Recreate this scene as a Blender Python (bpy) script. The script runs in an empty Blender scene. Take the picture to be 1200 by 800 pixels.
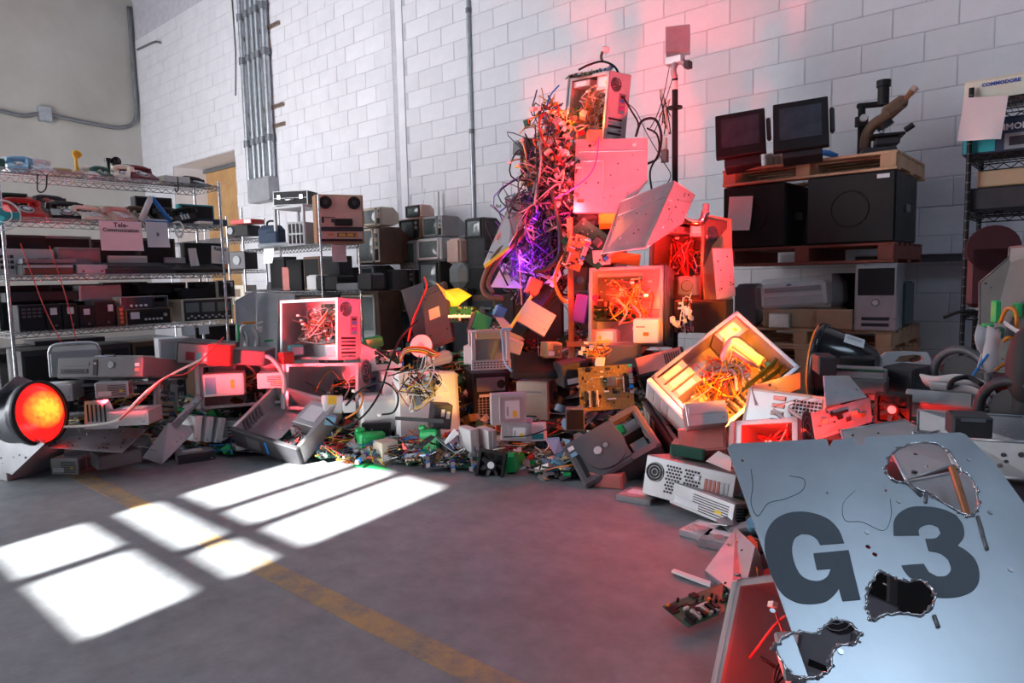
import bpy, math, random
from mathutils import Vector, Matrix
rnd = random.Random(7)
scene = bpy.context.scene
col = scene.collection
R_ = math.radians
# ------------------------------------------------------------------ camera
F, CX, CY = 804.0, 600.0, 400.0
CAM = Vector((0.0, 0.0, 1.0))
RW = Matrix(((0.75597, 0.04466, -0.65308), (0.65421, -0.08598, 0.75141), (-0.02259, -0.99530, -0.09422)))
cd = bpy.data.cameras.new('camera'); cam = bpy.data.objects.new('camera', cd); col.objects.link(cam)
cd.sensor_width = 36.0; cd.lens = F / 1200.0 * 36.0; cd.clip_start = 0.05; cd.clip_end = 100
rgt, dwn, fwd = RW.col[0], RW.col[1], RW.col[2]
mw = Matrix((rgt, -dwn, -fwd)).transposed().to_4x4(); mw.translation = CAM
cam.matrix_world = mw
scene.camera = cam
# ------------------------------------------------------------------ world, sun, daylight, exposure
scene.view_settings.view_transform = 'Standard'; scene.view_settings.look = 'None'
scene.view_settings.gamma = 1.0; scene.view_settings.use_curve_mapping = False
scene.view_settings.exposure = 0.22
wd = bpy.data.worlds.new('sky'); scene.world = wd; wd.use_nodes = True
wd.node_tree.nodes['Background'].inputs[0].default_value = (0.72, 0.82, 1.0, 1)
wd.node_tree.nodes['Background'].inputs[1].default_value = 0.25
def light(name, kind, loc, energy, colr, size=0.1, size_y=None, aim=None, **kw):
    ld = bpy.data.lights.new(name, kind); ld.energy = energy; ld.color = colr
    if kind == 'AREA':
        ld.shape = 'RECTANGLE' if size_y else 'SQUARE'; ld.size = size
        if size_y: ld.size_y = size_y
    elif kind in ('POINT', 'SPOT'): ld.shadow_soft_size = size
    for k, v in kw.items(): setattr(ld, k, v)
    o = bpy.data.objects.new(name, ld); col.objects.link(o); o.location = loc
    if aim is not None:
        o.rotation_euler = (Vector(aim) - Vector(loc)).to_track_quat('-Z', 'Y').to_euler()
    return o
SUN_EL = R_(35)
sun = light('sun', 'SUN', (-2.7, -6, 6), 46.0, (1.0, 0.97, 0.93), aim=(-2.7 - .13 * math.cos(SUN_EL), -6 + math.cos(SUN_EL), 6 - math.sin(SUN_EL)))
sun.data.angle = R_(0.6)
# daylight through the open loading door in the front wall, plus two added overhead lights
light('daylight_loading_door', 'AREA', (-8.2, -3.9, 2.4), 480, (0.97, 0.97, 1.0), 5.6, 4.2, aim=(-7.2, 5, 1.7))
light('plate_reflection_fill', 'AREA', (2.6, 1.25, 6.35), 62, (0.62, 0.80, 1.0), 1.9, 1.3, aim=(2.5, 1.3, 0))  # added unseen light overhead, for the gradient reflected in the near plate
light('overhead_fill', 'AREA', (-8.5, 1.0, 6.3), 50, (0.90, 0.93, 1.0), 5.0, 3.0, aim=(-8.0, 1.4, 0))  # added overhead fill, the ceiling has no skylight here
# ------------------------------------------------------------------ measuring helpers (author's survey of the room)
def ray(x, y): return RW @ Vector(((x - CX) / F, (y - CY) / F, 1.0))
def at(x, y, zc): return CAM + ray(x, y) * zc
def ground(x, y, z=0.0):
    d = ray(x, y); return CAM + d * ((z - CAM.z) / d.z)
def onX(x, y, X): d = ray(x, y); return CAM + d * (X / d.x)
def onY(x, y, Y): d = ray(x, y); return CAM + d * (Y / d.y)
def zc_of(p): return fwd.dot(Vector(p) - CAM)
def project(p):
    q = Vector(p) - CAM; z = fwd.dot(q); return CX + F * rgt.dot(q) / z, CY + F * dwn.dot(q) / z, z
def yaw_to_cam(x): return 41.0 - math.degrees(math.atan((x - CX) / F))
def rot(yaw=0, pitch=0, roll=0):
    return (Matrix.Rotation(R_(yaw), 4, 'Z') @ Matrix.Rotation(R_(pitch), 4, 'X') @ Matrix.Rotation(R_(roll), 4, 'Y'))
def T(x, y=None, z=None): return Matrix.Translation(Vector((x, y, z)) if y is not None else Vector(x))
def facing(px, py, zc, dyaw=0, pitch=0, roll=0, h=0.0):
    """matrix whose local front-face centre (0,0,h/2) lies at the surveyed point, front turned dyaw from the camera"""
    return T(at(px, py, zc)) @ rot(yaw_to_cam(px) + dyaw, pitch, roll) @ T(0, 0, -h / 2)
def frame3(bl, br, tl):
    """matrix, width, height from three surveyed corners (px, py, depth): origin bottom-front-centre"""
    a, b, c = at(*bl), at(*br), at(*tl)
    u = b - a; w = u.length; u.normalize(); v = c - a; v -= u * v.dot(u); h = v.length; v.normalize()
    y = v.cross(u)
    m = Matrix((u, y, v)).transposed().to_4x4(); m.translation = a + u * (w / 2)
    return m, w, h
# ------------------------------------------------------------------ materials
MATS = {}
def mat(name, c, rough=0.5, metal=0.0, var=0.12, scale=9.0, bump=0.0, bscale=60.0, emit=None, es=0.0, trans=0.0, alpha=1.0, c2=None, coat=0.0, spec=0.5):
    m = bpy.data.materials.new(name); m.use_nodes = True; nt = m.node_tree; n = nt.nodes; L = nt.links
    b = n['Principled BSDF']
    tc = n.new('ShaderNodeTexCoord'); nz = n.new('ShaderNodeTexNoise')
    nz.inputs['Scale'].default_value = scale; nz.inputs['Detail'].default_value = 5; nz.inputs['Roughness'].default_value = 0.62
    L.new(tc.outputs['Object'], nz.inputs['Vector'])
    rp = n.new('ShaderNodeValToRGB'); L.new(nz.outputs['Fac'], rp.inputs['Fac'])
    rp.color_ramp.elements[0].position = 0.32; rp.color_ramp.elements[1].position = 0.68
    lo = tuple(x * (1 - var) for x in c); hi = tuple(min(1, x * (1 + var)) for x in c)
    if c2: lo, hi = c, c2
    rp.color_ramp.elements[0].color = (*lo, 1); rp.color_ramp.elements[1].color = (*hi, 1)
    L.new(rp.outputs['Color'], b.inputs['Base Color'])
    mr = n.new('ShaderNodeMapRange'); L.new(nz.outputs['Fac'], mr.inputs['Value'])
    mr.inputs['To Min'].default_value = max(0.03, rough - 0.09); mr.inputs['To Max'].default_value = min(1, rough + 0.09)
    L.new(mr.outputs['Result'], b.inputs['Roughness'])
    b.inputs['Metallic'].default_value = metal; b.inputs['Alpha'].default_value = alpha
    b.inputs['Transmission Weight'].default_value = trans; b.inputs['Coat Weight'].default_value = coat
    b.inputs['Specular IOR Level'].default_value = spec
    if emit:
        b.inputs['Emission Color'].default_value = (*emit, 1); b.inputs['Emission Strength'].default_value = es
    if bump:
        n2 = n.new('ShaderNodeTexNoise'); n2.inputs['Scale'].default_value = bscale; n2.inputs['Detail'].default_value = 4
        L.new(tc.outputs['Object'], n2.inputs['Vector'])
        bp = n.new('ShaderNodeBump'); bp.inputs['Strength'].default_value = bump; bp.inputs['Distance'].default_value = 0.01
        L.new(n2.outputs['Fac'], bp.inputs['Height']); L.new(bp.outputs['Normal'], b.inputs['Normal'])
    if name == 'block_paint':      # every painted block has its own slight tone
        oi = n.new('ShaderNodeObjectInfo'); hs = n.new('ShaderNodeHueSaturation'); m2 = n.new('ShaderNodeMapRange')
        L.new(oi.outputs['Random'], m2.inputs['Value']); m2.inputs['To Min'].default_value = .95; m2.inputs['To Max'].default_value = 1.04
        L.new(m2.outputs['Result'], hs.inputs['Value']); L.new(rp.outputs['Color'], hs.inputs['Color']); L.new(hs.outputs['Color'], b.inputs['Base Color'])
    MATS[name] = m; return m
mat('block_paint', (0.78, 0.76, 0.80), 0.7, var=0.05, scale=4, bump=0.25, bscale=45)
mat('mortar', (0.56, 0.54, 0.59), 0.85, var=0.1, scale=12, bump=0.3)
mat('plaster', (0.36, 0.33, 0.30), 0.8, c2=(0.50, 0.475, 0.45), scale=0.45)
mat('ceiling_white', (0.19, 0.215, 0.26), 0.9)
mat('plywood', (0.50, 0.27, 0.11), 0.7, c2=(0.66, 0.39, 0.17), scale=3)
mat('galv', (0.50, 0.53, 0.56), 0.38, 0.85, var=0.15, scale=14)
mat('alu', (0.60, 0.61, 0.64), 0.30, 0.9, var=0.08, scale=20)
mat('steel', (0.42, 0.43, 0.45), 0.42, 0.7, var=0.12, scale=8)
mat('steel_light', (0.56, 0.56, 0.58), 0.40, 0.72, var=0.08, scale=8)
mat('steel_dark', (0.22, 0.23, 0.25), 0.45, 0.5, var=0.15, scale=8)
mat('chrome', (0.62, 0.62, 0.64), 0.22, 1.0, var=0.05)
mat('rust_chrome', (0.30, 0.22, 0.17), 0.45, 0.8, var=0.3, scale=30)
mat('black', (0.016, 0.016, 0.018), 0.5, var=0.2, spec=0.25)
mat('black_gloss', (0.015, 0.015, 0.018), 0.16, var=0.2)
mat('charcoal', (0.042, 0.042, 0.048), 0.5, var=0.2, spec=0.3)
mat('dkgrey', (0.095, 0.09, 0.10), 0.45, var=0.12)
mat('grey', (0.33, 0.33, 0.35), 0.5, var=0.1)
mat('ltgrey', (0.55, 0.55, 0.57), 0.5, var=0.07)
mat('white', (0.80, 0.80, 0.80), 0.42, var=0.05)
mat('cream', (0.78, 0.73, 0.61), 0.38, var=0.06)
mat('beige', (0.60, 0.53, 0.43), 0.5, var=0.08)
mat('tan', (0.55, 0.38, 0.22), 0.5, var=0.12)
mat('brown', (0.16, 0.095, 0.06), 0.5, var=0.2)
mat('dkbrown', (0.05, 0.032, 0.027), 0.45, var=0.2)
mat('oxblood', (0.055, 0.012, 0.017), 0.5, var=0.15)
mat('sea_grey', (0.05, 0.11, 0.115), 0.4, var=0.1)
mat('taupe', (0.20, 0.175, 0.165), 0.45, 0.3, var=0.1)
mat('wood', (0.36, 0.18, 0.09), 0.45, c2=(0.50, 0.27, 0.14), scale=6)
mat('dark_wood', (0.085, 0.04, 0.028), 0.4, c2=(0.15, 0.075, 0.045), scale=7)
mat('pallet_wood', (0.46, 0.27, 0.16), 0.75, c2=(0.62, 0.40, 0.25), scale=7, bump=0.2)
mat('pallet_red', (0.20, 0.045, 0.035), 0.7, c2=(0.30, 0.085, 0.06), scale=9, bump=0.2)
mat('paper', (0.82, 0.83, 0.86), 0.8, var=0.04, scale=5)
mat('paper_pink', (0.80, 0.66, 0.66), 0.8, var=0.04, scale=5)
mat('ink', (0.03, 0.03, 0.035), 0.7)
mat('ink_blue', (0.05, 0.10, 0.40), 0.6)
mat('cardboard', (0.50, 0.36, 0.23), 0.8, var=0.08)
mat('red', (0.55, 0.028, 0.025), 0.35, var=0.15)
mat('pinkred', (0.58, 0.19, 0.17), 0.35, var=0.12)
mat('maroon', (0.15, 0.014, 0.024), 0.3, var=0.15)
mat('rose', (0.66, 0.44, 0.38), 0.4, var=0.08)
mat('blue', (0.02, 0.20, 0.62), 0.3, var=0.1)
mat('sky_blue', (0.20, 0.42, 0.60), 0.35, var=0.1)
mat('teal', (0.03, 0.38, 0.42), 0.4, var=0.1)
mat('navy', (0.035, 0.055, 0.10), 0.8, var=0.2, bump=0.15)
mat('green', (0.02, 0.50, 0.13), 0.4, var=0.12)
mat('dkgreen', (0.03, 0.13, 0.09), 0.45, var=0.15)
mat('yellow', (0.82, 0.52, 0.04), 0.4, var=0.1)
mat('orange', (0.75, 0.22, 0.02), 0.4, var=0.1)
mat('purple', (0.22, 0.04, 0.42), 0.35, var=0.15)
mat('pcb', (0.015, 0.10, 0.055), 0.35, var=0.35, scale=60)
mat('pcb_brown', (0.16, 0.10, 0.03), 0.35, c2=(0.30, 0.22, 0.06), scale=70)
mat('pcb_blue', (0.03, 0.09, 0.18), 0.35, var=0.3, scale=60)
mat('gold', (0.75, 0.50, 0.12), 0.3, 0.8)
mat('copper', (0.62, 0.28, 0.14), 0.35, 0.8)
mat('conn', (0.78, 0.76, 0.70), 0.45, var=0.04)
mat('ribbon', (0.50, 0.48, 0.49), 0.55, var=0.08)
mat('crt', (0.10, 0.13, 0.13), 0.10, var=0.1, coat=0.5)
mat('crt_grey', (0.20, 0.225, 0.23), 0.12, var=0.1, coat=0.5)
mat('screen', (0.045, 0.055, 0.075), 0.22, var=0.2)
mat('label', (0.78, 0.80, 0.84), 0.6, var=0.04)
mat('label_yellow', (0.85, 0.60, 0.05), 0.6)
mat('rubber', (0.03, 0.03, 0.032), 0.7)
mat('clear', (0.85, 0.88, 0.90), 0.12, var=0.02, alpha=0.22)
mat('smoke_clear', (0.5, 0.53, 0.56), 0.15, var=0.05, alpha=0.5)
mat('amber', (0.8, 0.42, 0.08), 0.3)
WIRES = ['red', 'yellow', 'orange', 'black', 'conn', 'blue', 'grey']
def lens_mat():
    m = bpy.data.materials.new('red_lens'); m.use_nodes = True; nt = m.node_tree; n = nt.nodes; L = nt.links
    b = n['Principled BSDF']; b.inputs['Base Color'].default_value = (0.6, 0.01, 0.01, 1); b.inputs['Roughness'].default_value = 0.2
    tc = n.new('ShaderNodeTexCoord'); mp = n.new('ShaderNodeMapping'); L.new(tc.outputs['Object'], mp.inputs['Vector'])
    gr = n.new('ShaderNodeTexGradient'); gr.gradient_type = 'SPHERICAL'; mp.inputs['Scale'].default_value = (7.5, 1, 10)
    mp.inputs['Location'].default_value = (-0.12, 0.0, -0.15)
    L.new(mp.outputs['Vector'], gr.inputs['Vector'])
    nz = n.new('ShaderNodeTexNoise'); nz.inputs['Scale'].default_value = 34; L.new(tc.outputs['Object'], nz.inputs['Vector'])
    mu = n.new('ShaderNodeMath'); mu.operation = 'MULTIPLY'; L.new(gr.outputs['Fac'], mu.inputs[0]); L.new(nz.outputs['Fac'], mu.inputs[1])
    rp = n.new('ShaderNodeValToRGB'); L.new(mu.outputs[0], rp.inputs['Fac'])
    rp.color_ramp.elements[0].color = (0.95, 0.012, 0.010, 1); rp.color_ramp.elements[1].color = (1.0, 0.62, 0.05, 1); rp.color_ramp.elements[1].position = 0.36
    L.new(rp.outputs['Color'], b.inputs['Emission Color']); b.inputs['Emission Strength'].default_value = 1.15
    MATS['red_lens'] = m
lens_mat()
# ------------------------------------------------------------------ mesh building
class MB:
    def __init__(s): s.v = []; s.f = []; s.m = []; s.s = []; s.mats = []
    def mi(s, name):
        if name not in s.mats: s.mats.append(name)
        return s.mats.index(name)
    def _add(s, vs, fs, mt, smooth=False, X=None):
        b = len(s.v)
        if X is not None: vs = [X @ Vector(v) for v in vs]
        s.v.extend(tuple(v) for v in vs); i = s.mi(mt)
        for f in fs:
            s.f.append([b + k for k in f]); s.m.append(i); s.s.append(smooth)
        return s
    def box(s, c, d, mt, X=None, ch=0.0):
        hx, hy, hz = d[0] / 2, d[1] / 2, d[2] / 2
        if ch <= 0:
            vs = [(c[0] + a * hx, c[1] + b * hy, c[2] + e * hz) for e in (-1, 1) for b in (-1, 1) for a in (-1, 1)]
            fs = [(0, 2, 3, 1), (4, 5, 7, 6), (0, 1, 5, 4), (2, 6, 7, 3), (0, 4, 6, 2), (1, 3, 7, 5)]
            return s._add(vs, fs, mt, False, X)
        ch = min(ch, hx * .9, hy * .9, hz * .9); vs = []; idx = {}
        for e in (-1, 1):
            for b in (-1, 1):
                for a in (-1, 1):
                    for k in range(3):
                        p = [a * hx, b * hy, e * hz]
                        for j, sg, hh in ((0, a, hx), (1, b, hy), (2, e, hz)):
                            if j != k: p[j] = sg * (hh - ch)
                        idx[(a, b, e, k)] = len(vs); vs.append((c[0] + p[0], c[1] + p[1], c[2] + p[2]))
        fs = []
        for k in range(3):
            o1, o2 = [(1, 2), (2, 0), (0, 1)][k]
            for sg in (-1, 1):
                q = []
                for t1, t2 in ((-1, -1), (1, -1), (1, 1), (-1, 1)):
                    l = [0, 0, 0]; l[k] = sg; l[o1] = t1; l[o2] = t2; q.append(idx[(*l, k)])
                fs.append(q if sg > 0 else q[::-1])
        for k in range(3):      # edges along axis k
            o1, o2 = [(1, 2), (2, 0), (0, 1)][k]
            for t1 in (-1, 1):
                for t2 in (-1, 1):
                    la = [0, 0, 0]; la[k] = -1; la[o1] = t1; la[o2] = t2; lb = list(la); lb[k] = 1
                    q = [idx[(*la, o1)], idx[(*lb, o1)], idx[(*lb, o2)], idx[(*la, o2)]]
                    fs.append(q if t1 * t2 < 0 else q[::-1])
        for e in (-1, 1):
            for b in (-1, 1):
                for a in (-1, 1):
                    q = [idx[(a, b, e, 0)], idx[(a, b, e, 1)], idx[(a, b, e, 2)]]
                    fs.append(q if a * b * e > 0 else q[::-1])
        return s._add(vs, fs, mt, False, X)
    def cyl(s, p0, p1, r, mt, n=12, r1=None, X=None, caps=True):
        p0, p1 = Vector(p0), Vector(p1); r1 = r if r1 is None else r1
        z = (p1 - p0).normalized(); a = z.orthogonal().normalized(); b = z.cross(a)
        vs = []
        for k in range(n):
            t = 2 * math.pi * k / n; d = a * math.cos(t) + b * math.sin(t); vs += [p0 + d * r, p1 + d * r1]
        fs = [(2 * k, 2 * ((k + 1) % n), 2 * ((k + 1) % n) + 1, 2 * k + 1) for k in range(n)]
        s._add(vs, fs, mt, True, X)
        if caps:
            s._add([p0] + [vs[2 * k] for k in range(n)], [(0, 1 + (k + 1) % n, 1 + k) for k in range(n)], mt, False, X)
            s._add([p1] + [vs[2 * k + 1] for k in range(n)], [(0, 1 + k, 1 + (k + 1) % n) for k in range(n)], mt, False, X)
        return s
    def tube(s, pts, r, mt, n=6, X=None, flat=None):
        pts = [Vector(p) for p in pts]; vs = []; prev = None
        for i, p in enumerate(pts):
            d = (pts[min(i + 1, len(pts) - 1)] - pts[max(i - 1, 0)])
            if d.length < 1e-7: d = Vector((0, 0, 1))
            d.normalize()
            a = d.orthogonal().normalized() if prev is None else (prev - d * prev.dot(d))
            if a.length < 1e-6: a = d.orthogonal()
            a.normalize(); prev = a; b = d.cross(a)
            for k in range(n):
                t = 2 * math.pi * k / n
                vs.append(p + a * (math.cos(t) * r * (flat or 1)) + b * (math.sin(t) * r))
        fs = [(i * n + k, i * n + (k + 1) % n, (i + 1) * n + (k + 1) % n, (i + 1) * n + k) for i in range(len(pts) - 1) for k in range(n)]
        fs += [tuple(range(n))[::-1], tuple((len(pts) - 1) * n + k for k in range(n))]
        return s._add(vs, fs, mt, True, X)
    def ell(s, c, r, mt, seg=16, rings=8, X=None, lo=-1.0, hi=1.0):
        vs = []; c = Vector(c)
        for i in range(rings + 1):
            ph = math.asin(lo) + (math.asin(hi) - math.asin(lo)) * i / rings
            for k in range(seg):
                t = 2 * math.pi * k / seg
                vs.append((c.x + r[0] * math.cos(ph) * math.cos(t), c.y + r[1] * math.cos(ph) * math.sin(t), c.z + r[2] * math.sin(ph)))
        fs = [(i * seg + k, i * seg + (k + 1) % seg, (i + 1) * seg + (k + 1) % seg, (i + 1) * seg + k) for i in range(rings) for k in range(seg)]
        if lo > -1: fs.append(tuple(range(seg))[::-1])
        if hi < 1: fs.append(tuple(rings * seg + k for k in range(seg)))
        return s._add(vs, fs, mt, True, X)
    def prism(s, poly, y0, y1, mt, X=None, axis='y'):
        n = len(poly)
        def P(u, w, t): return (u, t, w) if axis == 'y' else ((t, u, w) if axis == 'x' else (u, w, t))
        vs = [P(u, w, y0) for u, w in poly] + [P(u, w, y1) for u, w in poly]
        area = sum(poly[i][0] * poly[(i + 1) % n][1] - poly[(i + 1) % n][0] * poly[i][1] for i in range(n))
        fs = [tuple(range(n)), tuple(range(2 * n - 1, n - 1, -1))] + [(i, i + n, (i + 1) % n + n, (i + 1) % n) for i in range(n)]
        flip = (area < 0) ^ (axis in ('x', 'z')) ^ (y1 < y0)
        if flip: fs = [f[::-1] for f in fs]
        return s._add(vs, fs, mt, False, X)
    def lathe(s, prof, mt, n=24, X=None, axis='z'):
        vs = []
        for r, z in prof:
            for k in range(n):
                t = 2 * math.pi * k / n
                vs.append((r * math.cos(t), r * math.sin(t), z) if axis == 'z' else (r * math.cos(t), z, r * math.sin(t)))
        fs = [(i * n + k, i * n + (k + 1) % n, (i + 1) * n + (k + 1) % n, (i + 1) * n + k) for i in range(len(prof) - 1) for k in range(n)]
        if axis != 'z': fs = [f[::-1] for f in fs]
        return s._add(vs, fs, mt, True, X)
    def frustum(s, c0, d0, c1, d1, mt, X=None):
        """box-like solid between rectangle d0 (x,z) at y=c0[1] and d1 at y=c1[1]"""
        vs = []
        for c, d in ((c0, d0), (c1, d1)):
            vs += [(c[0] - d[0] / 2, c[1], c[2] - d[1] / 2), (c[0] + d[0] / 2, c[1], c[2] - d[1] / 2), (c[0] + d[0] / 2, c[1], c[2] + d[1] / 2), (c[0] - d[0] / 2, c[1], c[2] + d[1] / 2)]
        fs = [(0, 1, 2, 3), (7, 6, 5, 4), (0, 4, 5, 1), (1, 5, 6, 2), (2, 6, 7, 3), (3, 7, 4, 0)]
        return s._add(vs, fs, mt, False, X)
    def mesh(s, name):
        me = bpy.data.meshes.new(name); me.from_pydata(s.v, [], s.f)
        for k in s.mats: me.materials.append(MATS[k])
        me.polygons.foreach_set('material_index', s.m); me.polygons.foreach_set('use_smooth', s.s); me.update()
        return me
    def build(s, name, parent=None, M=None, kind=None):
        return link(name, s.mesh(name), parent, M, kind)
def link(name, me, parent=None, M=None, kind=None):
    o = bpy.data.objects.new(name, me); col.objects.link(o)
    if parent is not None: o.parent = parent
    if M is not None: o.matrix_local = M
    if kind: o['kind'] = kind
    return o
CACHE = {}
def part(root, name, key, fn, M=None, label=None, kind=None):
    """a part mesh; alike parts share mesh data through the key"""
    if key is None or (name, key) not in CACHE:
        mb = MB(); fn(mb); me = mb.mesh(name)
        if key is not None: CACHE[(name, key)] = me
    else: me = CACHE[(name, key)]
    o = link(name, me, root, M, kind)
    if label: o['label'] = label
    return o
USED = {}
def tag(o, label, cat, group=None):
    o['label'] = label; o['category'] = cat
    if group: o['group'] = group
    return o
def thing(name, label, cat, M=None, group=None):
    o = bpy.data.objects.new(name, None); col.objects.link(o); o.empty_display_size = 0.05
    if M is not None: o.matrix_world = M
    return tag(o, label, cat, group)
def struct(name, mb, M=None):
    o = mb.build(name, None, M); o['kind'] = 'structure'; return o
def text_mesh(body, size, mt, bold=0.0, extrude=0.0005, align='CENTER'):
    cu = bpy.data.curves.new('lettering', 'FONT'); cu.body = body; cu.size = size; cu.align_x = align; cu.align_y = 'CENTER'
    cu.extrude = extrude; cu.offset = bold; cu.resolution_u = 2
    o = bpy.data.objects.new('lettering', cu); col.objects.link(o)
    dg = bpy.context.evaluated_depsgraph_get(); dg.update()
    me = bpy.data.meshes.new_from_object(o.evaluated_get(dg)); bpy.data.objects.remove(o); bpy.data.curves.remove(cu)
    me.materials.clear(); me.materials.append(MATS[mt]); return me
UP = Matrix.Rotation(R_(90), 4, 'X')      # text plane -> local xz plane facing -Y
def outline_mesh(loops, t, mt):
    """flat plate in the local xz plane from closed loops (first outer, rest holes), thickness t"""
    cu = bpy.data.curves.new('outline', 'CURVE'); cu.dimensions = '2D'; cu.fill_mode = 'BOTH'; cu.extrude = t / 2
    for lp in loops:
        sp = cu.splines.new('POLY'); sp.points.add(len(lp) - 1); sp.use_cyclic_u = True
        for p, (u, w) in zip(sp.points, lp): p.co = (u, w, 0, 1)
    o = bpy.data.objects.new('outline', cu); col.objects.link(o)
    dg = bpy.context.evaluated_depsgraph_get(); dg.update()
    me = bpy.data.meshes.new_from_object(o.evaluated_get(dg)); bpy.data.objects.remove(o); bpy.data.curves.remove(cu)
    me.transform(UP); me.materials.clear(); me.materials.append(MATS[mt]); return me
def circle(cx, cz, r, n=12, rz=None): return [(cx + r * math.cos(2 * math.pi * k / n), cz + (rz or r) * math.sin(2 * math.pi * k / n)) for k in range(n)]
def spline(pts, n=6):
    """Catmull-Rom through pts"""
    P = [Vector(p) for p in pts]; P = [P[0] * 2 - P[1]] + P + [P[-1] * 2 - P[-2]]; out = []
    for i in range(1, len(P) - 2):
        a, b, c, d = P[i - 1:i + 3]
        for k in range(n):
            t = k / n
            out.append(0.5 * ((2 * b) + (c - a) * t + (2 * a - 5 * b + 4 * c - d) * t * t + (3 * b - a - 3 * c + d) * t ** 3))
    out.append(P[-2]); return out
# ------------------------------------------------------------------ the room
XL, YB, XR, YF, ZT = -14.46, 5.70, 4.0, -4.0, 6.5
def floor_material():
    m = bpy.data.materials.new('concrete'); m.use_nodes = True; nt = m.node_tree; n = nt.nodes; L = nt.links; b = n['Principled BSDF']
    tc = n.new('ShaderNodeTexCoord')
    def noise(sc, det=6, ro=0.6):
        z = n.new('ShaderNodeTexNoise'); z.inputs['Scale'].default_value = sc; z.inputs['Detail'].default_value = det; z.inputs['Roughness'].default_value = ro
        L.new(tc.outputs['Object'], z.inputs['Vector']); return z
    a = noise(0.9); c = noise(9.0, 8, 0.7)
    r1 = n.new('ShaderNodeValToRGB'); L.new(a.outputs['Fac'], r1.inputs['Fac'])
    r1.color_ramp.elements[0].color = (0.145, 0.162, 0.178, 1); r1.color_ramp.elements[1].color = (0.27, 0.287, 0.30, 1)
    r1.color_ramp.elements[0].position = 0.3; r1.color_ramp.elements[1].position = 0.7
    mx = n.new('ShaderNodeMixRGB'); mx.blend_type = 'OVERLAY'; mx.inputs['Fac'].default_value = 0.55
    L.new(r1.outputs['Color'], mx.inputs['Color1']); L.new(c.outputs['Fac'], mx.inputs['Color2'])
    L.new(mx.outputs['Color'], b.inputs['Base Color']); b.inputs['Roughness'].default_value = 0.62
    bp = n.new('ShaderNodeBump'); bp.inputs['Strength'].default_value = 0.12; L.new(c.outputs['Fac'], bp.inputs['Height']); L.new(bp.outputs['Normal'], b.inputs['Normal'])
    MATS['concrete'] = m
    m = bpy.data.materials.new('worn_yellow_paint'); m.use_nodes = True; nt = m.node_tree; n = nt.nodes; L = nt.links; b = n['Principled BSDF']
    tc = n.new('ShaderNodeTexCoord'); z = n.new('ShaderNodeTexNoise'); z.inputs['Scale'].default_value = 9; z.inputs['Detail'].default_value = 9; z.inputs['Roughness'].default_value = 0.75
    L.new(tc.outputs['Object'], z.inputs['Vector'])
    r1 = n.new('ShaderNodeValToRGB'); L.new(z.outputs['Fac'], r1.inputs['Fac'])
    r1.color_ramp.elements[0].color = (0.20, 0.185, 0.17, 1); r1.color_ramp.elements[1].color = (0.40, 0.28, 0.125, 1)
    r1.color_ramp.elements[0].position = 0.38; r1.color_ramp.elements[1].position = 0.58
    L.new(r1.outputs['Color'], b.inputs['Base Color']); b.inputs['Roughness'].default_value = 0.65; MATS['yellow_line'] = m
floor_material()
struct('floor', MB().box(((XL + XR) / 2 - .2, (YF + YB) / 2 + .4, -0.05), (XR - XL + 0.8, YB - YF + 1.2, 0.1), 'concrete'))
struct('trim_1', MB().box(((-7.5 + 0.5) / 2, 1.175, 0.0008), (8.0, 0.09, 0.0016), 'yellow_line'))
struct('ceiling', MB().box(((XL + XR) / 2, (YF + YB) / 2, ZT + 0.05), (XR - XL + 0.4, YB - YF + 0.4, 0.1), 'ceiling_white'))
struct('wall_left', MB().box((XL - 0.1, (YF + YB) / 2, ZT / 2), (0.2, YB - YF + 0.4, ZT), 'plaster'))
def wall_with_openings(name, axis, pos, a0, a1, z1, opens, mt, th=0.2):
    """solid wall along x (axis='y' plane) or y, with rectangular openings (a0,a1,z0,z1)"""
    mb = MB(); xs = sorted({a0, a1, *[o[0] for o in opens], *[o[1] for o in opens]}); zs = sorted({0, z1, *[o[2] for o in opens], *[o[3] for o in opens]})
    for i in range(len(xs) - 1):
        for j in range(len(zs) - 1):
            cx, cz = (xs[i] + xs[i + 1]) / 2, (zs[j] + zs[j + 1]) / 2
            if any(o[0] < cx < o[1] and o[2] < cz < o[3] for o in opens): continue
            d = xs[i + 1] - xs[i], zs[j + 1] - zs[j]
            if axis == 'y': mb.box((cx, pos, cz), (d[0], th, d[1]), mt)
            else: mb.box((pos, cx, cz), (th, d[0], d[1]), mt)
    return struct(name, mb)
k_ = math.tan(SUN_EL)
def wz(y): return (y - YF + 0.1) * k_
SX = .13 * 5.35 - .04     # the sun comes slightly from the right, so the window sits right of its patch
win = (-3.24 + SX, -2.20 + SX, wz(0.58), wz(2.22))
wall_with_openings('wall_front', 'y', YF - 0.1, XL, XR, ZT, [win, (-11.0, -5.4, 0, 4.5)], 'ceiling_white', 0.06)
wall_with_openings('wall_right', 'x', XR + 0.1, YF, YB, ZT, [(-3.2, 0.2, 0, 3.6)], 'ceiling_white')
w1 = bpy.data.objects.new('window_1', None); col.objects.link(w1); w1['kind'] = 'structure'
for xx, ya, yb in ((-2.87, 1.32, 2.24), (-2.55, 1.0, 2.24), (-2.80, 0.58, 1.0)):
    MB().box((xx + SX, YF - 0.1, (wz(ya) + wz(yb)) / 2), (0.075, 0.05, wz(yb) - wz(ya)), 'steel').build('muntin', w1)
for yy in (1.0, 1.31):
    MB().box(((win[0] + win[1]) / 2, YF - 0.1, wz(yy)), (win[1] - win[0], 0.05, 0.075), 'steel').build('muntin', w1)
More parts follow.
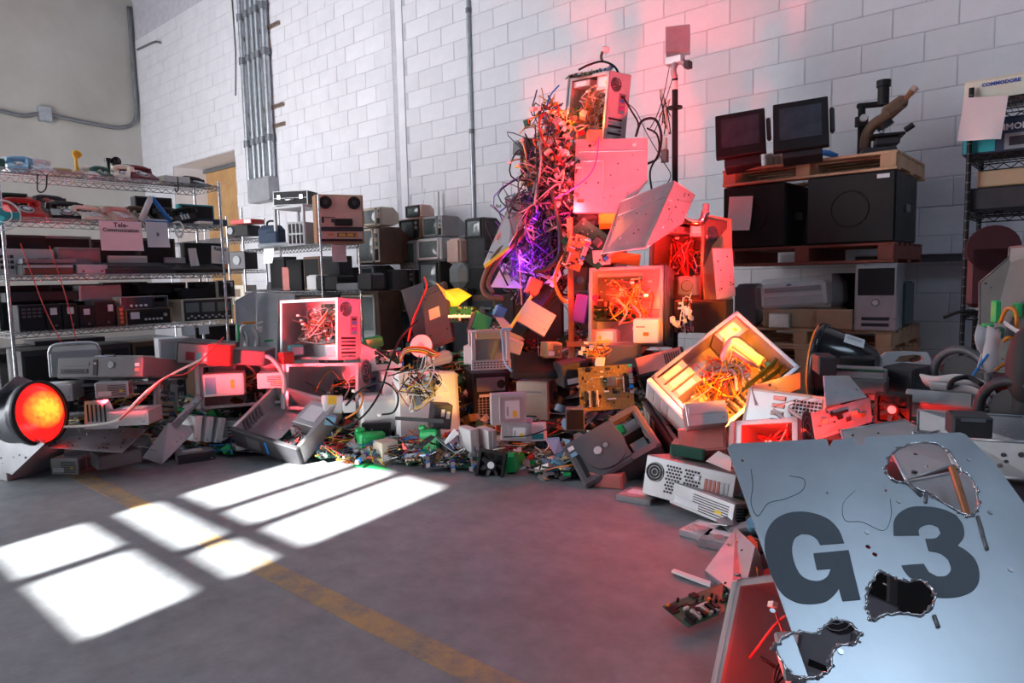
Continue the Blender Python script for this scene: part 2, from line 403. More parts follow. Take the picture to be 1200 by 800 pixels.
# --- painted block wall: the blocks that show largest are parts, the rest one joined part
BL, BH, J = 0.4064, 0.2032, 0.006
DOOR = (-13.14, -10.83, 0.0, 3.16); GROOVE = (-6.80, -6.58)
wb = MB()
wb.box(((XL + XR) / 2 - (XL + XR) / 2 + (DOOR[1] + XR) / 2, YB + 0.143, ZT / 2), (XR - DOOR[1], 0.288, ZT), 'mortar')
wb.box(((XL + DOOR[0]) / 2, YB + 0.143, ZT / 2), (DOOR[0] - XL, 0.288, ZT), 'mortar')
wb.box(((DOOR[0] + DOOR[1]) / 2, YB + 0.143, (ZT + DOOR[3]) / 2), (DOOR[1] - DOOR[0], 0.288, ZT - DOOR[3]), 'mortar')
wall_back = struct('wall_back', wb)
cells = []
ncourse = int(5.7 / BH)
for r in range(ncourse):
    x = XL - (BL / 2 if r % 2 else 0)
    while x < XR:
        a, b = max(x, XL), min(x + BL, XR); x += BL
        z0, z1 = r * BH, (r + 1) * BH
        for (s0, s1) in ((a, min(b, GROOVE[0])), (max(a, GROOVE[1]), b)):
            if s1 - s0 < 0.05: continue
            if z0 < DOOR[3] and s1 > DOOR[0] and s0 < DOOR[1]:
                zz0 = max(z0, DOOR[3]) if z1 > DOOR[3] + 0.02 else None
                segs = []
                if s0 < DOOR[0] - 0.03: segs.append((s0, DOOR[0], z0, z1))
                if s1 > DOOR[1] + 0.03: segs.append((DOOR[1], s1, z0, z1))
                if zz0: segs.append((max(s0, DOOR[0]), min(s1, DOOR[1]), zz0, z1))
                for sg in segs: cells.append(sg)
            else: cells.append((s0, s1, z0, z1))
def vis(c):
    p = project(((c[0] + c[1]) / 2, YB, (c[2] + c[3]) / 2))
    if p[2] < 0.5 or not (-40 < p[0] < 1240 and -30 < p[1] < 520): return 0
    return (c[1] - c[0]) * (c[3] - c[2]) / p[2] ** 3
cells.sort(key=vis, reverse=True)
rest = MB()
for i, c in enumerate(cells):
    w, h = c[1] - c[0] - J, c[3] - c[2] - J; ctr = ((c[0] + c[1]) / 2, YB + 0.004 + rnd.uniform(-.0015, .0015), (c[2] + c[3]) / 2)
    if i < 300 and vis(c) > 0:
        part(wall_back, 'block', (round(w, 3), round(h, 3)), lambda mb: mb.box((0, 0, 0), (w, 0.02, h), 'block_paint', ch=0.004), T(*ctr))
    else: rest.box(ctr, (w, 0.02, h), 'block_paint')
rest.build('block', wall_back, None, 'stuff')
MB().box(((GROOVE[0] + GROOVE[1]) / 2 + 0.04, YB + 0.0, ZT / 2), (0.12, 0.03, ZT), 'block_paint').build('pilaster_strip', wall_back)
# boarded doorway
d1 = MB()
dz = DOOR[3]
d1.box(((DOOR[0] + DOOR[1]) / 2, YB + 0.62, dz / 2), (DOOR[1] - DOOR[0] + 0.1, 0.03, dz), 'plywood')
door = struct('door_1', d1)
for a, b in ((DOOR[0] - 0.08, DOOR[0]), (DOOR[1], DOOR[1] + 0.08)):
    MB().box(((a + b) / 2 + (.004 if a < DOOR[0] else -.004), YB + 0.32, dz / 2), (0.08, 0.62, dz), 'block_paint').build('door_reveal', door)
MB().box(((DOOR[0] + DOOR[1]) / 2, YB + 0.32, dz + 0.034), (DOOR[1] - DOOR[0] + .16, 0.62, 0.08), 'block_paint').build('door_lintel', door)
MB().box(((DOOR[0] + DOOR[1]) / 2, YB + 0.57, dz - 0.05), (DOOR[1] - DOOR[0], 0.05, 0.06), 'steel_dark').build('door_rail', door)
# conduits, straps, trunking
bundle_x = (-10.27, -10.08, -9.93, -9.80, -9.60)
for i, x in enumerate(bundle_x):
    o = MB().cyl((x, YB - 0.08, 2.55), (x, YB - 0.08, 5.9), 0.042 if i < 4 else 0.055, 'galv', 10).build('conduit')
    for q in (3.1, 4.35, 5.0): MB().cyl((x, YB - .08, q), (x, YB - .08, q + .1), 0.06 if i < 4 else .072, 'steel_dark', 10).build('coupling', o)
    tag(o, ['leftmost galvanised conduit of the wall bundle', 'second galvanised conduit from the left in the wall bundle', 'middle galvanised conduit of the wall bundle', 'fourth galvanised conduit from the left in the wall bundle', 'thick rightmost galvanised conduit of the wall bundle'][i], 'conduit', 'conduits on the block wall')
for z, lb in ((3.32, 'lowest'), (3.60, 'short middle'), (4.75, 'topmost')):
    tag(MB().box((-9.85, YB - 0.02, z), (1.15, 0.04, 0.05), 'rust_chrome').build('strut_channel'), f'{lb} rusty strut channel behind the conduit bundle', 'bracket')
tag(MB().box((-9.85, YB - 0.1, 2.40), (0.62, 0.18, 0.36), 'grey', ch=.01).build('junction_box'), 'grey junction box where the conduit bundle ends', 'box')
o = MB().cyl((-5.46, YB - 0.03, 1.35), (-5.46, YB - 0.03, 5.6), 0.02, 'galv', 10).build('conduit')
for q in (2.6, 3.9, 5.0): MB().cyl((-5.46, YB - .03, q), (-5.46, YB - .03, q + .05), 0.028, 'steel_dark', 10).build('coupling', o)
tag(o, 'single thin conduit rising from behind the small black television', 'conduit')
a = onX(0, 130, XL + .045); b = onX(52, 134, XL + .045); c = onX(163, 152, XL + .045); c.y = min(c.y, YB - .16)
tag(MB().tube(spline([a + Vector((0, -1, .1)), a, (a + b) / 2 - Vector((0, 0, .05)), b, (b + c) / 2 - Vector((0, 0, .03)), c - Vector((0, .2, 0)), c + Vector((.02, .06, .25)), Vector((XL + .06, YB - .09, c.z + 1.2)), Vector((XL + .06, YB - .09, 6.3))], 8), 0.035, 'steel_dark', 8).build('cable'), 'dark cable run along the plaster wall and up the corner', 'cable')
tag(MB().box((XL + 0.06, b.y, b.z), (0.12, 0.2, 0.26), 'galv', ch=.01).build('junction_box'), 'small grey junction box on the plaster wall cable', 'box')
tag(MB().tube([onY(272, 0, YB - .02), onY(276, 60, YB - .02), onY(276, 112, YB - .02)], .012, 'steel_dark', 6).build('hanging_wire'), 'thin dark wire hanging down the block wall left of the conduits', 'wire')
tag(MB().tube(spline([onY(161, 58, YB - .03), onY(172, 53, YB - .03), onY(182, 49, YB - .03), onY(188, 50, YB - .03)], 4), .02, 'steel_dark', 6).build('pipe_stub'), 'short bent pipe stub near the room corner', 'pipe')
p = onY(1075, 303, YB - .06)
tag(MB().box((p.x + .35, YB - .06, p.z), (1.5, 0.10, 0.05), 'steel_dark', ch=.004).box((p.x + .35, YB - .09, p.z + .028), (1.5, .10, .006), 'alu').build('cable_trunking'), 'metal cable trunking along the block wall beside the pallets', 'trunking')
# ------------------------------------------------------------------ builders of electronic scrap
def r3(*a): return tuple(round(x, 3) if isinstance(x, float) else x for x in a)
def wire_bunch(mb, c, size, n, r=0.0022, cols=WIRES, seed=1, conns=True):
    q = random.Random(seed)
    for k in range(n):
        p = [Vector((c[0] + q.uniform(-1, 1) * size[0], c[1] + q.uniform(-1, 1) * size[1], c[2] + q.uniform(-1, 1) * size[2])) for _ in range(4)]
        mt = q.choice(cols); mb.tube(spline(p, 4), r, mt, 5)
        if conns and q.random() < 0.5:
            mb.box(p[-1], (0.022, 0.012, 0.012), 'conn', T(0, 0, 0))
def optical_drive(label, M, w=.146, h=.042, d=.17, bez='cream', body='steel_light', sticker=True, cat='drive', group=None, face=False):
    t = thing('optical_drive', label, cat, M, group); K = r3(w, h, d, bez, body)
    part(t, 'drive_body', K, lambda mb: mb.box((0, d / 2 + .004, h / 2), (w, d, h), body, ch=.002).box((0, d * .55, h + .0006), (w * .84, d * .7, .0012), body))
    b = part(t, 'bezel', K, lambda mb: mb.box((0, 0, h / 2), (w + .002, .010, h + .001), bez, ch=.002))
    if face:      # drive stood on end, its labelled cover towards the viewer
        part(b, 'cover_plate', K, lambda mb: mb.box((w * .08, -.006, h * .5), (w * .7, .003, h * .8), body, ch=.001))
        part(b, 'sticker', K, lambda mb: mb.box((w * .1, -.0085, h * .48), (w * .42, .001, h * .58), 'label'))
        part(b, 'warranty_seal', K, lambda mb: mb.box((w * .17, -.0095, h * .34), (w * .12, .001, h * .22), 'label_yellow'))
        part(b, 'barcode', K, lambda mb: [mb.box((-w * .04, -.0095, h * (.3 + .03 * i)), (w * .05, .001, h * .012), 'ink') for i in range(10)])
        return t
    part(b, 'disc_tray', K, lambda mb: mb.box((0, -.006, h * .66), (w * .9, .004, h * .36), bez, ch=.001))
    part(b, 'eject_button', K, lambda mb: mb.box((w * .4, -.007, h * .25), (.012, .006, .005), 'grey'))
    if sticker: part(t, 'sticker', K, lambda mb: mb.box((-.01, d * .55, h + .0015), (w * .55, d * .42, .0008), 'label'))
    if sticker: part(t, 'warranty_seal', K, lambda mb: mb.box((.02, d * .5, h + .0021), (w * .14, d * .14, .0006), 'label_yellow'))
    return t
def hard_drive(label, M, w=.101, h=.026, d=.147, group=None, body='alu'):
    t = thing('hard_drive', label, 'drive', M, group); K = r3(w, h, d, body)
    part(t, 'drive_body', K, lambda mb: mb.box((0, d / 2, h / 2), (w, d, h), body, ch=.003))
    part(t, 'cover_plate', K, lambda mb: mb.box((0, d * .46, h + .001), (w * .92, d * .82, .002), 'chrome', ch=.001).cyl((0, d * .4, h + .001), (0, d * .4, h + .0035), w * .2, 'steel', 16))
    part(t, 'sticker', K, lambda mb: mb.box((0, d * .7, h + .0026), (w * .7, d * .3, .0008), 'label'))
    part(t, 'connector_strip', K, lambda mb: mb.box((0, d - .001, h * .35), (w * .8, .006, h * .4), 'black'))
    return t
def power_supply(label, M, w=.15, h=.086, d=.14, body='steel', cables=True, group=None):
    t = thing('power_supply', label, 'power supply', M, group); K = r3(w, h, d, body)
    part(t, 'housing', K, lambda mb: mb.box((0, d / 2, h / 2), (w, d, h), body, ch=.003).box((0, d * .5, h + .0006), (w * .96, d * .7, .0012), body))
    def vents(mb):
        for i in range(7): mb.box((w * .15 + w / 2 * 0, -.0006, h * .16 + i * h * .105), (w * .55, .0014, h * .04), 'black')
    part(t, 'vent_slots', K, vents)
    def sv(mb):
        for i in range(6):
            for s in (0, 1): mb.box((w / 2 + .0005, d * (.25 + .38 * s), h * .2 + i * h * .12), (.0014, d * .3, h * .05), 'black')
    part(t, 'side_vents', K, sv)
    part(t, 'sticker', K, lambda mb: mb.box((-w * .22, -.0008, h * .3), (w * .4, .0012, h * .3), 'label'))
    part(t, 'warning_sticker', K, lambda mb: mb.box((w * .28, -.0012, h * .42), (w * .1, .0012, h * .14), 'label_yellow'))
    if cables: part(t, 'cable_bundle', None, lambda mb: wire_bunch(mb, (w * .3, d + .03, h * .3), (.06, .05, .05), 9, seed=len(label)))
    return t
def circuit_board(label, M, w, h, base='pcb', slots=4, seed=1, group=None, cat='circuit board', cat_name='circuit_board', heatsink=True):
    t = thing(cat_name, label, cat, M, group)
    board_parts(t, w, h, base, slots, seed, heatsink); return t
def board_parts(t, w, h, base, slots, seed, heatsink=True, M=None):
    q = random.Random(seed)
    b = part(t, 'board', None, lambda mb: mb.box((0, 0, h / 2), (w, .0018, h), base), M)
    for k in range(slots):
        part(b, 'expansion_slot', r3(h, k % 2), lambda mb: mb.box((0, -.006, 0), (.009, .011, h * .36), 'conn' if k % 2 else 'black').box((0, -.0118, 0), (.0025, .001, h * .33), 'ink'), T(-w * .38 + k * .02, 0, h * .26))
    if heatsink:
        def hs(mb):
            s = min(w, h) * .2; mb.box((0, -.006, 0), (s, .01, s), 'alu')
            for i in range(7): mb.box((-s / 2 + s * (i + .5) / 7, -.022, 0), (s * .05, .026, s), 'alu')
        part(b, 'heatsink', None, hs, T(w * .12, 0, h * .62))
    def bits(mb):
        for k in range(int(26 + w * h * 500)):
            x, z = q.uniform(-.47, .47) * w, q.uniform(.04, .96) * h; k2 = q.random()
            if k2 < .4: mb.cyl((x, 0, z), (x, -.014, z), .004, q.choice(['steel', 'black', 'charcoal', 'alu']), 7)
            elif k2 < .75: mb.box((x, -.003, z), (q.uniform(.008, .03), .004, q.uniform(.006, .03)), q.choice(['black', 'charcoal', 'black']))
            elif k2 < .9: mb.box((x, -.004, z), (q.uniform(.01, .05), .008, .007), q.choice(['conn', 'conn', 'gold', 'sky_blue']))
            else: mb.box((x, -.006, z), (.008, .012, .008), q.choice(['copper', 'orange', 'gold', 'alu']))
    part(b, 'small_components', None, bits, kind='stuff')
    def ports(mb):
        for i, (c, s) in enumerate((('teal', .014), ('purple', .014), ('steel', .03), ('steel', .03), ('blue', .022), ('grey', .02))):
            mb.box((w / 2 - .008, -.011, h * .95 - i * .028), (.02, .02, s * .8), c)
    part(b, 'port_block', None, ports)
    def mem(mb):
        for i in range(3): mb.box((w * .33 + i * .012, -.006, h * .55), (.006, .012, h * .36), 'black' if i else 'conn')
    part(b, 'memory_slots', None, mem)
    return b
def fan_parts(t, s=.08, M=None, frame='black'):
    f = part(t, 'fan_frame', r3(s, frame), lambda mb: [mb.box((x, .0125, z), d, frame, ch=.001) for x, z, d in ((0, s * .47, (s, .025, s * .10)), (0, -s * .47, (s, .025, s * .10)), (s * .47, 0, (s * .10, .025, s)), (-s * .47, 0, (s * .10, .025, s)))] + [mb.prism([(sx * s * .5, sz * s * .5), (sx * s * .3, sz * s * .5), (sx * s * .5, sz * s * .3)], .001, .024, frame) for sx in (-1, 1) for sz in (-1, 1)], M)
    part(f, 'fan_guard', r3(s), lambda mb: mb.box((0, .026, 0), (s, .002, s), 'black'))
    part(f, 'fan_hub', r3(s), lambda mb: mb.cyl((0, .002, 0), (0, .022, 0), s * .2, 'black', 16).cyl((0, .001, 0), (0, .003, 0), s * .13, 'label', 16))
    def blades(mb):
        for k in range(7):
            X = Matrix.Rotation(2 * math.pi * k / 7, 4, 'Y') @ T(s * .3, .012, 0) @ Matrix.Rotation(R_(35), 4, 'X')
            mb.box((0, 0, 0), (s * .24, .002, s * .17), 'charcoal', X)
    part(f, 'fan_blades', r3(s), blades)
    return f
def cooling_fan(label, M, s=.08, group=None):
    t = thing('cooling_fan', label, 'fan', M, group); fan_parts(t, s); return t
def grille(mb, cx, cz, r, y, mt='black'):
    for k in range(3):
        n = 20; rr = r * (.3 + .3 * k)
        mb.tube([(cx + rr * math.cos(2 * math.pi * i / n), y, cz + rr * math.sin(2 * math.pi * i / n)) for i in range(n + 1)], .0022, mt, 4)
def open_case(label, M, w=.42, h=.42, d=.18, shell='steel_light', front='beige', rear='R', board='pcb', wires=('orange', 'yellow', 'red', 'black', 'conn'), nw=22, seed=1, psu=True, drives=2, front_face='beige', cat='computer case', psu_low=False, name='computer_case', board_on=True, group=None, cards=3):
    """a computer case lying open towards -Y: rear panel on the R or L side, front bezel on the other"""
    t = thing(name, label, cat, M, group); s = 1 if rear == 'R' else -1; th = .004
    part(t, 'tray', None, lambda mb: mb.box((0, d - th / 2, h / 2), (w, th, h), shell).box((0, d - .012, h * .5), (w * .9, .012, .006), shell))
    part(t, 'top_panel', None, lambda mb: mb.box((0, d / 2, h - th / 2), (w, d, th), shell).box((0, .004, h - .009), (w, .008, .018), shell))
    part(t, 'bottom_panel', None, lambda mb: mb.box((0, d / 2, th / 2), (w, d, th), shell).box((0, .004, .009), (w, .008, .018), shell))
    def rp(mb):
        x = s * (w / 2 - th / 2)
        mb.box((x, d / 2, h / 2), (th, d, h), shell).box((x - s * .008, .004, h / 2), (.02, .008, h), shell)
        xo = s * (w / 2 + .001)
        for k in range(6): mb.box((xo, d * .45, h * .06 + k * .022), (.003, d * .62, .012), 'black' if k % 2 else 'chrome')
        mb.box((xo, d * .68, h * .56), (.003, d * .3, h * .3), 'steel_dark')
        for i, c in enumerate(('teal', 'purple', 'steel', 'blue', 'black')): mb.box((xo + s * .003, d * .68, h * .44 + i * h * .055), (.008, d * .16, h * .035), c)
        X = T(xo, d * .3, h * .8) @ Matrix.Rotation(R_(90), 4, 'Z')
        mb.cyl((xo - s * .001, d * .35, h * .82), (xo + s * .001, d * .35, h * .82), d * .24, 'charcoal', 18)
        for q in (.08, .16, .22): mb.tube([X @ Vector((d * q * math.cos(2 * math.pi * i / 16), -.002 * s, d * q * math.sin(2 * math.pi * i / 16) + h * .02)) for i in range(17)], .0018, 'chrome', 4)
    part(t, 'rear_panel', None, rp)
    def fp(mb):
        x = -s * (w / 2 - th / 2)
        mb.box((x, d / 2, h / 2), (th, d, h), shell).box((x + s * .008, .004, h / 2), (.02, .008, h), shell)
        mb.box((x - s * .018, d / 2, h / 2), (.03, d + .004, h + .004), front, ch=.008)
        for i in range(3): mb.box((x - s * .034, d / 2, h * (.9 - .12 * i)), (.004, d * .82, h * .095), front_face, ch=.001)
        for i in range(6): mb.box((x - s * .034, d / 2, h * (.12 + .03 * i)), (.003, d * .6, h * .012), 'ink')
    part(t, 'front_bezel', None, fp)
    if board_on: board_parts(t, w * .62, h * .6, board, 5, seed, True, T(s * w * .17, d - .016, h * (.34 if psu_low else .06)))
    if psu:
        pz = .004 if psu_low else h - .1
        p_ = part(t, 'power_supply', None, lambda mb: mb.box((s * (w / 2 - .08), d / 2 + .015, pz + .046), (.15, min(.14, d * .8), .088), 'steel_light', ch=.002))
        part(p_, 'sticker', None, lambda mb: mb.box((s * (w / 2 - .085), d / 2 + .015 - min(.14, d * .8) / 2 - .0008, pz + .05), (.1, .001, .055), 'label').box((s * (w / 2 - .06), d / 2 + .015 - min(.14, d * .8) / 2 - .0016, pz + .04), (.016, .001, .02), 'label_yellow'))
    if drives:
        c_ = part(t, 'drive_cage', None, lambda mb: mb.box((-s * (w / 2 - .10), d / 2 + .152 / 2, h * .72), (.18, .003, h * .5), shell).box((-s * (w / 2 - .10), d / 2 - .075, h * .47), (.18, .01, .003), shell))
        for k in range(drives):
            part(c_, 'drive', r3(d, k), lambda mb: mb.box((0, 0, 0), (.17, min(.146, d * .85), .04), ['steel_light', 'ltgrey', 'steel'][k % 3], ch=.002).box((0, -min(.146, d * .85) / 2 - .0006, 0), (.1, .001, .025), 'label'), T(-s * (w / 2 - .10), d / 2, h * .9 - k * .048))
    for k in range(cards):
        cd_ = part(t, 'expansion_card', r3(w, k), lambda mb: mb.box((0, 0, 0), (w * .36, d * .5, .0016), 'pcb').box((s * w * .18, 0, .002), (.003, d * .62, .016), 'chrome').box((.02, -d * .05, .005), (.04, .04, .008), 'black'), T(s * w * .29, d * .62, h * .1 + k * .036 + (h * .25 if psu_low else 0)))
    def wr(mb):
        wire_bunch(mb, (-s * w * .02, d * .45, h * .55), (w * .3, d * .36, h * .3), nw, .0028, list(wires), seed + 5)
        q = random.Random(seed + 9)
        for k in range(2):
            a = Vector((q.uniform(-.25, .25) * w, d * .35, h * q.uniform(.2, .5)))
            mb.tube(spline([a, a + Vector((.05, -.03, .08)), a + Vector((-.02, .02, .16)), a + Vector((.06, .05, .2))], 5), .010, 'ribbon', 4, flat=.12)
    part(t, 'wiring', None, wr, kind='stuff')
    return t
def tower(label, M, w=.19, h=.42, d=.42, body='beige', face='beige', style=0, side=None, cat='computer', group=None, name='computer_tower'):
    """closed upright tower, front bezel towards -Y"""
    t = thing(name, label, cat, M, group)
    part(t, 'cabinet', None, lambda mb: mb.box((0, d / 2 + .02, h / 2), (w, d - .03, h), side or body, ch=.003))
    b = part(t, 'front_bezel', None, lambda mb: mb.box((0, .012, h / 2), (w + .004, .03, h + .004), face, ch=.008))
    if style == 0:       # beige office tower: floppy recess, slot, button
        part(b, 'drive_bay', None, lambda mb: mb.box((0, -.004, h * .84), (w * .78, .006, h * .1), face, ch=.002).box((0, -.0075, h * .845), (w * .66, .002, h * .03), 'grey'))
        part(b, 'floppy_slot', None, lambda mb: mb.box((-w * .12, -.004, h * .47), (w * .5, .004, .008), 'ink').box((-w * .12, -.005, h * .445), (w * .3, .004, .01), 'white'))
        part(b, 'power_button', None, lambda mb: mb.cyl((w * .26, -.002, h * .34), (w * .26, -.007, h * .34), .011, 'ltgrey', 16))
        part(b, 'badge', None, lambda mb: mb.box((w * .3, -.0045, h * .11), (.022, .003, .012), 'ink_blue'))
    elif style == 1:     # black tower with mesh and bays
        part(b, 'drive_bay', None, lambda mb: mb.box((0, -.004, h * .84), (w * .8, .006, h * .2), 'steel_dark', ch=.003).cyl((w * .28, -.004, h * .84), (w * .28, -.010, h * .84), w * .12, 'black', 14))
        part(b, 'mesh_panel', None, lambda mb: [mb.box((-w * .35 + i * w * .1, -.004, h * .4), (w * .02, .005, h * .5), 'grey') for i in range(8)] + [mb.box((0, -.004, h * .17 + i * h * .04), (w * .78, .005, .003), 'grey') for i in range(12)])
        part(b, 'sticker', None, lambda mb: mb.box((-w * .2, -.005, h * .68), (w * .28, .002, h * .04), 'label'))
    elif style == 2:     # aluminium tower with handles: mesh upper, round badge
        part(b, 'mesh_panel', None, lambda mb: mb.box((0, -.006, h * .73), (w * .86, .008, h * .4), 'black', ch=.004))
        part(b, 'badge', None, lambda mb: mb.cyl((0, -.002, h * .42), (0, -.007, h * .42), w * .11, 'chrome', 20).cyl((0, -.006, h * .42), (0, -.008, h * .42), w * .07, 'ltgrey', 16))
        for z in (.18, .09): part(b, 'drive_slot', r3(w, h), lambda mb: mb.box((0, -.004, 0), (w * .66, .005, h * .05), 'ink', ch=.001), T(0, 0, h * z))
    return t
def desktop_pc(label, M, w=.40, h=.11, d=.40, body='dkgrey', lid_open=True, group=None):
    t = thing('desktop_computer', label, 'computer', M, group)
    part(t, 'chassis', None, lambda mb: mb.box((0, d / 2, .003), (w, d, .006), 'steel').box((-w / 2 + .003, d / 2, h / 2), (.006, d, h), body).box((w / 2 - .003, d / 2, h / 2), (.006, d, h), body).box((0, d - .003, h / 2), (w, .006, h), body).box((0, d / 2, h * .5), (w * .97, d * .95, .01), 'black'))
    b = part(t, 'front_bezel', None, lambda mb: mb.box((0, -.008, h / 2), (w + .006, .024, h + .006), body, ch=.006))
    part(b, 'drive_bay', None, lambda mb: mb.box((-w * .3, -.021, h * .32), (w * .32, .004, h * .24), 'charcoal', ch=.002).box((-w * .3, -.0235, h * .32), (w * .22, .002, h * .09), 'black').box((-w * .3, -.021, h * .7), (w * .34, .003, h * .2), body))
    part(b, 'port_panel', None, lambda mb: mb.box((-w * .055, -.021, h * .5), (w * .05, .004, h * .8), 'black').box((-w * .055, -.0235, h * .7), (w * .03, .002, h * .1), 'grey'))
    part(b, 'badge', None, lambda mb: mb.cyl((w * .13, -.019, h * .62), (w * .13, -.025, h * .62), .018, 'chrome', 20))
    part(b, 'stickers', None, lambda mb: mb.box((w * .43, -.0205, h * .6), (.026, .002, .018), 'paper_pink').box((w * .43, -.0205, h * .36), (.026, .002, .018), 'pinkred'))
    part(t, 'inner_parts', None, lambda mb: [mb.box((x, y, h - .012), (a, bb, .02), c, ch=.002) for x, y, a, bb, c in ((-.12, .1, .15, .16, 'steel_light'), (.05, .1, .1, .12, 'steel'), (.14, .25, .1, .2, 'steel_light'), (-.06, .3, .16, .1, 'charcoal'))], kind='stuff')
    part(t, 'wiring', None, lambda mb: wire_bunch(mb, (0, d * .4, h + .005), (w * .35, d * .3, .018), 10, .003, ['blue', 'yellow', 'red', 'grey', 'black'], 5), kind='stuff')
    return t
def crt_tv(label, M, w=.4, h=.36, d=.36, body='black', face='charcoal', knobs='R', screen='crt', antenna=False, cat='television', group=None):
    """tube television, screen towards -Y"""
    t = thing('television', label, cat, M, group); c = .78 if knobs == 'R' else .92; sx = -w * (1 - c) / 2
    part(t, 'cabinet', None, lambda mb: mb.box((0, d * .3, h / 2), (w, d * .6, h), body, ch=.01).frustum((0, d * .6, h / 2), (w * .94, h * .94), (0, d, h * .45), (w * .55, h * .5), body))
    zb = h * (.16 if knobs == 'B' else .05); hs = h * .95 - zb; ws = w * c * .96
    def bez(mb):
        o = .02
        mb.box((sx, -.006, zb + hs - o / 2), (ws, .02, o), face, ch=.003).box((sx, -.006, zb + o / 2), (ws, .02, o), face, ch=.003)
        mb.box((sx - ws / 2 + o / 2, -.006, zb + hs / 2), (o, .02, hs), face, ch=.003).box((sx + ws / 2 - o / 2, -.006, zb + hs / 2), (o, .02, hs), face, ch=.003)
    part(t, 'bezel', None, bez)
    def scr(mb):
        n = 8; W2, H2 = ws / 2 - .018, hs / 2 - .018; vs = []; fs = []
        for i in range(n + 1):
            for j in range(n + 1):
                u, v = -1 + 2 * i / n, -1 + 2 * j / n
                vs.append((sx + u * W2, -.004 - .018 * (1 - u * u) * (1 - v * v) ** .5 if True else 0, zb + hs / 2 + v * H2))
        for i in range(n):
            for j in range(n): a = i * (n + 1) + j; fs.append((a, a + n + 1, a + n + 2, a + 1))
        mb._add(vs, fs, screen, True)
    part(t, 'screen', None, scr)
    if knobs == 'R':
        p_ = part(t, 'control_panel', None, lambda mb: mb.box((w * .39, -.004, h / 2), (w * .19, .012, h * .88), face, ch=.002).box((w * .39, -.011, h * .25), (w * .14, .004, h * .3), 'black'))
        for z in (.76, .54): part(p_, 'knob', r3(w), lambda mb: mb.cyl((0, 0, 0), (0, -.018, 0), w * .055, 'steel', 14), T(w * .39, -.009, h * z))
    elif knobs == 'B':
        p_ = part(t, 'control_panel', None, lambda mb: mb.box((0, -.004, h * .085), (w * .92, .01, h * .13), face, ch=.002))
        for x in (-.2, 0, .12, .24): part(p_, 'knob', r3(w, 1), lambda mb: mb.cyl((0, 0, 0), (0, -.012, 0), w * .025, 'steel_light', 10), T(w * x, -.008, h * .085))
    if antenna: part(t, 'antenna', None, lambda mb: mb.cyl((w * .2, d * .4, h), (w * .35, d * .4, h + .18), .003, 'chrome', 6))
    return t
def rotary_phone(label, M, c='red', w=.21, d=.2, h=.10, dial=True, group=None, handset=True, hs=None):
    """desk telephone, dial towards -Y"""
    t = thing('telephone', label, 'telephone', M, group); hs = hs or c
    def body(mb):
        mb.prism([(0, 0), (0, h * .22), (d * .45, h * .72), (d * .9, h * .78), (d, h * .3), (d, 0)], -w / 2, w / 2, c, axis='x')
        mb.box((-w * .3, d * .68, h * .84), (w * .12, d * .16, h * .2), c, ch=.006).box((w * .3, d * .68, h * .84), (w * .12, d * .16, h * .2), c, ch=.006)
    part(t, 'body', r3(c, w, d, h), body)
    sl = math.atan2(h * .5, d * .45); X = T(0, d * .22, h * .48) @ Matrix.Rotation(sl, 4, 'X')
    if dial:
        f = part(t, 'dial', r3(w, d, h), lambda mb: mb.cyl((0, 0, 0), (0, 0, .008), w * .23, 'ltgrey', 20).cyl((0, 0, .008), (0, 0, .012), w * .1, 'label', 16), X)
        def holes(mb):
            for k in range(10):
                a = R_(60 + k * 30); mb.cyl((w * .16 * math.cos(a), w * .16 * math.sin(a), .008), (w * .16 * math.cos(a), w * .16 * math.sin(a), .0095), w * .035, 'ink', 8)
        part(f, 'finger_holes', r3(w, d, h), holes)
    else:
        def keys(mb):
            for i in range(3):
                for j in range(4): mb.box(((i - 1) * w * .14, (j - 1.5) * d * .11, .004), (w * .09, d * .075, .008), 'label', ch=.001)
        part(t, 'keypad', r3(w, d, h), keys, X)
    if handset:
        def hand(mb):
            z = h * .97; y = d * .68
            pts = [(-w * .5, y, z - .01), (-w * .44, y, z + .008), (-w * .2, y, z + .014), (w * .2, y, z + .014), (w * .44, y, z + .008), (w * .5, y, z - .01)]
            mb.tube(spline(pts, 4), .019, hs, 8)
            for s in (-1, 1): mb.cyl((s * w * .49, y, z + .014), (s * w * .51, y - .004, z - .026), .026, hs, 14)
        part(t, 'handset', r3(hs, w, d, h), hand)
    return t
def gear(label, M, w, h, d, body='charcoal', face='dkgrey', layout=(), name='receiver', cat='receiver', group=None, sidem=None):
    """boxy electronic unit; layout items on the front: ('knob',x,z,r,mat) ('disp',x,z,w,h,mat) in fractions"""
    t = thing(name, label, cat, M, group)
    part(t, 'housing', None, lambda mb: mb.box((0, d / 2, h / 2), (w, d, h), body, ch=.004))
    if sidem:
        for s in (-1, 1): part(t, 'side_cheek', None, lambda mb: mb.box((s * (w / 2 + .006), d / 2, h / 2), (.014, d, h + .004), sidem, ch=.003))
    f = part(t, 'front_panel', None, lambda mb: mb.box((0, -.002, h / 2), (w * .97, .006, h * .93), face, ch=.002))
    for it in layout:
        if it[0] == 'knob': part(f, 'knob', None, lambda mb: mb.cyl((w * it[1], -.004, h * it[2]), (w * it[1], -.02, h * it[2]), it[3], it[4], 14))
        elif it[0] == 'keys':
            _, x0, x1, z0, z1, nx, nz, mt = it
            def keys(mb):
                for i in range(nx):
                    for j in range(nz): mb.box((w * (x0 + (x1 - x0) * (i + .5) / nx), -.006, h * (z0 + (z1 - z0) * (j + .5) / nz)), (w * (x1 - x0) / nx * .7, .006, h * (z1 - z0) / nz * .6), mt)
            part(f, 'buttons', None, keys)
        else: part(f, 'display', None, lambda mb: mb.box((w * it[1], -.006, h * it[2]), (w * it[3], .004, h * it[4]), it[5], ch=.001))
    return t
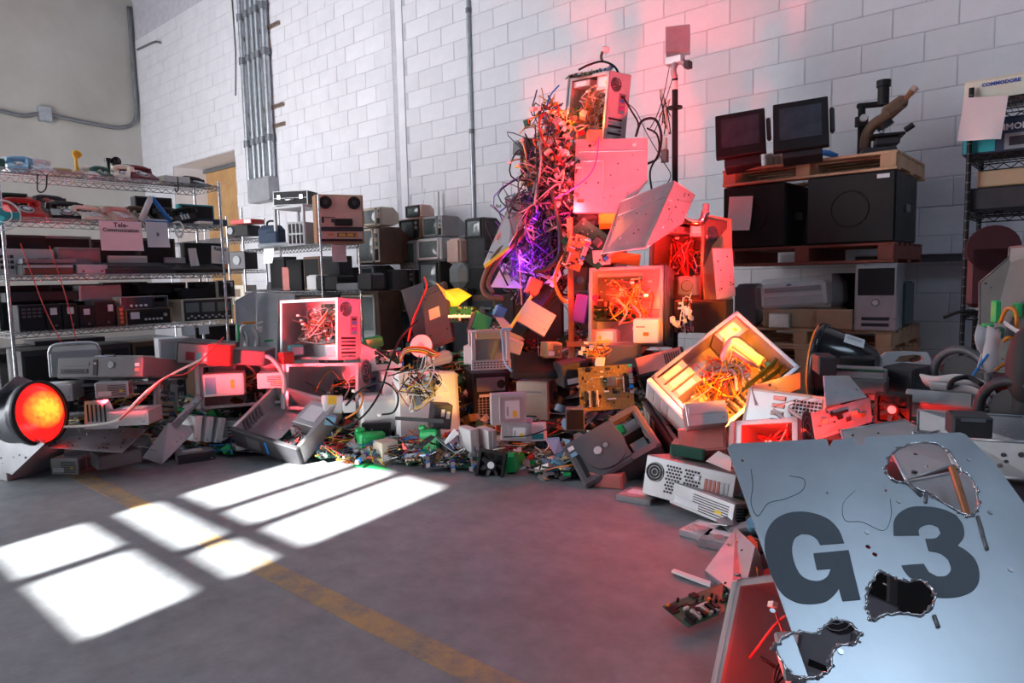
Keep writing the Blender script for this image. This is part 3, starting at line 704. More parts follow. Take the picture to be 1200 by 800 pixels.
def crate(name, label, cat, M, w, h, d, mt, trim=None, ch=.004, group=None, extra=None, panel=True):
    """plain cabinet or housing with a front plate and seams"""
    t = thing(name, label, cat, M, group)
    part(t, 'body', None, lambda mb: mb.box((0, d / 2, h / 2), (w, d, h), mt, ch=ch))
    if panel: part(t, 'front_plate', None, lambda mb: mb.box((0, -.0015, h / 2), (w * .9, .004, h * .86), trim or mt, ch=.0015))
    if extra: extra(t)
    return t
def sticker_on(t, x, z, w, h, mt='label', y=-.0045): part(t, 'sticker', None, lambda mb: mb.box((x, y, z), (w, .001, h), mt))
def sheet(label, M, w, h, mt='steel', t=.0016, flange=.012, ribs=(), holes=(), dots=0, seed=1, cut=None, name='steel_cover', cat='panel', group=None, lines=()):
    """pressed sheet metal panel in the local xz plane facing -Y, with real holes, folded edges, embossed ribs, screws"""
    o = thing(name, label, cat, M, group); q = random.Random(seed)
    outer = cut or [(-w / 2, 0), (w / 2, 0), (w / 2, h), (-w / 2, h)]
    hl = [circle(x * w, z * h, r) for x, z, r in holes]
    link('plate', outline_mesh([outer] + hl, t, mt), o)
    if flange:
        part(o, 'folded_edge', None, lambda mb: [mb.box(((a[0] + b[0]) / 2, flange / 2, (a[1] + b[1]) / 2), (((b[0] - a[0]) ** 2 + (b[1] - a[1]) ** 2) ** .5, flange, t), mt, T((a[0] + b[0]) / 2, 0, (a[1] + b[1]) / 2) @ Matrix.Rotation(-math.atan2(b[1] - a[1], b[0] - a[0]), 4, 'Y') @ T(-(a[0] + b[0]) / 2, 0, -(a[1] + b[1]) / 2)) for a, b in zip(outer, outer[1:] + outer[:1])])
    for x0, z0, x1, z1 in ribs:
        part(o, 'rib', None, lambda mb: mb.cyl((x0 * w, -.001, z0 * h), (x1 * w, -.001, z1 * h), .006, mt, 8))
    if dots: part(o, 'rivets', None, lambda mb: [mb.cyl((x, 0, z), (x, -.004, z), q.uniform(.003, .005), q.choice(['chrome', 'alu', 'steel_dark']), 8) for x, z in [(q.uniform(-.45, .45) * w, q.uniform(.06, .94) * h) for _ in range(dots)]], kind='stuff')
    return o
def cable(label, pts, r, mt, name='cable', cat='cable', n=6, ends=None, group=None, flat=None):
    o = thing(name, label, cat, T(pts[0]), group); base = Vector(pts[0])
    P = [Vector(p) - base for p in pts]
    part(o, 'cord', None, lambda mb: mb.tube(spline(P, n), r, mt, 6, flat=flat))
    if ends: part(o, 'plug', None, lambda mb: mb.box(P[-1], (.03, .016, .016), ends, ch=.002))
    return o
def paper_sheet(label, M, w, h, mt='paper', curl=.02, lines=(), name='paper_sign', group=None):
    """sheet of paper hanging in the xz plane, top edge at z=h"""
    t = thing(name, label, 'sign', M, group); nx, nz = 6, 8; vs = []
    for side in (0, 1):
        for j in range(nz + 1):
            for i in range(nx + 1):
                u, v = i / nx - .5, j / nz
                vs.append((u * w, -curl * ((1 - v) ** 2) * (1 + .6 * math.sin(u * 5)) + side * .0006, v * h))
    fs = []
    N = (nx + 1) * (nz + 1)
    for j in range(nz):
        for i in range(nx):
            a = j * (nx + 1) + i; fs.append((a, a + 1, a + nx + 2, a + nx + 1)); fs.append((N + a, N + a + nx + 1, N + a + nx + 2, N + a + 1))
    part(t, 'sheet', None, lambda mb: mb._add(vs, fs, mt, True))
    for body, size, z in lines:
        o = link('lettering', text_mesh(body, size, 'ink', size * .02), t, T(0, -curl * (1 - z) ** 2 * 1.6 - .002, z * h) @ UP)
    return t
def wire_rack(name, label, M, L, D, H, shelves, metal='chrome', group=None, posts=((0, 0), (1, 0), (0, 1), (1, 1))):
    """wire shelving: local x along the length, front at y=0, depth to +y"""
    t = thing(name, label, 'rack', M, group)
    for a, b in posts:
        def po(mb):
            mb.cyl((0, 0, 0), (0, 0, H), .0125, metal, 10)
            for k in range(int(H / .05)): mb.cyl((0, 0, .04 + k * .05), (0, 0, .043 + k * .05), .0138, 'steel_dark', 10, caps=False)
        part(t, 'post', r3(H, metal), po, T(a * L, b * D, 0))
    def sh(mb):
        for y in (0, D):
            mb.cyl((0, y, .012), (L, y, .012), .0035, metal, 6).cyl((0, y, -.022), (L, y, -.022), .0035, metal, 6)
            n = int(L / .035)
            mb.tube([(L * i / n, y, .010 if i % 2 else -.020) for i in range(n + 1)], .0045, metal, 4)
        for x in (0, L):
            mb.cyl((x, 0, .012), (x, D, .012), .0035, metal, 6).cyl((x, 0, -.022), (x, D, -.022), .0035, metal, 6)
            n = int(D / .035); mb.tube([(x, D * i / n, .010 if i % 2 else -.020) for i in range(n + 1)], .003, metal, 4)
        for k in range(1, int(L / .028)): mb.cyl((k * .028, 0, .013), (k * .028, D, .013), .0016, metal, 4, caps=False)
        for y in (D * .33, D * .66): mb.cyl((0, y, .006), (L, y, .006), .0035, metal, 6)
    for z in shelves: part(t, 'wire_shelf', r3(L, D, metal), sh, T(0, 0, z - .015))
    return t
def pallet(label, M, w, d, h=.12, mt='pallet_wood', group=None, nb=6):
    t = thing('pallet', label, 'pallet', M, group); q = random.Random(len(label))
    bt = .018
    for k in range(3):
        part(t, 'stringer', r3(w, d, h, mt), lambda mb: mb.box((0, d / 2, h / 2), (.09, d, h - 2 * bt), mt, ch=.003), T(-w / 2 + .05 + k * (w - .1) / 2, 0, 0))
    for k in range(nb):
        part(t, 'deck_board', r3(w, d, h, mt), lambda mb: mb.box((0, 0, 0), (w, d / nb * .72, bt), mt, ch=.002), T(0, d * (k + .5) / nb - d / nb * .13 * (1 if k == 0 else 0), h - bt / 2))
    for k in range(3):
        part(t, 'base_board', r3(w, d, h, mt), lambda mb: mb.box((0, 0, 0), (w, .10, bt), mt, ch=.002), T(0, .05 + k * (d - .1) / 2, bt / 2))
    return t
def speaker_box(label, M, w, h, d, grp=None):
    t = thing('speaker_cabinet', label, 'speaker', M, grp)
    part(t, 'cabinet', None, lambda mb: mb.box((0, d / 2, h / 2), (w, d, h), 'black', ch=.008))
    part(t, 'front_baffle', None, lambda mb: mb.box((0, -.003, h / 2), (w * .97, .008, h * .97), 'black', ch=.002))
    part(t, 'driver_ring', None, lambda mb: mb.lathe([(w * .2, -.0075), (w * .205, -.013), (w * .22, -.013), (w * .225, -.0075)], 'black', 32, T(0, 0, h * .5), 'y'))
    part(t, 'handle', None, lambda mb: mb.box((w / 2 + .006, d * .5, h * .5), (.014, .12, .05), 'steel_dark', ch=.004))
    return t
def scrap_can(label, M, r=.15, L=.28, body='steel_dark', lens='red_lens', group=None):
    """stage flood lamp: lens disc towards -Y, tapering can behind"""
    t = thing('stage_lamp', label, 'lamp', M, group)
    part(t, 'can', None, lambda mb: mb.lathe([(r * 1.04, -.01), (r * 1.04, .03), (r * .9, .06), (r * .86, L * .6), (r * .5, L), (.0, L)], body, 32, None, 'y'))
    part(t, 'rim', None, lambda mb: mb.lathe([(r * .98, -.018), (r * 1.07, -.018), (r * 1.07, .004), (r * .98, .004)], 'black', 32, None, 'y'))
    part(t, 'lens', None, lambda mb: mb.lathe([(0.0, -.045), (r * .3, -.041), (r * .6, -.030), (r * .85, -.014), (r * .98, -.002)], lens, 32, None, 'y'))
    part(t, 'yoke', None, lambda mb: mb.box((-r * 1.16, .08, 0), (.012, .05, r * .8), 'steel', ch=.002).box((r * 1.16, .08, 0), (.012, .05, r * .8), 'steel', ch=.002))
    return t
# ------------------------------------------------------------------ chrome rack of telephones on the left
RX = -5.76
SH = (1.825, 1.494, 1.088, 0.684)
wire_rack('wire_rack', 'chrome wire rack full of telephones and radios near the plaster wall', T(RX, 1.32, 0) @ rot(90), 1.55, .46, 1.86, SH)
wire_rack('wire_rack', 'chrome wire rack cropped by the left picture edge', T(RX - .05, -.30, 0) @ rot(90), 1.52, .46, 1.86, SH)
def onrack(px, k, back=.05, dyaw=0, dz=0.0, rx=0, ry=0):
    X = RX - back
    return T(X, onX(px, 300, X).y, SH[k] + dz + .002) @ rot(90 + dyaw, rx, ry)
# top shelf
crate('storage_tin', 'dark green tin at the left end of the top shelf', 'tin', onrack(9, 0, .1), .07, .07, .1, 'dkgreen')
rotary_phone('pale blue telephone on the top rack shelf', onrack(30, 0, .04, -20), 'sky_blue', .12, .16, .075)
rotary_phone('glossy white telephone standing behind the pale blue one', onrack(42, 0, .22, 15), 'white', .22, .18, .09)
rotary_phone('white telephone with handset on the top rack shelf beside the yellow handset stand', onrack(62, 0, .05, 10), 'white', .15, .18, .075, dial=False)
t = thing('novelty_telephone', 'tan telephone base with upright yellow handset on the top rack shelf', 'telephone', onrack(90, 0, .06))
part(t, 'base', None, lambda mb: mb.box((-.04, .09, .02), (.13, .16, .04), 'tan', ch=.012).box((.085, .09, .014), (.11, .14, .028), 'rose', ch=.01))
part(t, 'cradle_post', None, lambda mb: mb.cyl((.075, .09, .028), (.075, .09, .10), .013, 'yellow', 12))
part(t, 'handset', None, lambda mb: mb.cyl((.075, .09, .10), (.075, .09, .15), .011, 'yellow', 12).lathe([(.012, .13), (.03, .165), (.034, .18), (.02, .185), (.0, .17)], 'yellow', 16, T(.075, .09, .15) @ Matrix.Rotation(R_(70), 4, 'X') @ T(0, 0, -.15)))
rotary_phone('flat off-white push-button telephone beside the green one', onrack(119, 0, .05), 'cream', .13, .17, .05, dial=False)
rotary_phone('sage green telephone on the top rack shelf', onrack(134, 0, .05, 10), 'dkgreen', .10, .16, .06)
t = thing('candlestick_telephone', 'small black upright telephone behind the green one', 'telephone', onrack(142, 0, .2))
part(t, 'stem', None, lambda mb: mb.cyl((0, 0, 0), (0, 0, .02), .045, 'black_gloss', 18).cyl((0, 0, .02), (0, 0, .12), .014, 'black_gloss', 12))
part(t, 'mouthpiece', None, lambda mb: mb.lathe([(.012, 0), (.018, -.02), (.034, -.045), (.036, -.05), (.0, -.04)], 'black_gloss', 18, T(0, 0, .14), 'y').ell((0, .01, .145), (.03, .035, .028), 'black_gloss'))
part(t, 'receiver', None, lambda mb: mb.cyl((-.045, 0, .06), (-.045, 0, .15), .014, 'black_gloss', 12).cyl((-.045, 0, .14), (-.045, 0, .165), .024, 'black_gloss', 14))
rotary_phone('rounded cream telephone right of the green one', onrack(150, 0, .04, -25), 'cream', .11, .14, .085)
rotary_phone('maroon rotary telephone on the top rack shelf', onrack(178, 0, .05, 12), 'maroon', .22, .2, .10)
crate('answering_machine', 'flat cream answering machine on the top rack shelf', 'machine', onrack(214, 0, .05), .21, .055, .2, 'cream', 'white')
rotary_phone('low black telephone at the right end of the top shelf', onrack(244, 0, .06, 20), 'black', .2, .18, .05, dial=False)
# second shelf
rotary_phone('bright red rotary telephone on the second rack shelf', onrack(39, 1, .03, 8), 'red', .2, .18, .115)
rotary_phone('faded pink-red telephone behind the bright red one', onrack(45, 1, .24, -15), 'pinkred', .2, .18, .15)
rotary_phone('black rotary telephone right of the bright red one', onrack(84, 1, .04, -8), 'black_gloss', .2, .2, .11)
rotary_phone('black telephone behind with its handset raised', onrack(77, 1, .25, 20, .06), 'charcoal', .2, .18, .11)
gear('wall telephone with dark panel in a cream frame', onrack(112, 1, .26), .15, .13, .08, 'cream', 'brown', [('disp', 0, .5, .7, .7, 'charcoal')], 'wall_telephone', 'telephone')
crate('doorbell_box', 'small cream box leaning behind the cream telephone', 'box', onrack(131, 1, .22, 15), .09, .13, .06, 'cream')
rotary_phone('cream push-button telephone on the second rack shelf', onrack(119, 1, .03, 18), 'cream', .22, .19, .085, dial=False)
rotary_phone('beige rose push-button telephone beside the blue triangle', onrack(153, 1, .03, 18), 'rose', .18, .19, .09, dial=False)
t = thing('triangle_telephone', 'blue and white triangular telephone with a white cord loop', 'telephone', onrack(187, 1, .02))
tri = [(-.115, .0), (.115, .0), (-.015, .20)]
part(t, 'white_side', None, lambda mb: mb.tube([(-.11, .03, .012), (-.02, .03, .20)], .024, 'white', 10).tube([(-.10, .03, .012), (.10, .03, .012)], .016, 'white', 8))
part(t, 'blue_side', None, lambda mb: mb.tube([(-.02, .025, .20), (.115, .025, .012)], .018, 'blue', 10).tube([(.115, .02, .008), (-.08, .02, .008)], .008, 'blue', 8))
part(t, 'cord', None, lambda mb: mb.tube(spline([(.12, .0, .0), (.17, -.02, .005), (.19, -.03, -.05), (.17, -.03, -.11), (.135, -.03, -.10), (.125, -.02, -.03), (.13, 0, 0)], 5), .008, 'white', 8))
for i, (px, b, c, dz, l) in enumerate(((176, .2, 'brown', 0, 'brown telephone handset lying behind the blue triangle'), (205, .18, 'charcoal', 0, 'dark telephone leaning behind the blue triangle'), (222, .08, 'black', 0, 'black telephone tipped on edge at the right of the second shelf'))):
    rotary_phone(l, onrack(px, 1, b, 20 - 20 * i, .01, 0, -12 * (i == 2)), c, .17, .16, .11, dial=False)
crate('fabric_case', 'dark navy flat case at the right end of the second shelf', 'case', onrack(252, 1, .1), .26, .055, .25, 'navy')
crate('white_booklet', 'white booklet lying at the edge of the second shelf', 'booklet', onrack(245, 1, .0, 10), .12, .025, .1, 'white')
# third shelf
gear('grey radio with knobs behind the front post of the rack', onrack(30, 2, .2, 0), .36, .19, .2, 'steel_light', 'ltgrey', [('knob', -.1, .4, .02, 'charcoal'), ('knob', .1, .4, .02, 'charcoal'), ('disp', .3, .4, .2, .5, 'charcoal'), ('keys', -.45, -.2, .2, .8, 3, 3, 'charcoal')], 'radio', 'radio')
gear('dark turntable with a red-brown front on the third shelf', onrack(56, 2, .03), .32, .075, .3, 'charcoal', 'brown', [('disp', 0, .78, .96, .24, 'ltgrey'), ('disp', 0, .3, .96, .4, 'pallet_red')], 'turntable', 'turntable')
crate('dust_cover', 'dark flat plastic lid lying on the turntable', 'lid', onrack(58, 2, .06, 0, .08), .34, .035, .26, 'steel_dark')
gear('small silver unit with two red lamps on the third shelf', onrack(107, 2, .03), .21, .072, .18, 'ltgrey', 'ltgrey', [('knob', -.3, .3, .007, 'red'), ('knob', .3, .3, .007, 'red')], 'control_unit', 'unit')
crate('cabinet_box', 'brown grey metal box standing behind the silver unit', 'box', onrack(93, 2, .28), .30, .21, .16, 'grey', 'steel_dark')
crate('white_carton', 'white carton behind the telecommunication sign', 'box', onrack(150, 2, .32), .3, .15, .12, 'white')
crate('steel_box', 'grey metal box behind the lettered second sign', 'box', onrack(205, 2, .34), .18, .14, .1, 'steel')
def keyboard_deck(label, M, w, d, h0, h1, rows, name, cat, mt='charcoal', key='dkgrey'):
    t = thing(name, label, cat, M)
    part(t, 'body', None, lambda mb: mb.prism([(0, 0), (0, h0), (d, h1), (d, 0)], -w / 2, w / 2, mt, axis='x'))
    sl = math.atan2(h1 - h0, d)
    for j in range(rows):
        def row(mb):
            n = 15
            for i in range(n): mb.box((-w * .42 + w * .84 * (i + .5) / n, 0, .006), (w * .84 / n * .82, d * .6 / max(rows, 4) * .82, .012), key, ch=.002)
        if rows: part(t, 'key_row', r3(w, d, rows, key), row, T(0, d * (.2 + .62 * (j + .5) / rows), h0 + (h1 - h0) * (.2 + .62 * (j + .5) / rows)) @ Matrix.Rotation(sl, 4, 'X'))
    return t
keyboard_deck('grey electric typewriter keyboard on the third rack shelf', onrack(166, 2, .0), .52, .26, .035, .09, 5, 'typewriter', 'typewriter')
keyboard_deck('black sloping deck at the right end of the third shelf', onrack(236, 2, .0), .44, .3, .03, .09, 0, 'mixing_deck', 'deck', 'black')
# fourth shelf
for i, (px, w, h, lb) in enumerate(((31, .16, .19, 'wide black two-way radio base beside the left post'), (57, .10, .19, 'black two-way radio with label, second from the left post'), (77, .10, .19, 'black two-way radio with label hung by the pink string'), (96, .10, .17, 'black box with a small round-cornered label'), (118, .15, .2, 'grey black test unit with a tall white label'))):
    g = gear(lb, onrack(px, 3, .04), w, h, .2, 'charcoal' if i < 4 else 'dkgrey', 'black', [('knob', .1, .18, .009, 'dkgrey'), ('disp', 0 if i < 4 else .25, .72, .42 if i < 4 else .24, .26, 'label')] if i else [('keys', -.4, .4, .5, .9, 4, 3, 'dkgrey')], 'two_way_radio', 'radio', 'two-way radios on the fourth rack shelf')
gear('narrow rack unit with copper knobs on the fourth shelf', onrack(136, 3, .02), .05, .16, .2, 'charcoal', 'brown', [('knob', 0, .2 + .2 * i, .012, 'copper') for i in range(4)], 'rack_unit', 'unit')
gear('brown wooden stereo receiver at the bottom of its stack', onrack(170, 3, .03), .33, .12, .26, 'dark_wood', 'black', [('disp', -.33, .62, .2, .45, 'label')] + [('knob', -.1 + .09 * i, .35, .009, 'ltgrey') for i in range(5)] + [('knob', .36, .6, .014, 'grey')], 'stereo_receiver', 'receiver', sidem='wood')
gear('silver radio receiver on top of the wooden one', onrack(166, 3, .03, 0, .123), .36, .10, .24, 'cream', 'screen', [('knob', -.3 + .1 * i, .3, .010, 'white') for i in range(4)] + [('disp', .3, .5, .3, .75, 'black'), ('disp', .3, .7, .2, .3, 'label'), ('disp', -.2, .7, .4, .3, 'charcoal')], 'radio_receiver', 'receiver')
g = gear('studio monitor unit with three small screens on the fourth shelf', onrack(240, 3, .02), .42, .185, .26, 'cream', 'charcoal', [('disp', -.32 + .32 * i, .62, .26, .42, 'crt_grey') for i in range(3)] + [('knob', -.42 + .07 * i, .16 + .08 * (i % 2), .008, 'ltgrey') for i in range(13)], 'monitor_unit', 'monitor', sidem='cream')
crate('audio_amplifier', 'grey metal amplifier behind the two-way radios', 'amplifier', onrack(115, 3, .2, 0, .2), .30, .12, .2, 'steel', 'grey')
crate('storage_box', 'dark wide unit stacked behind at the left of the fourth shelf', 'box', onrack(50, 3, .22, 0, .21), .5, .07, .2, 'charcoal')
crate('camera_bag', 'black camera bag above the studio monitor unit', 'bag', onrack(225, 3, .10, 0, .19), .24, .09, .2, 'black', ch=.03)
crate('photo_camera', 'black camera lying on the black bag', 'camera', onrack(235, 3, .12, 12, .28), .14, .05, .1, 'black_gloss', 'black')
gear('small framed picture panel above the studio monitor unit', onrack(263, 3, .06, 0, .19), .15, .15, .05, 'cream', 'charcoal', [('disp', -.1, .5, .7, .7, 'black'), ('disp', .2, .75, .35, .3, 'label')], 'framed_picture', 'picture')
crate('dark_bin', 'black plastic bin above the wooden stereo receiver', 'bin', onrack(180, 3, .2, 0, .24), .26, .09, .2, 'black')
# below the rack
for yy, lb in ((1.545, 'black equipment cabinet under the left end of the rack'), (1.915, 'black equipment cabinet under the middle of the rack'), (2.285, 'dark brown cabinet under the receivers')):
    crate('equipment_cabinet', lb, 'cabinet', T(RX - .04, yy, 0) @ rot(90), .355, .55, .38, 'charcoal' if yy < 2 else 'dark_wood', 'black')
crate('beige_carton', 'tan carton under the studio monitor unit', 'box', T(RX - .04, 2.655, 0) @ rot(90), .34, .42, .38, 'cardboard')
for px, lb in ((215, 'white label card hanging below the fourth shelf, left of the pair'), (232, 'white lined card hanging below the fourth shelf, right of the pair')):
    paper_sheet(lb, T(RX + .02, onX(px, 300, RX).y, .575) @ rot(90), .085, .075, 'paper', .004)
paper_sheet('large white paper sign reading Tele-Communication', T(RX + .02, onX(143, 300, RX).y, 1.265) @ rot(90), .30, .225, 'paper', .012, (('Tele-', .05, .86), ('Communication', .040, .69)))
paper_sheet('white paper sign with a faint letter B', T(RX + .02, onX(185, 300, RX).y, 1.295) @ rot(90), .165, .20, 'paper', .02, (('B', .04, .5),))
paper_sheet('white paper sign reading Radios at the rack end', T(RX - .02, onX(257, 300, RX - .02).y, 1.165) @ rot(90, 0, 4), .15, .15, 'paper', .01, (('Radios', .04, .84),))
paper_sheet('narrow torn white paper beside the Radios sign', T(RX - .12, onX(228, 300, RX - .1).y, 1.15) @ rot(90, 0, -3), .07, .15, 'paper', .02)
for i, (x0, y0, x1, y1, x2, y2, lb) in enumerate(((24, 285, 52, 360, 74, 405, 'pink red string slanting across the left of the rack'), (58, 288, 78, 350, 90, 402, 'pink red string hanging to the grey handle'))):
    cable(lb, [onX(x0, y0, RX + .03), onX(x1, y1, RX + .05), onX(x2, y2, RX + .10)], .004, 'red', 'string', 'string')
cable('black hook ring hanging under the top shelf', [onX(44, 204, RX + .005), onX(44, 222, RX + .02), onX(49, 225, RX + .03), onX(54, 220, RX + .02), onX(55, 205, RX + .005)], .005, 'black', 'hook', 'hook')
cable('black hook hanging under the top shelf near its right end', [onX(208, 207, RX + .02), onX(209, 220, RX + .02), onX(207, 225, RX + .03), onX(205, 221, RX + .02)], .005, 'black', 'hook', 'hook')
t = thing('desk_fan', 'teal desk fan cut off by the left picture edge', 'fan', T(onX(3, 252, RX + .05)) @ rot(80))
part(t, 'guard', None, lambda mb: [mb.tube([(r * math.cos(a * math.pi / 12), -.03 + y, r * math.sin(a * math.pi / 12)) for a in range(25)], .003, 'white', 5) for r, y in ((.10, 0), (.10, .06), (.05, -.01))])
part(t, 'blades', None, lambda mb: [mb.box((0, 0, 0), (.09, .004, .05), 'teal', Matrix.Rotation(2.1 * k, 4, 'Y') @ T(.05, 0, 0) @ Matrix.Rotation(.5, 4, 'X'), ch=.002) for k in range(3)])
part(t, 'motor', None, lambda mb: mb.cyl((0, .01, 0), (0, .12, 0), .035, 'teal', 16).cyl((0, .07, 0), (0, .07, -.2), .012, 'white', 10))
# ------------------------------------------------------------------ second rack with the tape recorder, and the radio rack behind
R2X, R2Y = -7.42, 3.94
wire_rack('wire_rack', 'chrome wire rack carrying the reel tape recorder', T(R2X, R2Y, 0), 1.52, .46, 1.84, (1.37, .90, .45))
wire_rack('wire_rack', 'chrome wire rack of radios behind the telephone rack', T(-9.1, R2Y - .1, 0), 1.52, .46, 1.75, (1.52, 1.15, .75))
P = Vector((-5.84, 4.14, 1.372))
t = thing('reel_tape_recorder', 'wooden cased reel tape recorder standing on the middle rack', 'tape recorder', T(P) @ rot(64))
w, h, d = .47, .48, .22
part(t, 'wooden_case', None, lambda mb: mb.box((0, d / 2, h / 2), (w, d, h), 'wood', ch=.005))
fp = part(t, 'face_plate', None, lambda mb: mb.box((0, -.003, h / 2), (w * .93, .01, h * .94), 'rose', ch=.002))
for x in (-.3, .3): part(t, 'reel_hub', 'x', lambda mb: mb.cyl((0, 0, 0), (0, -.03, 0), .062, 'black', 24).cyl((0, -.03, 0), (0, -.05, 0), .022, 'charcoal', 16), T(w * x, -.008, h * .83))
part(t, 'head_cover', None, lambda mb: mb.box((.03, -.02, h * .43), (.18, .03, .07), 'black', ch=.01).cyl((-.07, -.01, h * .46), (-.07, -.03, h * .46), .02, 'charcoal', 14).box((-.17, -.008, h * .48), (.02, .01, .06), 'black').box((-.1, -.012, h * .53), (.1, .006, .006), 'charcoal', Matrix.Rotation(.0, 4, 'Y')))
part(t, 'control_strip', None, lambda mb: mb.box((0, -.01, h * .29), (w * .93, .012, h * .09), 'charcoal', ch=.002).box((0, -.01, h * .06), (w * .9, .008, h * .05), 'black'))
part(t, 'level_meters', None, lambda mb: mb.box((.05, -.010, h * .17), (.17, .010, h * .08), 'black').box((.01, -.016, h * .17), (.07, .004, h * .06), 'amber').box((.09, -.016, h * .17), (.07, .004, h * .06), 'amber').box((-.1, -.012, h * .18), (.05, .006, .02), 'orange').box((.15, -.012, h * .17), (.02, .006, .05), 'orange'))
for x in (-.16, .19): part(t, 'knob', 'y', lambda mb: mb.cyl((0, 0, 0), (0, -.02, 0), .012, 'steel_light', 14), T(x, -.008, h * .16))
# small white table with the road case
P = at(345, 287, 6.75); P.z = 1.372
t = thing('side_table', 'small white metal table standing on the middle rack', 'table', T(-6.72, 4.10, 1.372) @ rot(8))
part(t, 'table_top', None, lambda mb: mb.box((0, .17, .43), (.50, .36, .03), 'ltgrey', ch=.004))
for x in (-.23, .23):
    for y in (.01, .33): part(t, 'leg', 'st', lambda mb: mb.box((0, 0, .21), (.03, .03, .42), 'ltgrey', ch=.003), T(x, y, 0))
t = thing('road_case', 'black road case with metal corners on the small white table', 'case', T(-6.68, 4.11, 1.372 + .446) @ rot(30))
part(t, 'shell', None, lambda mb: mb.box((0, .12, .075), (.40, .24, .15), 'black', ch=.006))
part(t, 'metal_edging', None, lambda mb: [mb.box((x, y, .075), (.010, .010, .154), 'steel', ch=.002) for x in (-.196, .196) for y in (.004, .236)] + [mb.box((0, y, z), (.4, .008, .008), 'steel', ch=.002) for y in (.002, .238) for z in (.004, .075, .147)])
for x in (-.13, .13): part(t, 'latch', 'rc', lambda mb: mb.box((0, -.006, .085), (.04, .012, .05), 'chrome', ch=.003), T(x, 0, 0))
part(t, 'handle', None, lambda mb: mb.tube(spline([(-.05, -.005, .07), (-.04, -.03, .055), (.04, -.03, .055), (.05, -.005, .07)], 4), .007, 'chrome', 6))
t = thing('travel_bag', 'navy blue padded bag on the middle rack', 'bag', T(-7.05, 4.02, 1.372) @ rot(25))
part(t, 'bag_body', None, lambda mb: mb.box((0, .1, .13), (.28, .2, .25), 'navy', ch=.05).box((.08, -.01, .1), (.16, .05, .16), 'navy', ch=.02))
part(t, 'carry_handle', None, lambda mb: mb.tube(spline([(-.06, .1, .25), (-.04, .1, .3), (.04, .1, .3), (.06, .1, .25)], 4), .012, 'black', 6))
t = thing('wire_basket', 'white slotted basket beside the tape recorder', 'basket', T(-6.42, 4.0, 1.372) @ rot(20))
part(t, 'basket_frame', None, lambda mb: [mb.box((x, 0, .12), (.014, .014, .24), 'grey') for x in (-.1, -.05, 0, .05, .1)] + [mb.box((0, 0, z), (.22, .016, .02), 'grey') for z in (.01, .12, .235)] + [mb.box((0, .2, .12), (.22, .01, .24), 'grey')] + [mb.box((x, .1, .12), (.01, .2, .24), 'grey') for x in (-.11, .11)])
crate('plastic_wrap_pack', 'pale plastic wrapped pack lying in front of the navy bag', 'pack', T(-6.85, 3.96, 1.372) @ rot(15), .45, .05, .14, 'smoke_clear', ch=.02, panel=False)
for px, py, zc, w, h, d, mt, lb, cat, nm in ((312, 338, 6.6, .14, .16, .2, 'white', 'white carton on the second level of the middle rack', 'box', 'carton'), (340, 338, 6.5, .32, .15, .25, 'black', 'black bag on the second level of the middle rack', 'bag', 'soft_bag'), (385, 338, 6.35, .42, .07, .25, 'grey', 'grey keyboard unit on the second level of the middle rack', 'keyboard', 'keyboard_unit'), (412, 338, 6.3, .18, .16, .2, 'charcoal', 'black speaker box at the right end of the middle rack', 'speaker', 'bookshelf_speaker')):
    P = at(px, py, zc); P.z = .902; P.y = max(P.y, R2Y + .02); crate(nm, lb, cat, T(P) @ rot(12), w, h, d, mt, ch=.02)
paper_sheet('white paper sheet hanging at the left of the middle rack', T(onY(314, 300, R2Y - .02).x, R2Y - .008, 1.20) @ rot(0), .21, .16, 'paper', .02)
paper_sheet('pinkish paper sheet hanging under the tape recorder', T(-5.885, R2Y + .2, 1.185) @ rot(90), .17, .17, 'paper_pink', .01)
crate('red_carton', 'small red carton on the middle rack', 'box', T(-7.0, 4.2, .902) @ rot(10), .12, .26, .1, 'pinkred')
for px, z, w, h, mt, f, lb, lay in ((249, 1.15, .2, .16, 'orange', 'copper', 'orange table radio on the rack behind', [('disp', 0, .5, .3, .6, 'label'), ('knob', .35, .4, .02, 'charcoal')]), (278, 1.15, .22, .2, 'charcoal', 'dkgrey', 'dark table radio right of the orange one', [('knob', 0, .5, .05, 'grey')]), (280, 1.52, .3, .12, 'charcoal', 'black', 'black camcorder on the radio rack', [('knob', -.3, .5, .04, 'grey')]), (285, 1.65, .3, .05, 'red', 'red', 'red and white flat box above the black camcorder', [('disp', .3, .5, .3, .8, 'white')]), (246, .75, .3, .25, 'steel', 'grey', 'grey radio on the lower level of the radio rack', [('knob', .2, .5, .03, 'charcoal')]), (272, .75, .3, .22, 'cream', 'beige', 'cream valve radio on the lower level of the radio rack', [('disp', 0, .6, .6, .4, 'brown')])):
    P = onY(px, 300, R2Y - .06); gear(lb, T(P.x, R2Y - .06, z + .002) @ rot(20), w, h, .2, mt, f, lay, 'table_radio', 'radio')
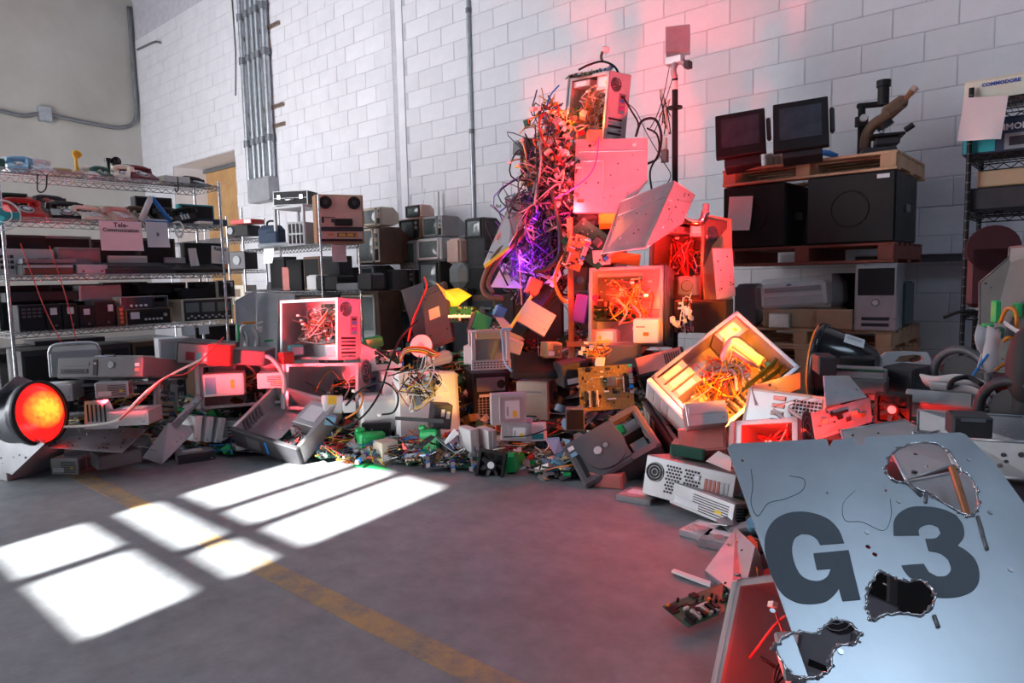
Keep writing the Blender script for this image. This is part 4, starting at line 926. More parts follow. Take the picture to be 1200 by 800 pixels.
# ------------------------------------------------------------------ televisions stacked along the block wall
def tv(x0, x1, y0, y1, Y, label, z0=None, d=.36, yaw=0, **k):
    a, b = onY(x0, y1, Y), onY(x1, y1, Y); top = onY((x0 + x1) / 2, y0, Y).z; bot = onY((x0 + x1) / 2, y1, Y).z if z0 is None else z0
    return crt_tv(label, T((a.x + b.x) / 2, Y, bot) @ rot(yaw), b.x - a.x, top - bot, d, **k), bot, top
tv(451, 478, 367, 392, 4.9, 'large dark television low in the stack beside the wooden cabinet', body='charcoal', face='dkgrey', knobs='N', screen='crt_grey')
tv(461, 480, 341, 366, 4.95, 'television with a white screen surround in the lower stack', body='brown', face='white', knobs='N', screen='crt_grey')
tv(466, 486, 316, 340, 5.0, 'small television with a channel knob under the grey one', body='charcoal', face='dkgrey', knobs='R')
tv(492, 516, 306, 339, 5.0, 'dark television right below the pale pink one', body='charcoal', face='charcoal', knobs='N', screen='crt_grey')
tv(492, 520, 341, 366, 4.95, 'black television low in the stack next to the white framed one', body='black', face='charcoal', knobs='R')
tv(488, 520, 367, 392, 4.9, 'black television near the floor behind the leaning brown panel', body='black', face='dkgrey', knobs='R')
tv(450, 485, 393, 440, 4.85, 'brown console television standing on the floor behind the heap', z0=0.0, body='dark_wood', face='black', knobs='R')
tv(490, 525, 393, 440, 4.85, 'black console television standing on the floor behind the heap', z0=0.0, body='black', face='charcoal', knobs='R')
tv(469, 490, 282, 315, 5.05, 'grey television with two buttons under its screen', body='grey', face='grey', knobs='B')
tv(490, 518, 279, 305, 5.05, 'pale pink television with a wide rounded screen', body='ltgrey', face='paper_pink', knobs='N', screen='crt_grey')
tv(469, 492, 256, 281, 5.1, 'brown portable television with side controls', body='wood', face='charcoal', knobs='R')
tv(496, 519, 253, 278, 5.1, 'grey portable television with a chrome frame and side dials', body='grey', face='steel_light', knobs='R', d=.42)
t_, b_, tp_ = tv(476, 494, 240, 255, 5.2, 'small beige tilted television on top of the stack', body='rose', face='charcoal', knobs='N', d=.25, antenna=True)
tv(546, 567, 255, 283, 5.1, 'small black television with buttons below the conduit', body='charcoal', face='charcoal', knobs='B', screen='crt_grey')
crate('video_recorder', 'black video recorder under the small black television', 'recorder', T(onY(553, 320, 5.08).x, 5.08, onY(553, 320, 5.08).z), .42, .37, .35, 'black', 'charcoal')
crate('tape_deck', 'dark tape deck under the black video recorder', 'deck', T(onY(555, 345, 5.05).x, 5.05, onY(555, 345, 5.05).z), .46, .29, .4, 'charcoal', 'black')
crate('floor_cabinet', 'dark cabinet on the floor behind the heap under the tape deck', 'cabinet', T(onY(550, 345, 5.0).x, 5.0, 0), .7, onY(555, 345, 5.05).z - .003, .5, 'dark_wood', 'charcoal')
crate('monitor_shell', 'beige rounded monitor back beside the pale pink television', 'monitor', T(onY(531, 309, 5.0).x, 5.0, onY(531, 309, 5.0).z) @ rot(-10), .22, .26, .3, 'rose', ch=.03)
crate('plastic_bag_bundle', 'clear plastic wrapped bundle below the beige monitor back', 'bundle', T(onY(532, 336, 4.95).x, 4.95, onY(532, 338, 4.95).z), .26, .27, .25, 'smoke_clear', ch=.07, panel=False)
crate('support_cabinet', 'dark cabinet under the plastic wrapped bundle', 'cabinet', T(onY(535, 338, 4.95).x + .02, 4.93, 0), .30, onY(532, 338, 4.95).z - .003, .4, 'charcoal')
tag(MB().cyl((onY(513, 262, 5.62).x, 5.62, 0), onY(513, 225, 5.62), .018, 'white', 10).build('white_pipe'), 'short white pipe standing behind the television stack', 'pipe')
# wooden console and sets near the middle rack
t_, _, zt = tv(402, 446, 341, 400, 4.55, 'large dark wooden console television beside the middle rack', z0=0, body='dark_wood', face='cream', knobs='N', screen='crt_grey', d=.5)
tv(424, 441, 311, 341, 4.6, 'small television with a white frame on the wooden console', body='charcoal', face='ltgrey', knobs='N')
crate('transistor_radio', 'grey portable radio beside the white framed set on the console', 'radio', T(onY(452, 341, 4.75).x, 4.75, onY(452, 341, 4.75).z + .01), .28, .22, .2, 'dkgrey', 'charcoal')
tv(419, 446, 266, 310, 4.6, 'big wooden television with a cream frame above the console', body='dark_wood', face='cream', knobs='R', screen='crt_grey', d=.5)
tv(426, 447, 243, 265, 4.65, 'beige desktop monitor on top of the big wooden television', body='beige', face='beige', knobs='R', screen='crt_grey', d=.3)
paper_sheet('white notice in a plastic sleeve taped to the block wall', T(onY(585, 258, YB - .03)), .22, .28, 'paper', .004, (('Rad', .05, .55),), 'wall_notice')
# ------------------------------------------------------------------ pallet stack with speakers and monitors
PX0, PX1, PY = -2.11, -1.00, 4.75
pw, pc = PX1 - PX0, (PX0 + PX1) / 2
for k, lb in enumerate(('bottom pallet of the stack on the floor', 'second pallet from the floor in the stack', 'third pallet from the floor in the stack', 'fourth pallet from the floor in the stack', 'fifth pallet from the floor, under the plastic wrapped printer')):
    pallet(lb, T(pc + .01 * (k % 2), PY, k * .1215), pw, .85, .12)
pallet('dark red pallet under the two black speakers', T(pc, PY, 1.035), pw, .85, .125, 'pallet_red')
pallet('top pallet with pale edges carrying the monitors and microscope', T(pc, PY, 1.60), pw, .85, .115, 'pallet_wood')
sp1 = speaker_box('black speaker cabinet with a pink paper note', T(PX0 + .22, PY + .02, 1.163), .44, .43, .5)
sp2 = speaker_box('black speaker cabinet under the microscope end of the pallet', T(PX1 - .26, PY - .01, 1.163), .52, .43, .6)
sticker_on(sp2, .19, .40, .07, .025, 'label', -.008)
paper_sheet('pink paper note stuck to the left black speaker', T(onY(866, 270, PY - .02)) @ rot(0, 0, 3), .17, .235, 'paper_pink', .02)
crate('black_case', 'black guitar style case between the two speakers', 'case', T(PX0 + .56, PY + .15, 1.163) @ rot(0, 0, 8), .11, .36, .3, 'black', ch=.03)
def terminal(label, bl, br, tl, z0):
    m, w, h = frame3(bl, br, tl)
    t = thing('touch_terminal', label, 'monitor', m)
    part(t, 'housing', None, lambda mb: mb.box((0, .02, h / 2), (w, .04, h), 'black', ch=.005).box((0, .055, h / 2), (w * .8, .05, h * .7), 'charcoal', ch=.01))
    part(t, 'screen', None, lambda mb: mb.box((0, -.0012, h * .54), (w * .76, .004, h * .66), 'screen'))
    part(t, 'card_reader', None, lambda mb: mb.box((w / 2 + .02, .04, h * .55), (.03, .05, h * .5), 'charcoal', ch=.012))
    c = m @ Vector((0, .06, .05)); mi = m.inverted(); a = mi @ Vector((c.x, c.y, c.z)); b = mi @ Vector((c.x, c.y + .05, z0))
    part(t, 'stand', None, lambda mb: mb.box(((a.x + b.x) / 2, (a.y + b.y) / 2, (a.z + b.z) / 2), (w * .72, .12, (a - b).length + .03), 'charcoal', ch=.006))
    return t
terminal('black touch screen terminal tilted back, the left of the pair', (839, 186, 4.75), (898, 177, 4.62), (843, 135, 4.82), 1.722)
terminal('black touch screen terminal tilted back, the larger right one', (906, 178, 4.42), (972, 169, 4.28), (909, 122, 4.50), 1.722)
for px, c, lb in ((902, 'conn', 'pale plastic spiral tube between the two terminals'), (913, 'beige', 'beige plastic jar between the two terminals')):
    P = onY(px, 185, PY + .2); tag(MB().cyl((P.x, PY + .2, 1.716), (P.x, PY + .2, 1.80 + .02 * (c == 'conn')), .035, c, 12).cyl((P.x, PY + .2, 1.79), (P.x, PY + .2, 1.805), .04, 'white', 12).build('plastic_jar'), lb, 'jar')
tag(MB().tube(spline([onY(955, 183, PY + .3), onY(962, 179, PY + .28), onY(972, 180, PY + .26), onY(980, 183, PY + .25)], 5), .02, 'blue', 8).build('blue_strap'), 'blue strap lying behind the right terminal', 'strap')
# microscope
P = onY(1028, 180, PY + .18); P.z = 1.717
t = thing('microscope', 'dark stereo microscope with red eyepieces on the top pallet', 'microscope', T(P) @ rot(20))
part(t, 'base', None, lambda mb: mb.box((0, .02, .02), (.2, .24, .04), 'charcoal', ch=.012))
part(t, 'column', None, lambda mb: mb.cyl((-.09, .05, .02), (-.09, .05, .33), .022, 'black', 14).box((-.04, .05, .33), (.16, .03, .035), 'black', ch=.008).cyl((-.09, .05, .2), (-.09, .05, .26), .04, 'charcoal', 16).cyl((-.085, -.0, .24), (-.085, -.03, .24), .022, 'ltgrey', 14))
part(t, 'curved_arm', None, lambda mb: mb.tube(spline([(-.07, .02, .04), (-.06, .02, .14), (-.02, .0, .2), (.05, -.01, .24), (.12, -.02, .30)], 5), .034, 'brown', 12))
part(t, 'camera_tube', None, lambda mb: mb.cyl((.03, .03, .32), (.03, .03, .43), .034, 'black', 16).cyl((.03, .03, .43), (.03, .03, .47), .042, 'black', 16))
part(t, 'head', None, lambda mb: mb.box((.09, 0, .29), (.15, .1, .08), 'brown', T(.09, 0, .29) @ Matrix.Rotation(R_(-35), 4, 'Y') @ T(-.09, 0, -.29), ch=.02))
for y in (-.03, .03): part(t, 'eyepiece', 'ms', lambda mb: mb.cyl((.13, 0, .31), (.19, 0, .385), .017, 'copper', 12).cyl((.18, 0, .372), (.2, 0, .395), .021, 'rose', 12), T(0, y, 0))
part(t, 'turret', None, lambda mb: mb.cyl((.03, 0, .20), (.05, 0, .17), .05, 'black', 16).cyl((.03, -.01, .18), (.02, -.02, .13), .016, 'chrome', 10))
part(t, 'stage', None, lambda mb: mb.box((.05, 0, .115), (.19, .17, .018), 'black', ch=.004).box((.05, 0, .08), (.14, .12, .05), 'charcoal', ch=.01).cyl((.15, -.03, .14), (.19, -.05, .165), .018, 'black', 12))
# shelf of items above the fifth pallet
ZP = .6075
t = tower('silver aluminium computer tower with a round badge on the pallets', T(onY(1026, 390, PY + .0).x, PY - .02, ZP + .002) @ rot(6), .235, .42, .45, 'alu', 'alu', 2)
crate('green_case', 'grey green plastic case behind the silver tower', 'case', T(PX1 - .06, PY + .32, ZP + .002), .12, .3, .3, 'sea_grey', ch=.02)
t = thing('wrapped_printer', 'white inkjet printer wrapped in clear plastic on the pallets', 'printer', T(onY(930, 370, PY + .05).x, PY + .04, ZP + .14) @ rot(8, 0, -4))
part(t, 'printer_body', None, lambda mb: mb.box((0, .14, .085), (.42, .28, .17), 'white', ch=.02).box((0, -.002, .125), (.36, .01, .03), 'grey').box((0, -.002, .05), (.38, .008, .06), 'ltgrey', ch=.003))
part(t, 'badge', None, lambda mb: mb.ell((-.02, -.003, .155), (.018, .003, .007), 'ink_blue'))
part(t, 'plastic_wrap', None, lambda mb: mb.box((.03, .13, .08), (.56, .34, .25), 'clear', ch=.06))
crate('carton_tray', 'flat cardboard tray under the wrapped printer', 'box', T(onY(930, 370, PY).x, PY + .03, ZP + .002), .44, .125, .4, 'cardboard')
crate('grey_briefcase', 'grey plastic carrying case left of the wrapped printer', 'case', T(onY(872, 360, PY).x, PY + .02, ZP + .002) @ rot(10), .16, .3, .3, 'dkgrey', ch=.03)
crate('silver_desktop', 'silver desktop computer lying under the printer', 'computer', T(onY(908, 388, PY - .1).x, PY - .03, ZP + .002), .14, .10, .05, 'alu', 'alu')
crate('brown_carton', 'brown cardboard carton beside the silver tower', 'box', T(onY(978, 390, PY).x, PY - .02, ZP + .002), .22, .13, .04, 'cardboard')
crate('black_unit', 'black unit in shadow behind the wrapped printer', 'unit', T(pc + .2, PY + .5, ZP + .002), .3, .36, .2, 'black')
# pole with the camera box
t = thing('pole_stand', 'black pole stand with a metal box and wires on top', 'stand', T(onY(791, 300, 4.55).x, 4.55, 0))
zt = onY(792, 105, 4.55).z
part(t, 'pole', None, lambda mb: mb.cyl((0, 0, 0), (0, 0, zt), .021, 'black', 14))
part(t, 'foot', None, lambda mb: [mb.tube([(0, 0, .25), (.16 * math.cos(a), .16 * math.sin(a), .01)], .012, 'black', 8) for a in (.5, 2.6, 4.7)])
part(t, 'collar', None, lambda mb: mb.cyl((0, 0, zt - .13), (0, 0, zt - .115), .052, 'black', 20))
part(t, 'sleeve', None, lambda mb: mb.cyl((0, 0, zt), (0, 0, zt + .06), .022, 'white', 14).cyl((0, 0, zt + .06), (0, 0, zt + .10), .02, 'black', 12))
q = part(t, 'metal_box', None, lambda mb: mb.box((.02, 0, zt + .33), (.165, .13, .17), 'steel', rot(25), ch=.004))
part(t, 'bracket', None, lambda mb: mb.box((0, 0, zt + .2), (.13, .06, .06), 'steel_light', ch=.008).tube(spline([(0, 0, zt + .08), (.0, -.02, zt + .14), (.03, 0, zt + .2), (.08, 0, zt + .16)], 5), .022, 'steel', 8).box((.10, 0, zt + .15), (.04, .06, .05), 'charcoal', Matrix.Rotation(0, 4, 'Y'), ch=.004))
part(t, 'wiring', None, lambda mb: wire_bunch(mb, (-.07, -.02, zt - .14), (.04, .03, .16), 6, .004, ['black', 'copper', 'conn', 'red', 'black'], 4), kind='stuff')
part(t, 'connector_cluster', None, lambda mb: mb.box((-.085, 0, zt - .36), (.04, .03, .08), 'conn', ch=.003).box((-.08, 0, zt - .45), (.05, .03, .09), 'maroon', ch=.003).box((-.12, 0, zt - .43), (.03, .03, .05), 'white', ch=.003))
# ------------------------------------------------------------------ black rack on the right
BX = onY(1131, 300, 4.4).x
wire_rack('wire_rack', 'black wire rack at the right with computer boxes', T(BX, 4.40, 0), 1.2, .46, 1.93, (1.86, 1.585, 1.29, 1.03, .75, .2), 'black')
def onb(px, z, dy=.03): return T(onY(px, 300, 4.40 + dy).x, 4.40 + dy, z + .002)
def carton(label, M, w, h, d, mt, txt, tm, ts, tz, tx=0, nm='computer_box'):
    t = thing(nm, label, 'box', M)
    part(t, 'carton', None, lambda mb: mb.box((0, d / 2, h / 2), (w, d, h), mt, ch=.004))
    part(t, 'lid_flap', None, lambda mb: mb.box((0, d / 2, h + .003), (w * 1.01, d * 1.01, .006), mt))
    link('lettering', text_mesh(txt, ts, tm, .0012), t, T(tx, -.003, h * tz) @ UP); return t
c1 = carton('white computer box with blue lettering on the top right shelf', onb(1196, 1.86), .55, .105, .3, 'cream', 'COMMODORE', 'ink_blue', .025, .74, -.115)
c2 = carton('dark blue computer box reading COMMODORE on the second right shelf', onb(1196, 1.585), .55, .17, .3, 'navy', 'COMMODORE', 'label', .043, .72, -.045)
part(c2, 'picture_print', None, lambda mb: mb.box((.06, -.002, .05), (.3, .002, .08), 'steel').box((.06, -.004, .05), (.26, .002, .045), 'charcoal').box((-.2, -.002, .06), (.14, .002, .1), 'teal'))
crate('black_printer', 'black printer on the third right shelf', 'printer', onb(1188, 1.29), .42, .12, .35, 'black', 'charcoal')
crate('brown_box', 'brown carton with labels on the black printer', 'box', onb(1184, 1.29 + .123, .05), .32, .085, .25, 'tan', 'cardboard')
crate('cream_jar', 'cream rounded unit on the fourth right shelf', 'unit', onb(1147, 1.03, .12), .13, .09, .12, 'cream', ch=.03)
crate('white_adapter', 'white adapter box on the fifth right shelf', 'adapter', onb(1152, .75, .05), .1, .09, .1, 'ltgrey', ch=.01)
cable('black cords trailing off the fifth right shelf', [onY(1106, 372, 4.38), onY(1122, 366, 4.36), onY(1140, 364, 4.38), onY(1150, 368, 4.45)], .009, 'black')
paper_sheet('crumpled pinkish white cloth hanging on the right rack', T(onY(1147, 165, 4.35)) @ rot(5, 0, 6), .19, .22, 'paper_pink', .03, (), 'hanging_cloth')

# second row of dark gear at the back of the telephone rack
for k, px, w, h, mt, lb in ((1, 20, .2, .2, 'dkgreen', 'dark green case at the back of the second shelf'), (1, 185, .3, .24, 'charcoal', 'tall dark carton at the back of the second shelf'), (1, 235, .3, .2, 'teal', 'muted teal case at the back of the second shelf'), (2, 25, .34, .3, 'charcoal', 'dark amplifier at the back of the third shelf, left end'), (2, 80, .34, .3, 'grey', 'grey amplifier at the back of the third shelf'), (2, 135, .34, .28, 'charcoal', 'dark tape unit at the back of the third shelf'), (2, 185, .3, .3, 'brown', 'brown unit at the back of the third shelf'), (2, 240, .34, .27, 'black', 'black unit at the back of the third shelf, right end'), (3, 25, .34, .33, 'black', 'black unit at the back of the fourth shelf, left end'), (3, 85, .36, .33, 'charcoal', 'dark unit at the back of the fourth shelf behind the amplifier'), (3, 145, .34, .34, 'black', 'black unit behind the silver receiver'), (3, 195, .3, .33, 'dark_wood', 'wooden unit behind the stereo receivers'), (3, 245, .34, .33, 'charcoal', 'dark unit behind the studio monitor unit')):
    X = RX - .36; crate('back_row_unit', lb, 'unit', T(X, onX(px, 300, X).y, SH[k] + .002) @ rot(90), w, h, .1, mt, 'black', group=None)
for px, h, mt, lb in ((15, .55, 'black', 'black cabinet in shadow at the far back under the rack'), (75, .58, 'charcoal', 'charcoal cabinet in shadow behind the left rack'), (255, .6, 'black', 'black cabinet at the back right under the rack')):
    X = RX - .55; crate('shadow_cabinet', lb, 'cabinet', T(X, onX(px, 300, X).y, 0) @ rot(90), .5, h, .3, mt)

for i, (x, w, h, mt, z, lb) in enumerate(((-7.2, .3, .38, 'charcoal', .902, 'dark projector at the back of the middle rack, left end'), (-6.85, .3, .34, 'black', .902, 'black receiver at the back of the middle rack'), (-6.5, .3, .36, 'brown', .902, 'brown unit at the back of the middle rack'), (-6.15, .3, .35, 'charcoal', .902, 'charcoal unit at the back of the middle rack, right end'), (-7.1, .45, .36, 'charcoal', .452, 'dark cabinet on the lowest level of the middle rack'), (-6.5, .5, .38, 'dark_wood', .452, 'wooden set on the lowest level of the middle rack'))):
    crate('stacked_unit', lb, 'unit', T(x, R2Y + .27, z) @ rot(0), w, h, .17, mt, 'black')
for x, h, mt, lb in ((-8.7, .9, 'charcoal', 'dark cabinet behind the radio rack'), (-8.1, 1.0, 'dkgrey', 'grey cabinet behind the radio rack'), (-7.0, 1.15, 'black', 'tall black cabinet behind the middle rack')):
    crate('tall_cabinet', lb, 'cabinet', T(x, 4.75, 0), .55, h, .4, mt)
# ------------------------------------------------------------------ the scrap heap
def gxy(px, zc): p = at(px, 325, zc); return p.x, p.y
HILLS = [(*gxy(px, z), h, r) for px, z, h, r in ((690, 4.6, .60, .55), (600, 4.75, .62, .45), (525, 4.6, .46, .40), (440, 4.5, .34, .40), (330, 4.7, .30, .45), (200, 4.5, .22, .40), (110, 4.3, .22, .40), (785, 4.1, .42, .40), (860, 3.6, .28, .35), (960, 3.1, .34, .40), (1060, 2.7, .40, .40), (1180, 2.5, .40, .42), (1080, 2.1, .30, .28), (385, 3.95, .10, .13), (415, 3.85, .10, .13), (455, 3.8, .10, .14), (490, 3.75, .10, .13), (530, 3.7, .10, .13), (565, 3.65, .10, .12), (655, 3.4, .09, .10), (330, 4.05, .08, .10), (205, 4.0, .08, .14))]
def heap(x, y): return max(0.0, max(h * math.exp(-((x - a) ** 2 + (y - b) ** 2) / (2 * r * r)) for a, b, h, r in HILLS) * 1.08 - .05)
q = random.Random(11); sc_ = MB()
cands = 0
SCOL = ['steel', 'steel_light', 'charcoal', 'black', 'black', 'dkgrey', 'grey', 'pcb', 'pcb', 'pcb_brown', 'beige', 'conn', 'copper', 'charcoal', 'alu', 'ribbon', 'red', 'green', 'sky_blue', 'maroon']
while cands < 7000:
    a, b, h, r = q.choice(HILLS); x, y = q.gauss(a, r), q.gauss(b, r); z = heap(x, y)
    if z <= 0.012 or y > 5.0 or math.hypot(x, y) < 1.15: continue
    cands += 1; X = T(x, y, max(.03, z + q.uniform(-.05, .03))) @ rot(q.uniform(0, 360), q.uniform(-35, 35), q.uniform(-35, 35)); k = q.random(); mt = q.choice(SCOL)
    if k < .40: sc_.box((0, 0, 0), (q.uniform(.03, .13), q.uniform(.03, .10), q.uniform(.01, .05)), mt, X)
    elif k < .62:
        w_, d_ = q.uniform(.05, .16), q.uniform(.04, .10); sc_.box((0, 0, 0), (w_, d_, .002), q.choice(['pcb', 'pcb', 'pcb_brown', 'pcb_blue']), X)
        for _ in range(4): sc_.box((q.uniform(-.4, .4) * w_, q.uniform(-.4, .4) * d_, .005), (.018, .012, .008), q.choice(['black', 'conn', 'alu', 'gold']), X)
    elif k < .72: sc_.cyl((0, 0, -.02), (0, 0, .02), q.uniform(.012, .04), mt, 9, X=X)
    elif k < .86: sc_.box((0, 0, 0), (q.uniform(.08, .2), q.uniform(.02, .1), .0025), q.choice(['steel', 'alu', 'steel_light', 'dkgrey']), X)
    else:
        p = [Vector((q.uniform(-.1, .1), q.uniform(-.1, .1), q.uniform(0, .06))) for _ in range(4)]; sc_.tube(spline(p, 4), .003, q.choice(WIRES), 4, X)
# core of crushed boards under the loose pieces
nx, ny = 90, 90; x0, x1, y0, y1 = -5.6, 1.0, 0.7, 5.0; vs = []; idx = {}; fs = []
for i in range(nx + 1):
    for j in range(ny + 1):
        x, y = x0 + (x1 - x0) * i / nx, y0 + (y1 - y0) * j / ny; idx[i, j] = len(vs); vs.append((x, y, heap(x, y) - .045 + q.uniform(-.015, .015)))
for i in range(nx):
    for j in range(ny):
        f = (idx[i, j], idx[i + 1, j], idx[i + 1, j + 1], idx[i, j + 1])
        if max(vs[k][2] for k in f) > 0.0: fs.append(f)
sc_._add(vs, fs, 'charcoal')
tag(sc_.build('scrap_heap'), 'mixed loose electronic scrap filling the heap', 'scrap')['kind'] = 'stuff'
# ------------------------------------------------------------------ helpers for surveyed sheets
def folded_sheet(label, polys, mt='steel_light', t=.002, rivets=10, seed=1, name='steel_sheet', cat='panel', ribs=(), holes=0, lip=0.0):
    """bent sheet metal: each poly is a list of surveyed corners (px,py,depth); the faces share edges"""
    q = random.Random(seed); W = [[at(*p) for p in poly] for poly in polys]; base = W[0][0]
    o = thing(name, label, cat, T(base))
    for poly in W:
        L = [p - base for p in poly]; nrm = (L[1] - L[0]).cross(L[-1] - L[0]).normalized()
        if nrm.dot(poly[0] - CAM) < 0: nrm = -nrm
        n = len(L); vs = L + [p + nrm * t for p in L]
        fs = [tuple(range(n)), tuple(range(2 * n - 1, n - 1, -1))] + [(i, i + n, (i + 1) % n + n, (i + 1) % n) for i in range(n)]
        f = part(o, 'face', None, lambda mb: mb._add(vs, fs, mt))
        if lip: part(f, 'folded_edge', None, lambda mb: [mb.tube([L[i], L[(i + 1) % n]], .0035, mt, 6) for i in range(n)])
        def bl(u, v): return (L[0] * (1 - u) + L[1] * u) * (1 - v) + (L[-1] * (1 - u) + L[min(2, n - 1)] * u) * v
        if rivets: part(f, 'rivets', None, lambda mb: [mb.cyl(p, p - nrm * .004, q.uniform(.0025, .0055), q.choice(['chrome', 'charcoal', 'charcoal', 'alu']), 8) for p in [bl(q.uniform(.06, .94), q.uniform(.06, .94)) for _ in range(rivets)]], kind='stuff')
        for u0, v0, u1, v1 in ribs: part(f, 'rib', None, lambda mb: mb.tube([bl(u0, v0), bl(u1, v1)], .004, mt, 6))
    return o
def size(px, zc): return px * zc / F
def bx(x0, y0, x1, y1, zc): return (x0 + x1) / 2, (y0 + y1) / 2, size(x1 - x0, zc), size(y1 - y0, zc)
def box_at(nm, label, cat, x0, y0, x1, y1, zc, d, mt, dyaw=0, pitch=0, roll=0, ch=.004, trim=None, wf=1.0, hf=1.0, extra=None, panel=True):
    cx, cy, w, h = bx(x0, y0, x1, y1, zc); w *= wf; h *= hf
    return crate(nm, label, cat, facing(cx, cy, zc, dyaw, pitch, roll, h), w, h, d, mt, trim, ch, None, extra, panel)
def drive_at(label, px, py, zc, dyaw=0, pitch=0, roll=0, kind='o', **k):
    f = optical_drive if kind == 'o' else hard_drive
    return f(label, facing(px, py, zc, dyaw, pitch, roll, k.get('h', .042 if kind == 'o' else .026)), **k)
# ------------------------------------------------------------------ left end of the heap
P = at(46, 484, 3.45)
lamp = scrap_can('round stage lamp glowing red at the left end of the heap', T(P) @ rot(yaw_to_cam(46) + 46, -8, 0), .155, .26)
x_, y_ = gxy(28, 3.62)
crate('steel_case', 'grey steel case on the floor carrying the red stage lamp', 'computer case', T(x_, y_, 0) @ rot(yaw_to_cam(30) + 30), .34, .20, .22, 'steel')
x_, y_ = gxy(112, 3.72)
crate('steel_case', 'low dark case holding up the shiny plate', 'computer case', T(x_, y_, 0) @ rot(yaw_to_cam(112)), .42, .11, .2, 'steel_dark')
folded_sheet('grey steel case side leaning under the red stage lamp', [[(0, 492, 3.55), (52, 520, 3.35), (14, 556, 3.5), (-30, 540, 3.7)], [(0, 492, 3.55), (52, 520, 3.35), (60, 505, 3.7), (10, 475, 3.9)]], 'steel', rivets=12, seed=3)
folded_sheet('grey steel bracket behind the red stage lamp', [[(-12, 468, 3.30), (20, 440, 3.42), (38, 446, 3.62), (20, 470, 3.62), (-12, 500, 3.40)]], 'steel', .004, 6, 4)
power_supply('grey power supply lying on the floor in front of the red lamp', T(ground(76, 556)) @ rot(yaw_to_cam(76) - 38), .155, .086, .15, 'steel', False)
M_, w_, h_ = frame3((70, 443, 3.80), (170, 441, 3.76), (70, 420, 3.81))
desktop_pc('dark grey desktop computer with a round badge on top of the left scrap', M_, w_, h_, .42, 'dkgrey')
t = box_at('server_chassis', 'silver server chassis with an arched handle behind the dark desktop', 'computer', 62, 410, 115, 440, 4.2, .4, 'steel')
part(t, 'handle', None, lambda mb: mb.tube(spline([(-.13, -.01, .15), (-.11, -.02, .19), (-.05, -.02, .2), (.05, -.02, .2), (.11, -.02, .19), (.13, -.01, .15)], 5), .01, 'alu', 8))
M_, w_, h_ = frame3((52, 488, 3.80), (184, 482, 3.90), (52, 451, 3.82))
open_case('open grey desktop chassis with a white power supply under the dark desktop', M_, w_, h_, .38, 'steel', 'charcoal', 'R', drives=0, nw=10, seed=3, psu=False, cards=0)
power_supply('white labelled power supply inside the grey desktop chassis', facing(131, 457, 3.72, -12, 0, 0, .086), .16, .086, .12, 'steel_light')
drive_at('pale optical drive with blue tabs at the left of the grey chassis', 64, 461, 3.7, -20, 0, 0, bez='ltgrey', w=.17, h=.09)
crate('black_lower_unit', 'black unit at the bottom of the left scrap', 'unit', T(ground(105, 520)) @ rot(yaw_to_cam(100)), .62, .22, .35, 'charcoal', 'black')
br_ = folded_sheet('slotted steel bracket standing in the left scrap', [[(99, 470, 3.55), (127, 468, 3.55), (140, 492, 3.6), (138, 502, 3.6), (99, 503, 3.55)]], 'steel_light', .002, 0)
for k in range(5):
    part(br_, 'slot', 'br', lambda mb: mb.box((0, 0, 0), (.008, .003, .09), 'black'), T(at(103 + k * 5, 484, 3.54) - br_.matrix_world.translation) @ rot(yaw_to_cam(110)))
drive_at('beige drive lying behind the clear plate', 150, 490, 3.55, -25, 0, 0, bez='ltgrey', w=.20, h=.075, body='steel')
folded_sheet('shiny clear-topped steel plate lying over the left scrap', [[(75, 497, 3.75), (172, 502, 3.75), (143, 530, 3.45), (55, 524, 3.45)]], 'alu', .003, 26, 5)
box_at('drive_sled', 'dark drive sled under the shiny plate', 'drive', 118, 530, 164, 547, 3.6, .15, 'dkgrey', 15)
folded_sheet('pink lit steel plate propped on the floor in the left scrap', [[(197, 495, 3.95), (233, 500, 4.0), (190, 544, 3.78), (167, 536, 3.80)]], 'steel_light', .002, 14, 6)
optical_drive('dark drive lying flat on the floor before the grey supplies', T(ground(231, 541)) @ rot(yaw_to_cam(231) + 8), .19, .05, .16, 'charcoal', 'steel')
for i, (px, r, lb) in enumerate(((232, 10, 'pale drive standing on edge, first of three'), (245, 12, 'pale drive standing on edge, second of three'), (258, 16, 'pale drive standing on edge, third of three'))):
    drive_at(lb, px, 502 + 1 * i, 3.98 + .02 * i, 35, 0, 90 + r, bez='paper_pink' if i == 0 else 'ltgrey', body='steel', group='pale drives standing on edge')
power_supply('grey power supply standing on end beside the silver tray', T(ground(272, 528)) @ rot(yaw_to_cam(272) - 18), .15, .18, .12, 'steel', False)
drive_at('silver floppy drive on the floor before the silver tray', 295, 522, 4.0, 20, -6, 0, w=.19, h=.03, bez='steel', sticker=False)
# silver open tray chassis, its mouth tipped up towards the room
M_, w_, h_ = frame3((273, 499, 3.84), (351, 523, 3.70), (308, 446, 4.14))
t = thing('chassis_tray', 'silver open computer chassis tray tipped towards the floor', 'computer case', M_); D_ = .13
part(t, 'floor_pan', None, lambda mb: mb.box((0, D_, h_ / 2), (w_, .004, h_), 'steel_light').box((0, D_ - .006, h_ * .5), (w_ * .55, .006, h_ * .6), 'alu'))
part(t, 'front_bezel', None, lambda mb: mb.box((0, D_ / 2, -.014), (w_ + .006, D_ + .01, .028), 'charcoal', ch=.006).box((w_ * .02, D_ * .5, -.029), (.012, D_ * .7, .004), 'blue').box((-w_ * .18, D_ * .5, -.029), (w_ * .2, D_ * .6, .003), 'dkgrey'))
part(t, 'rear_wall', None, lambda mb: mb.box((0, D_ / 2, h_), (w_, D_, .004), 'steel_light').box((0, .002, h_ - .01), (w_, .004, .022), 'steel_light'))
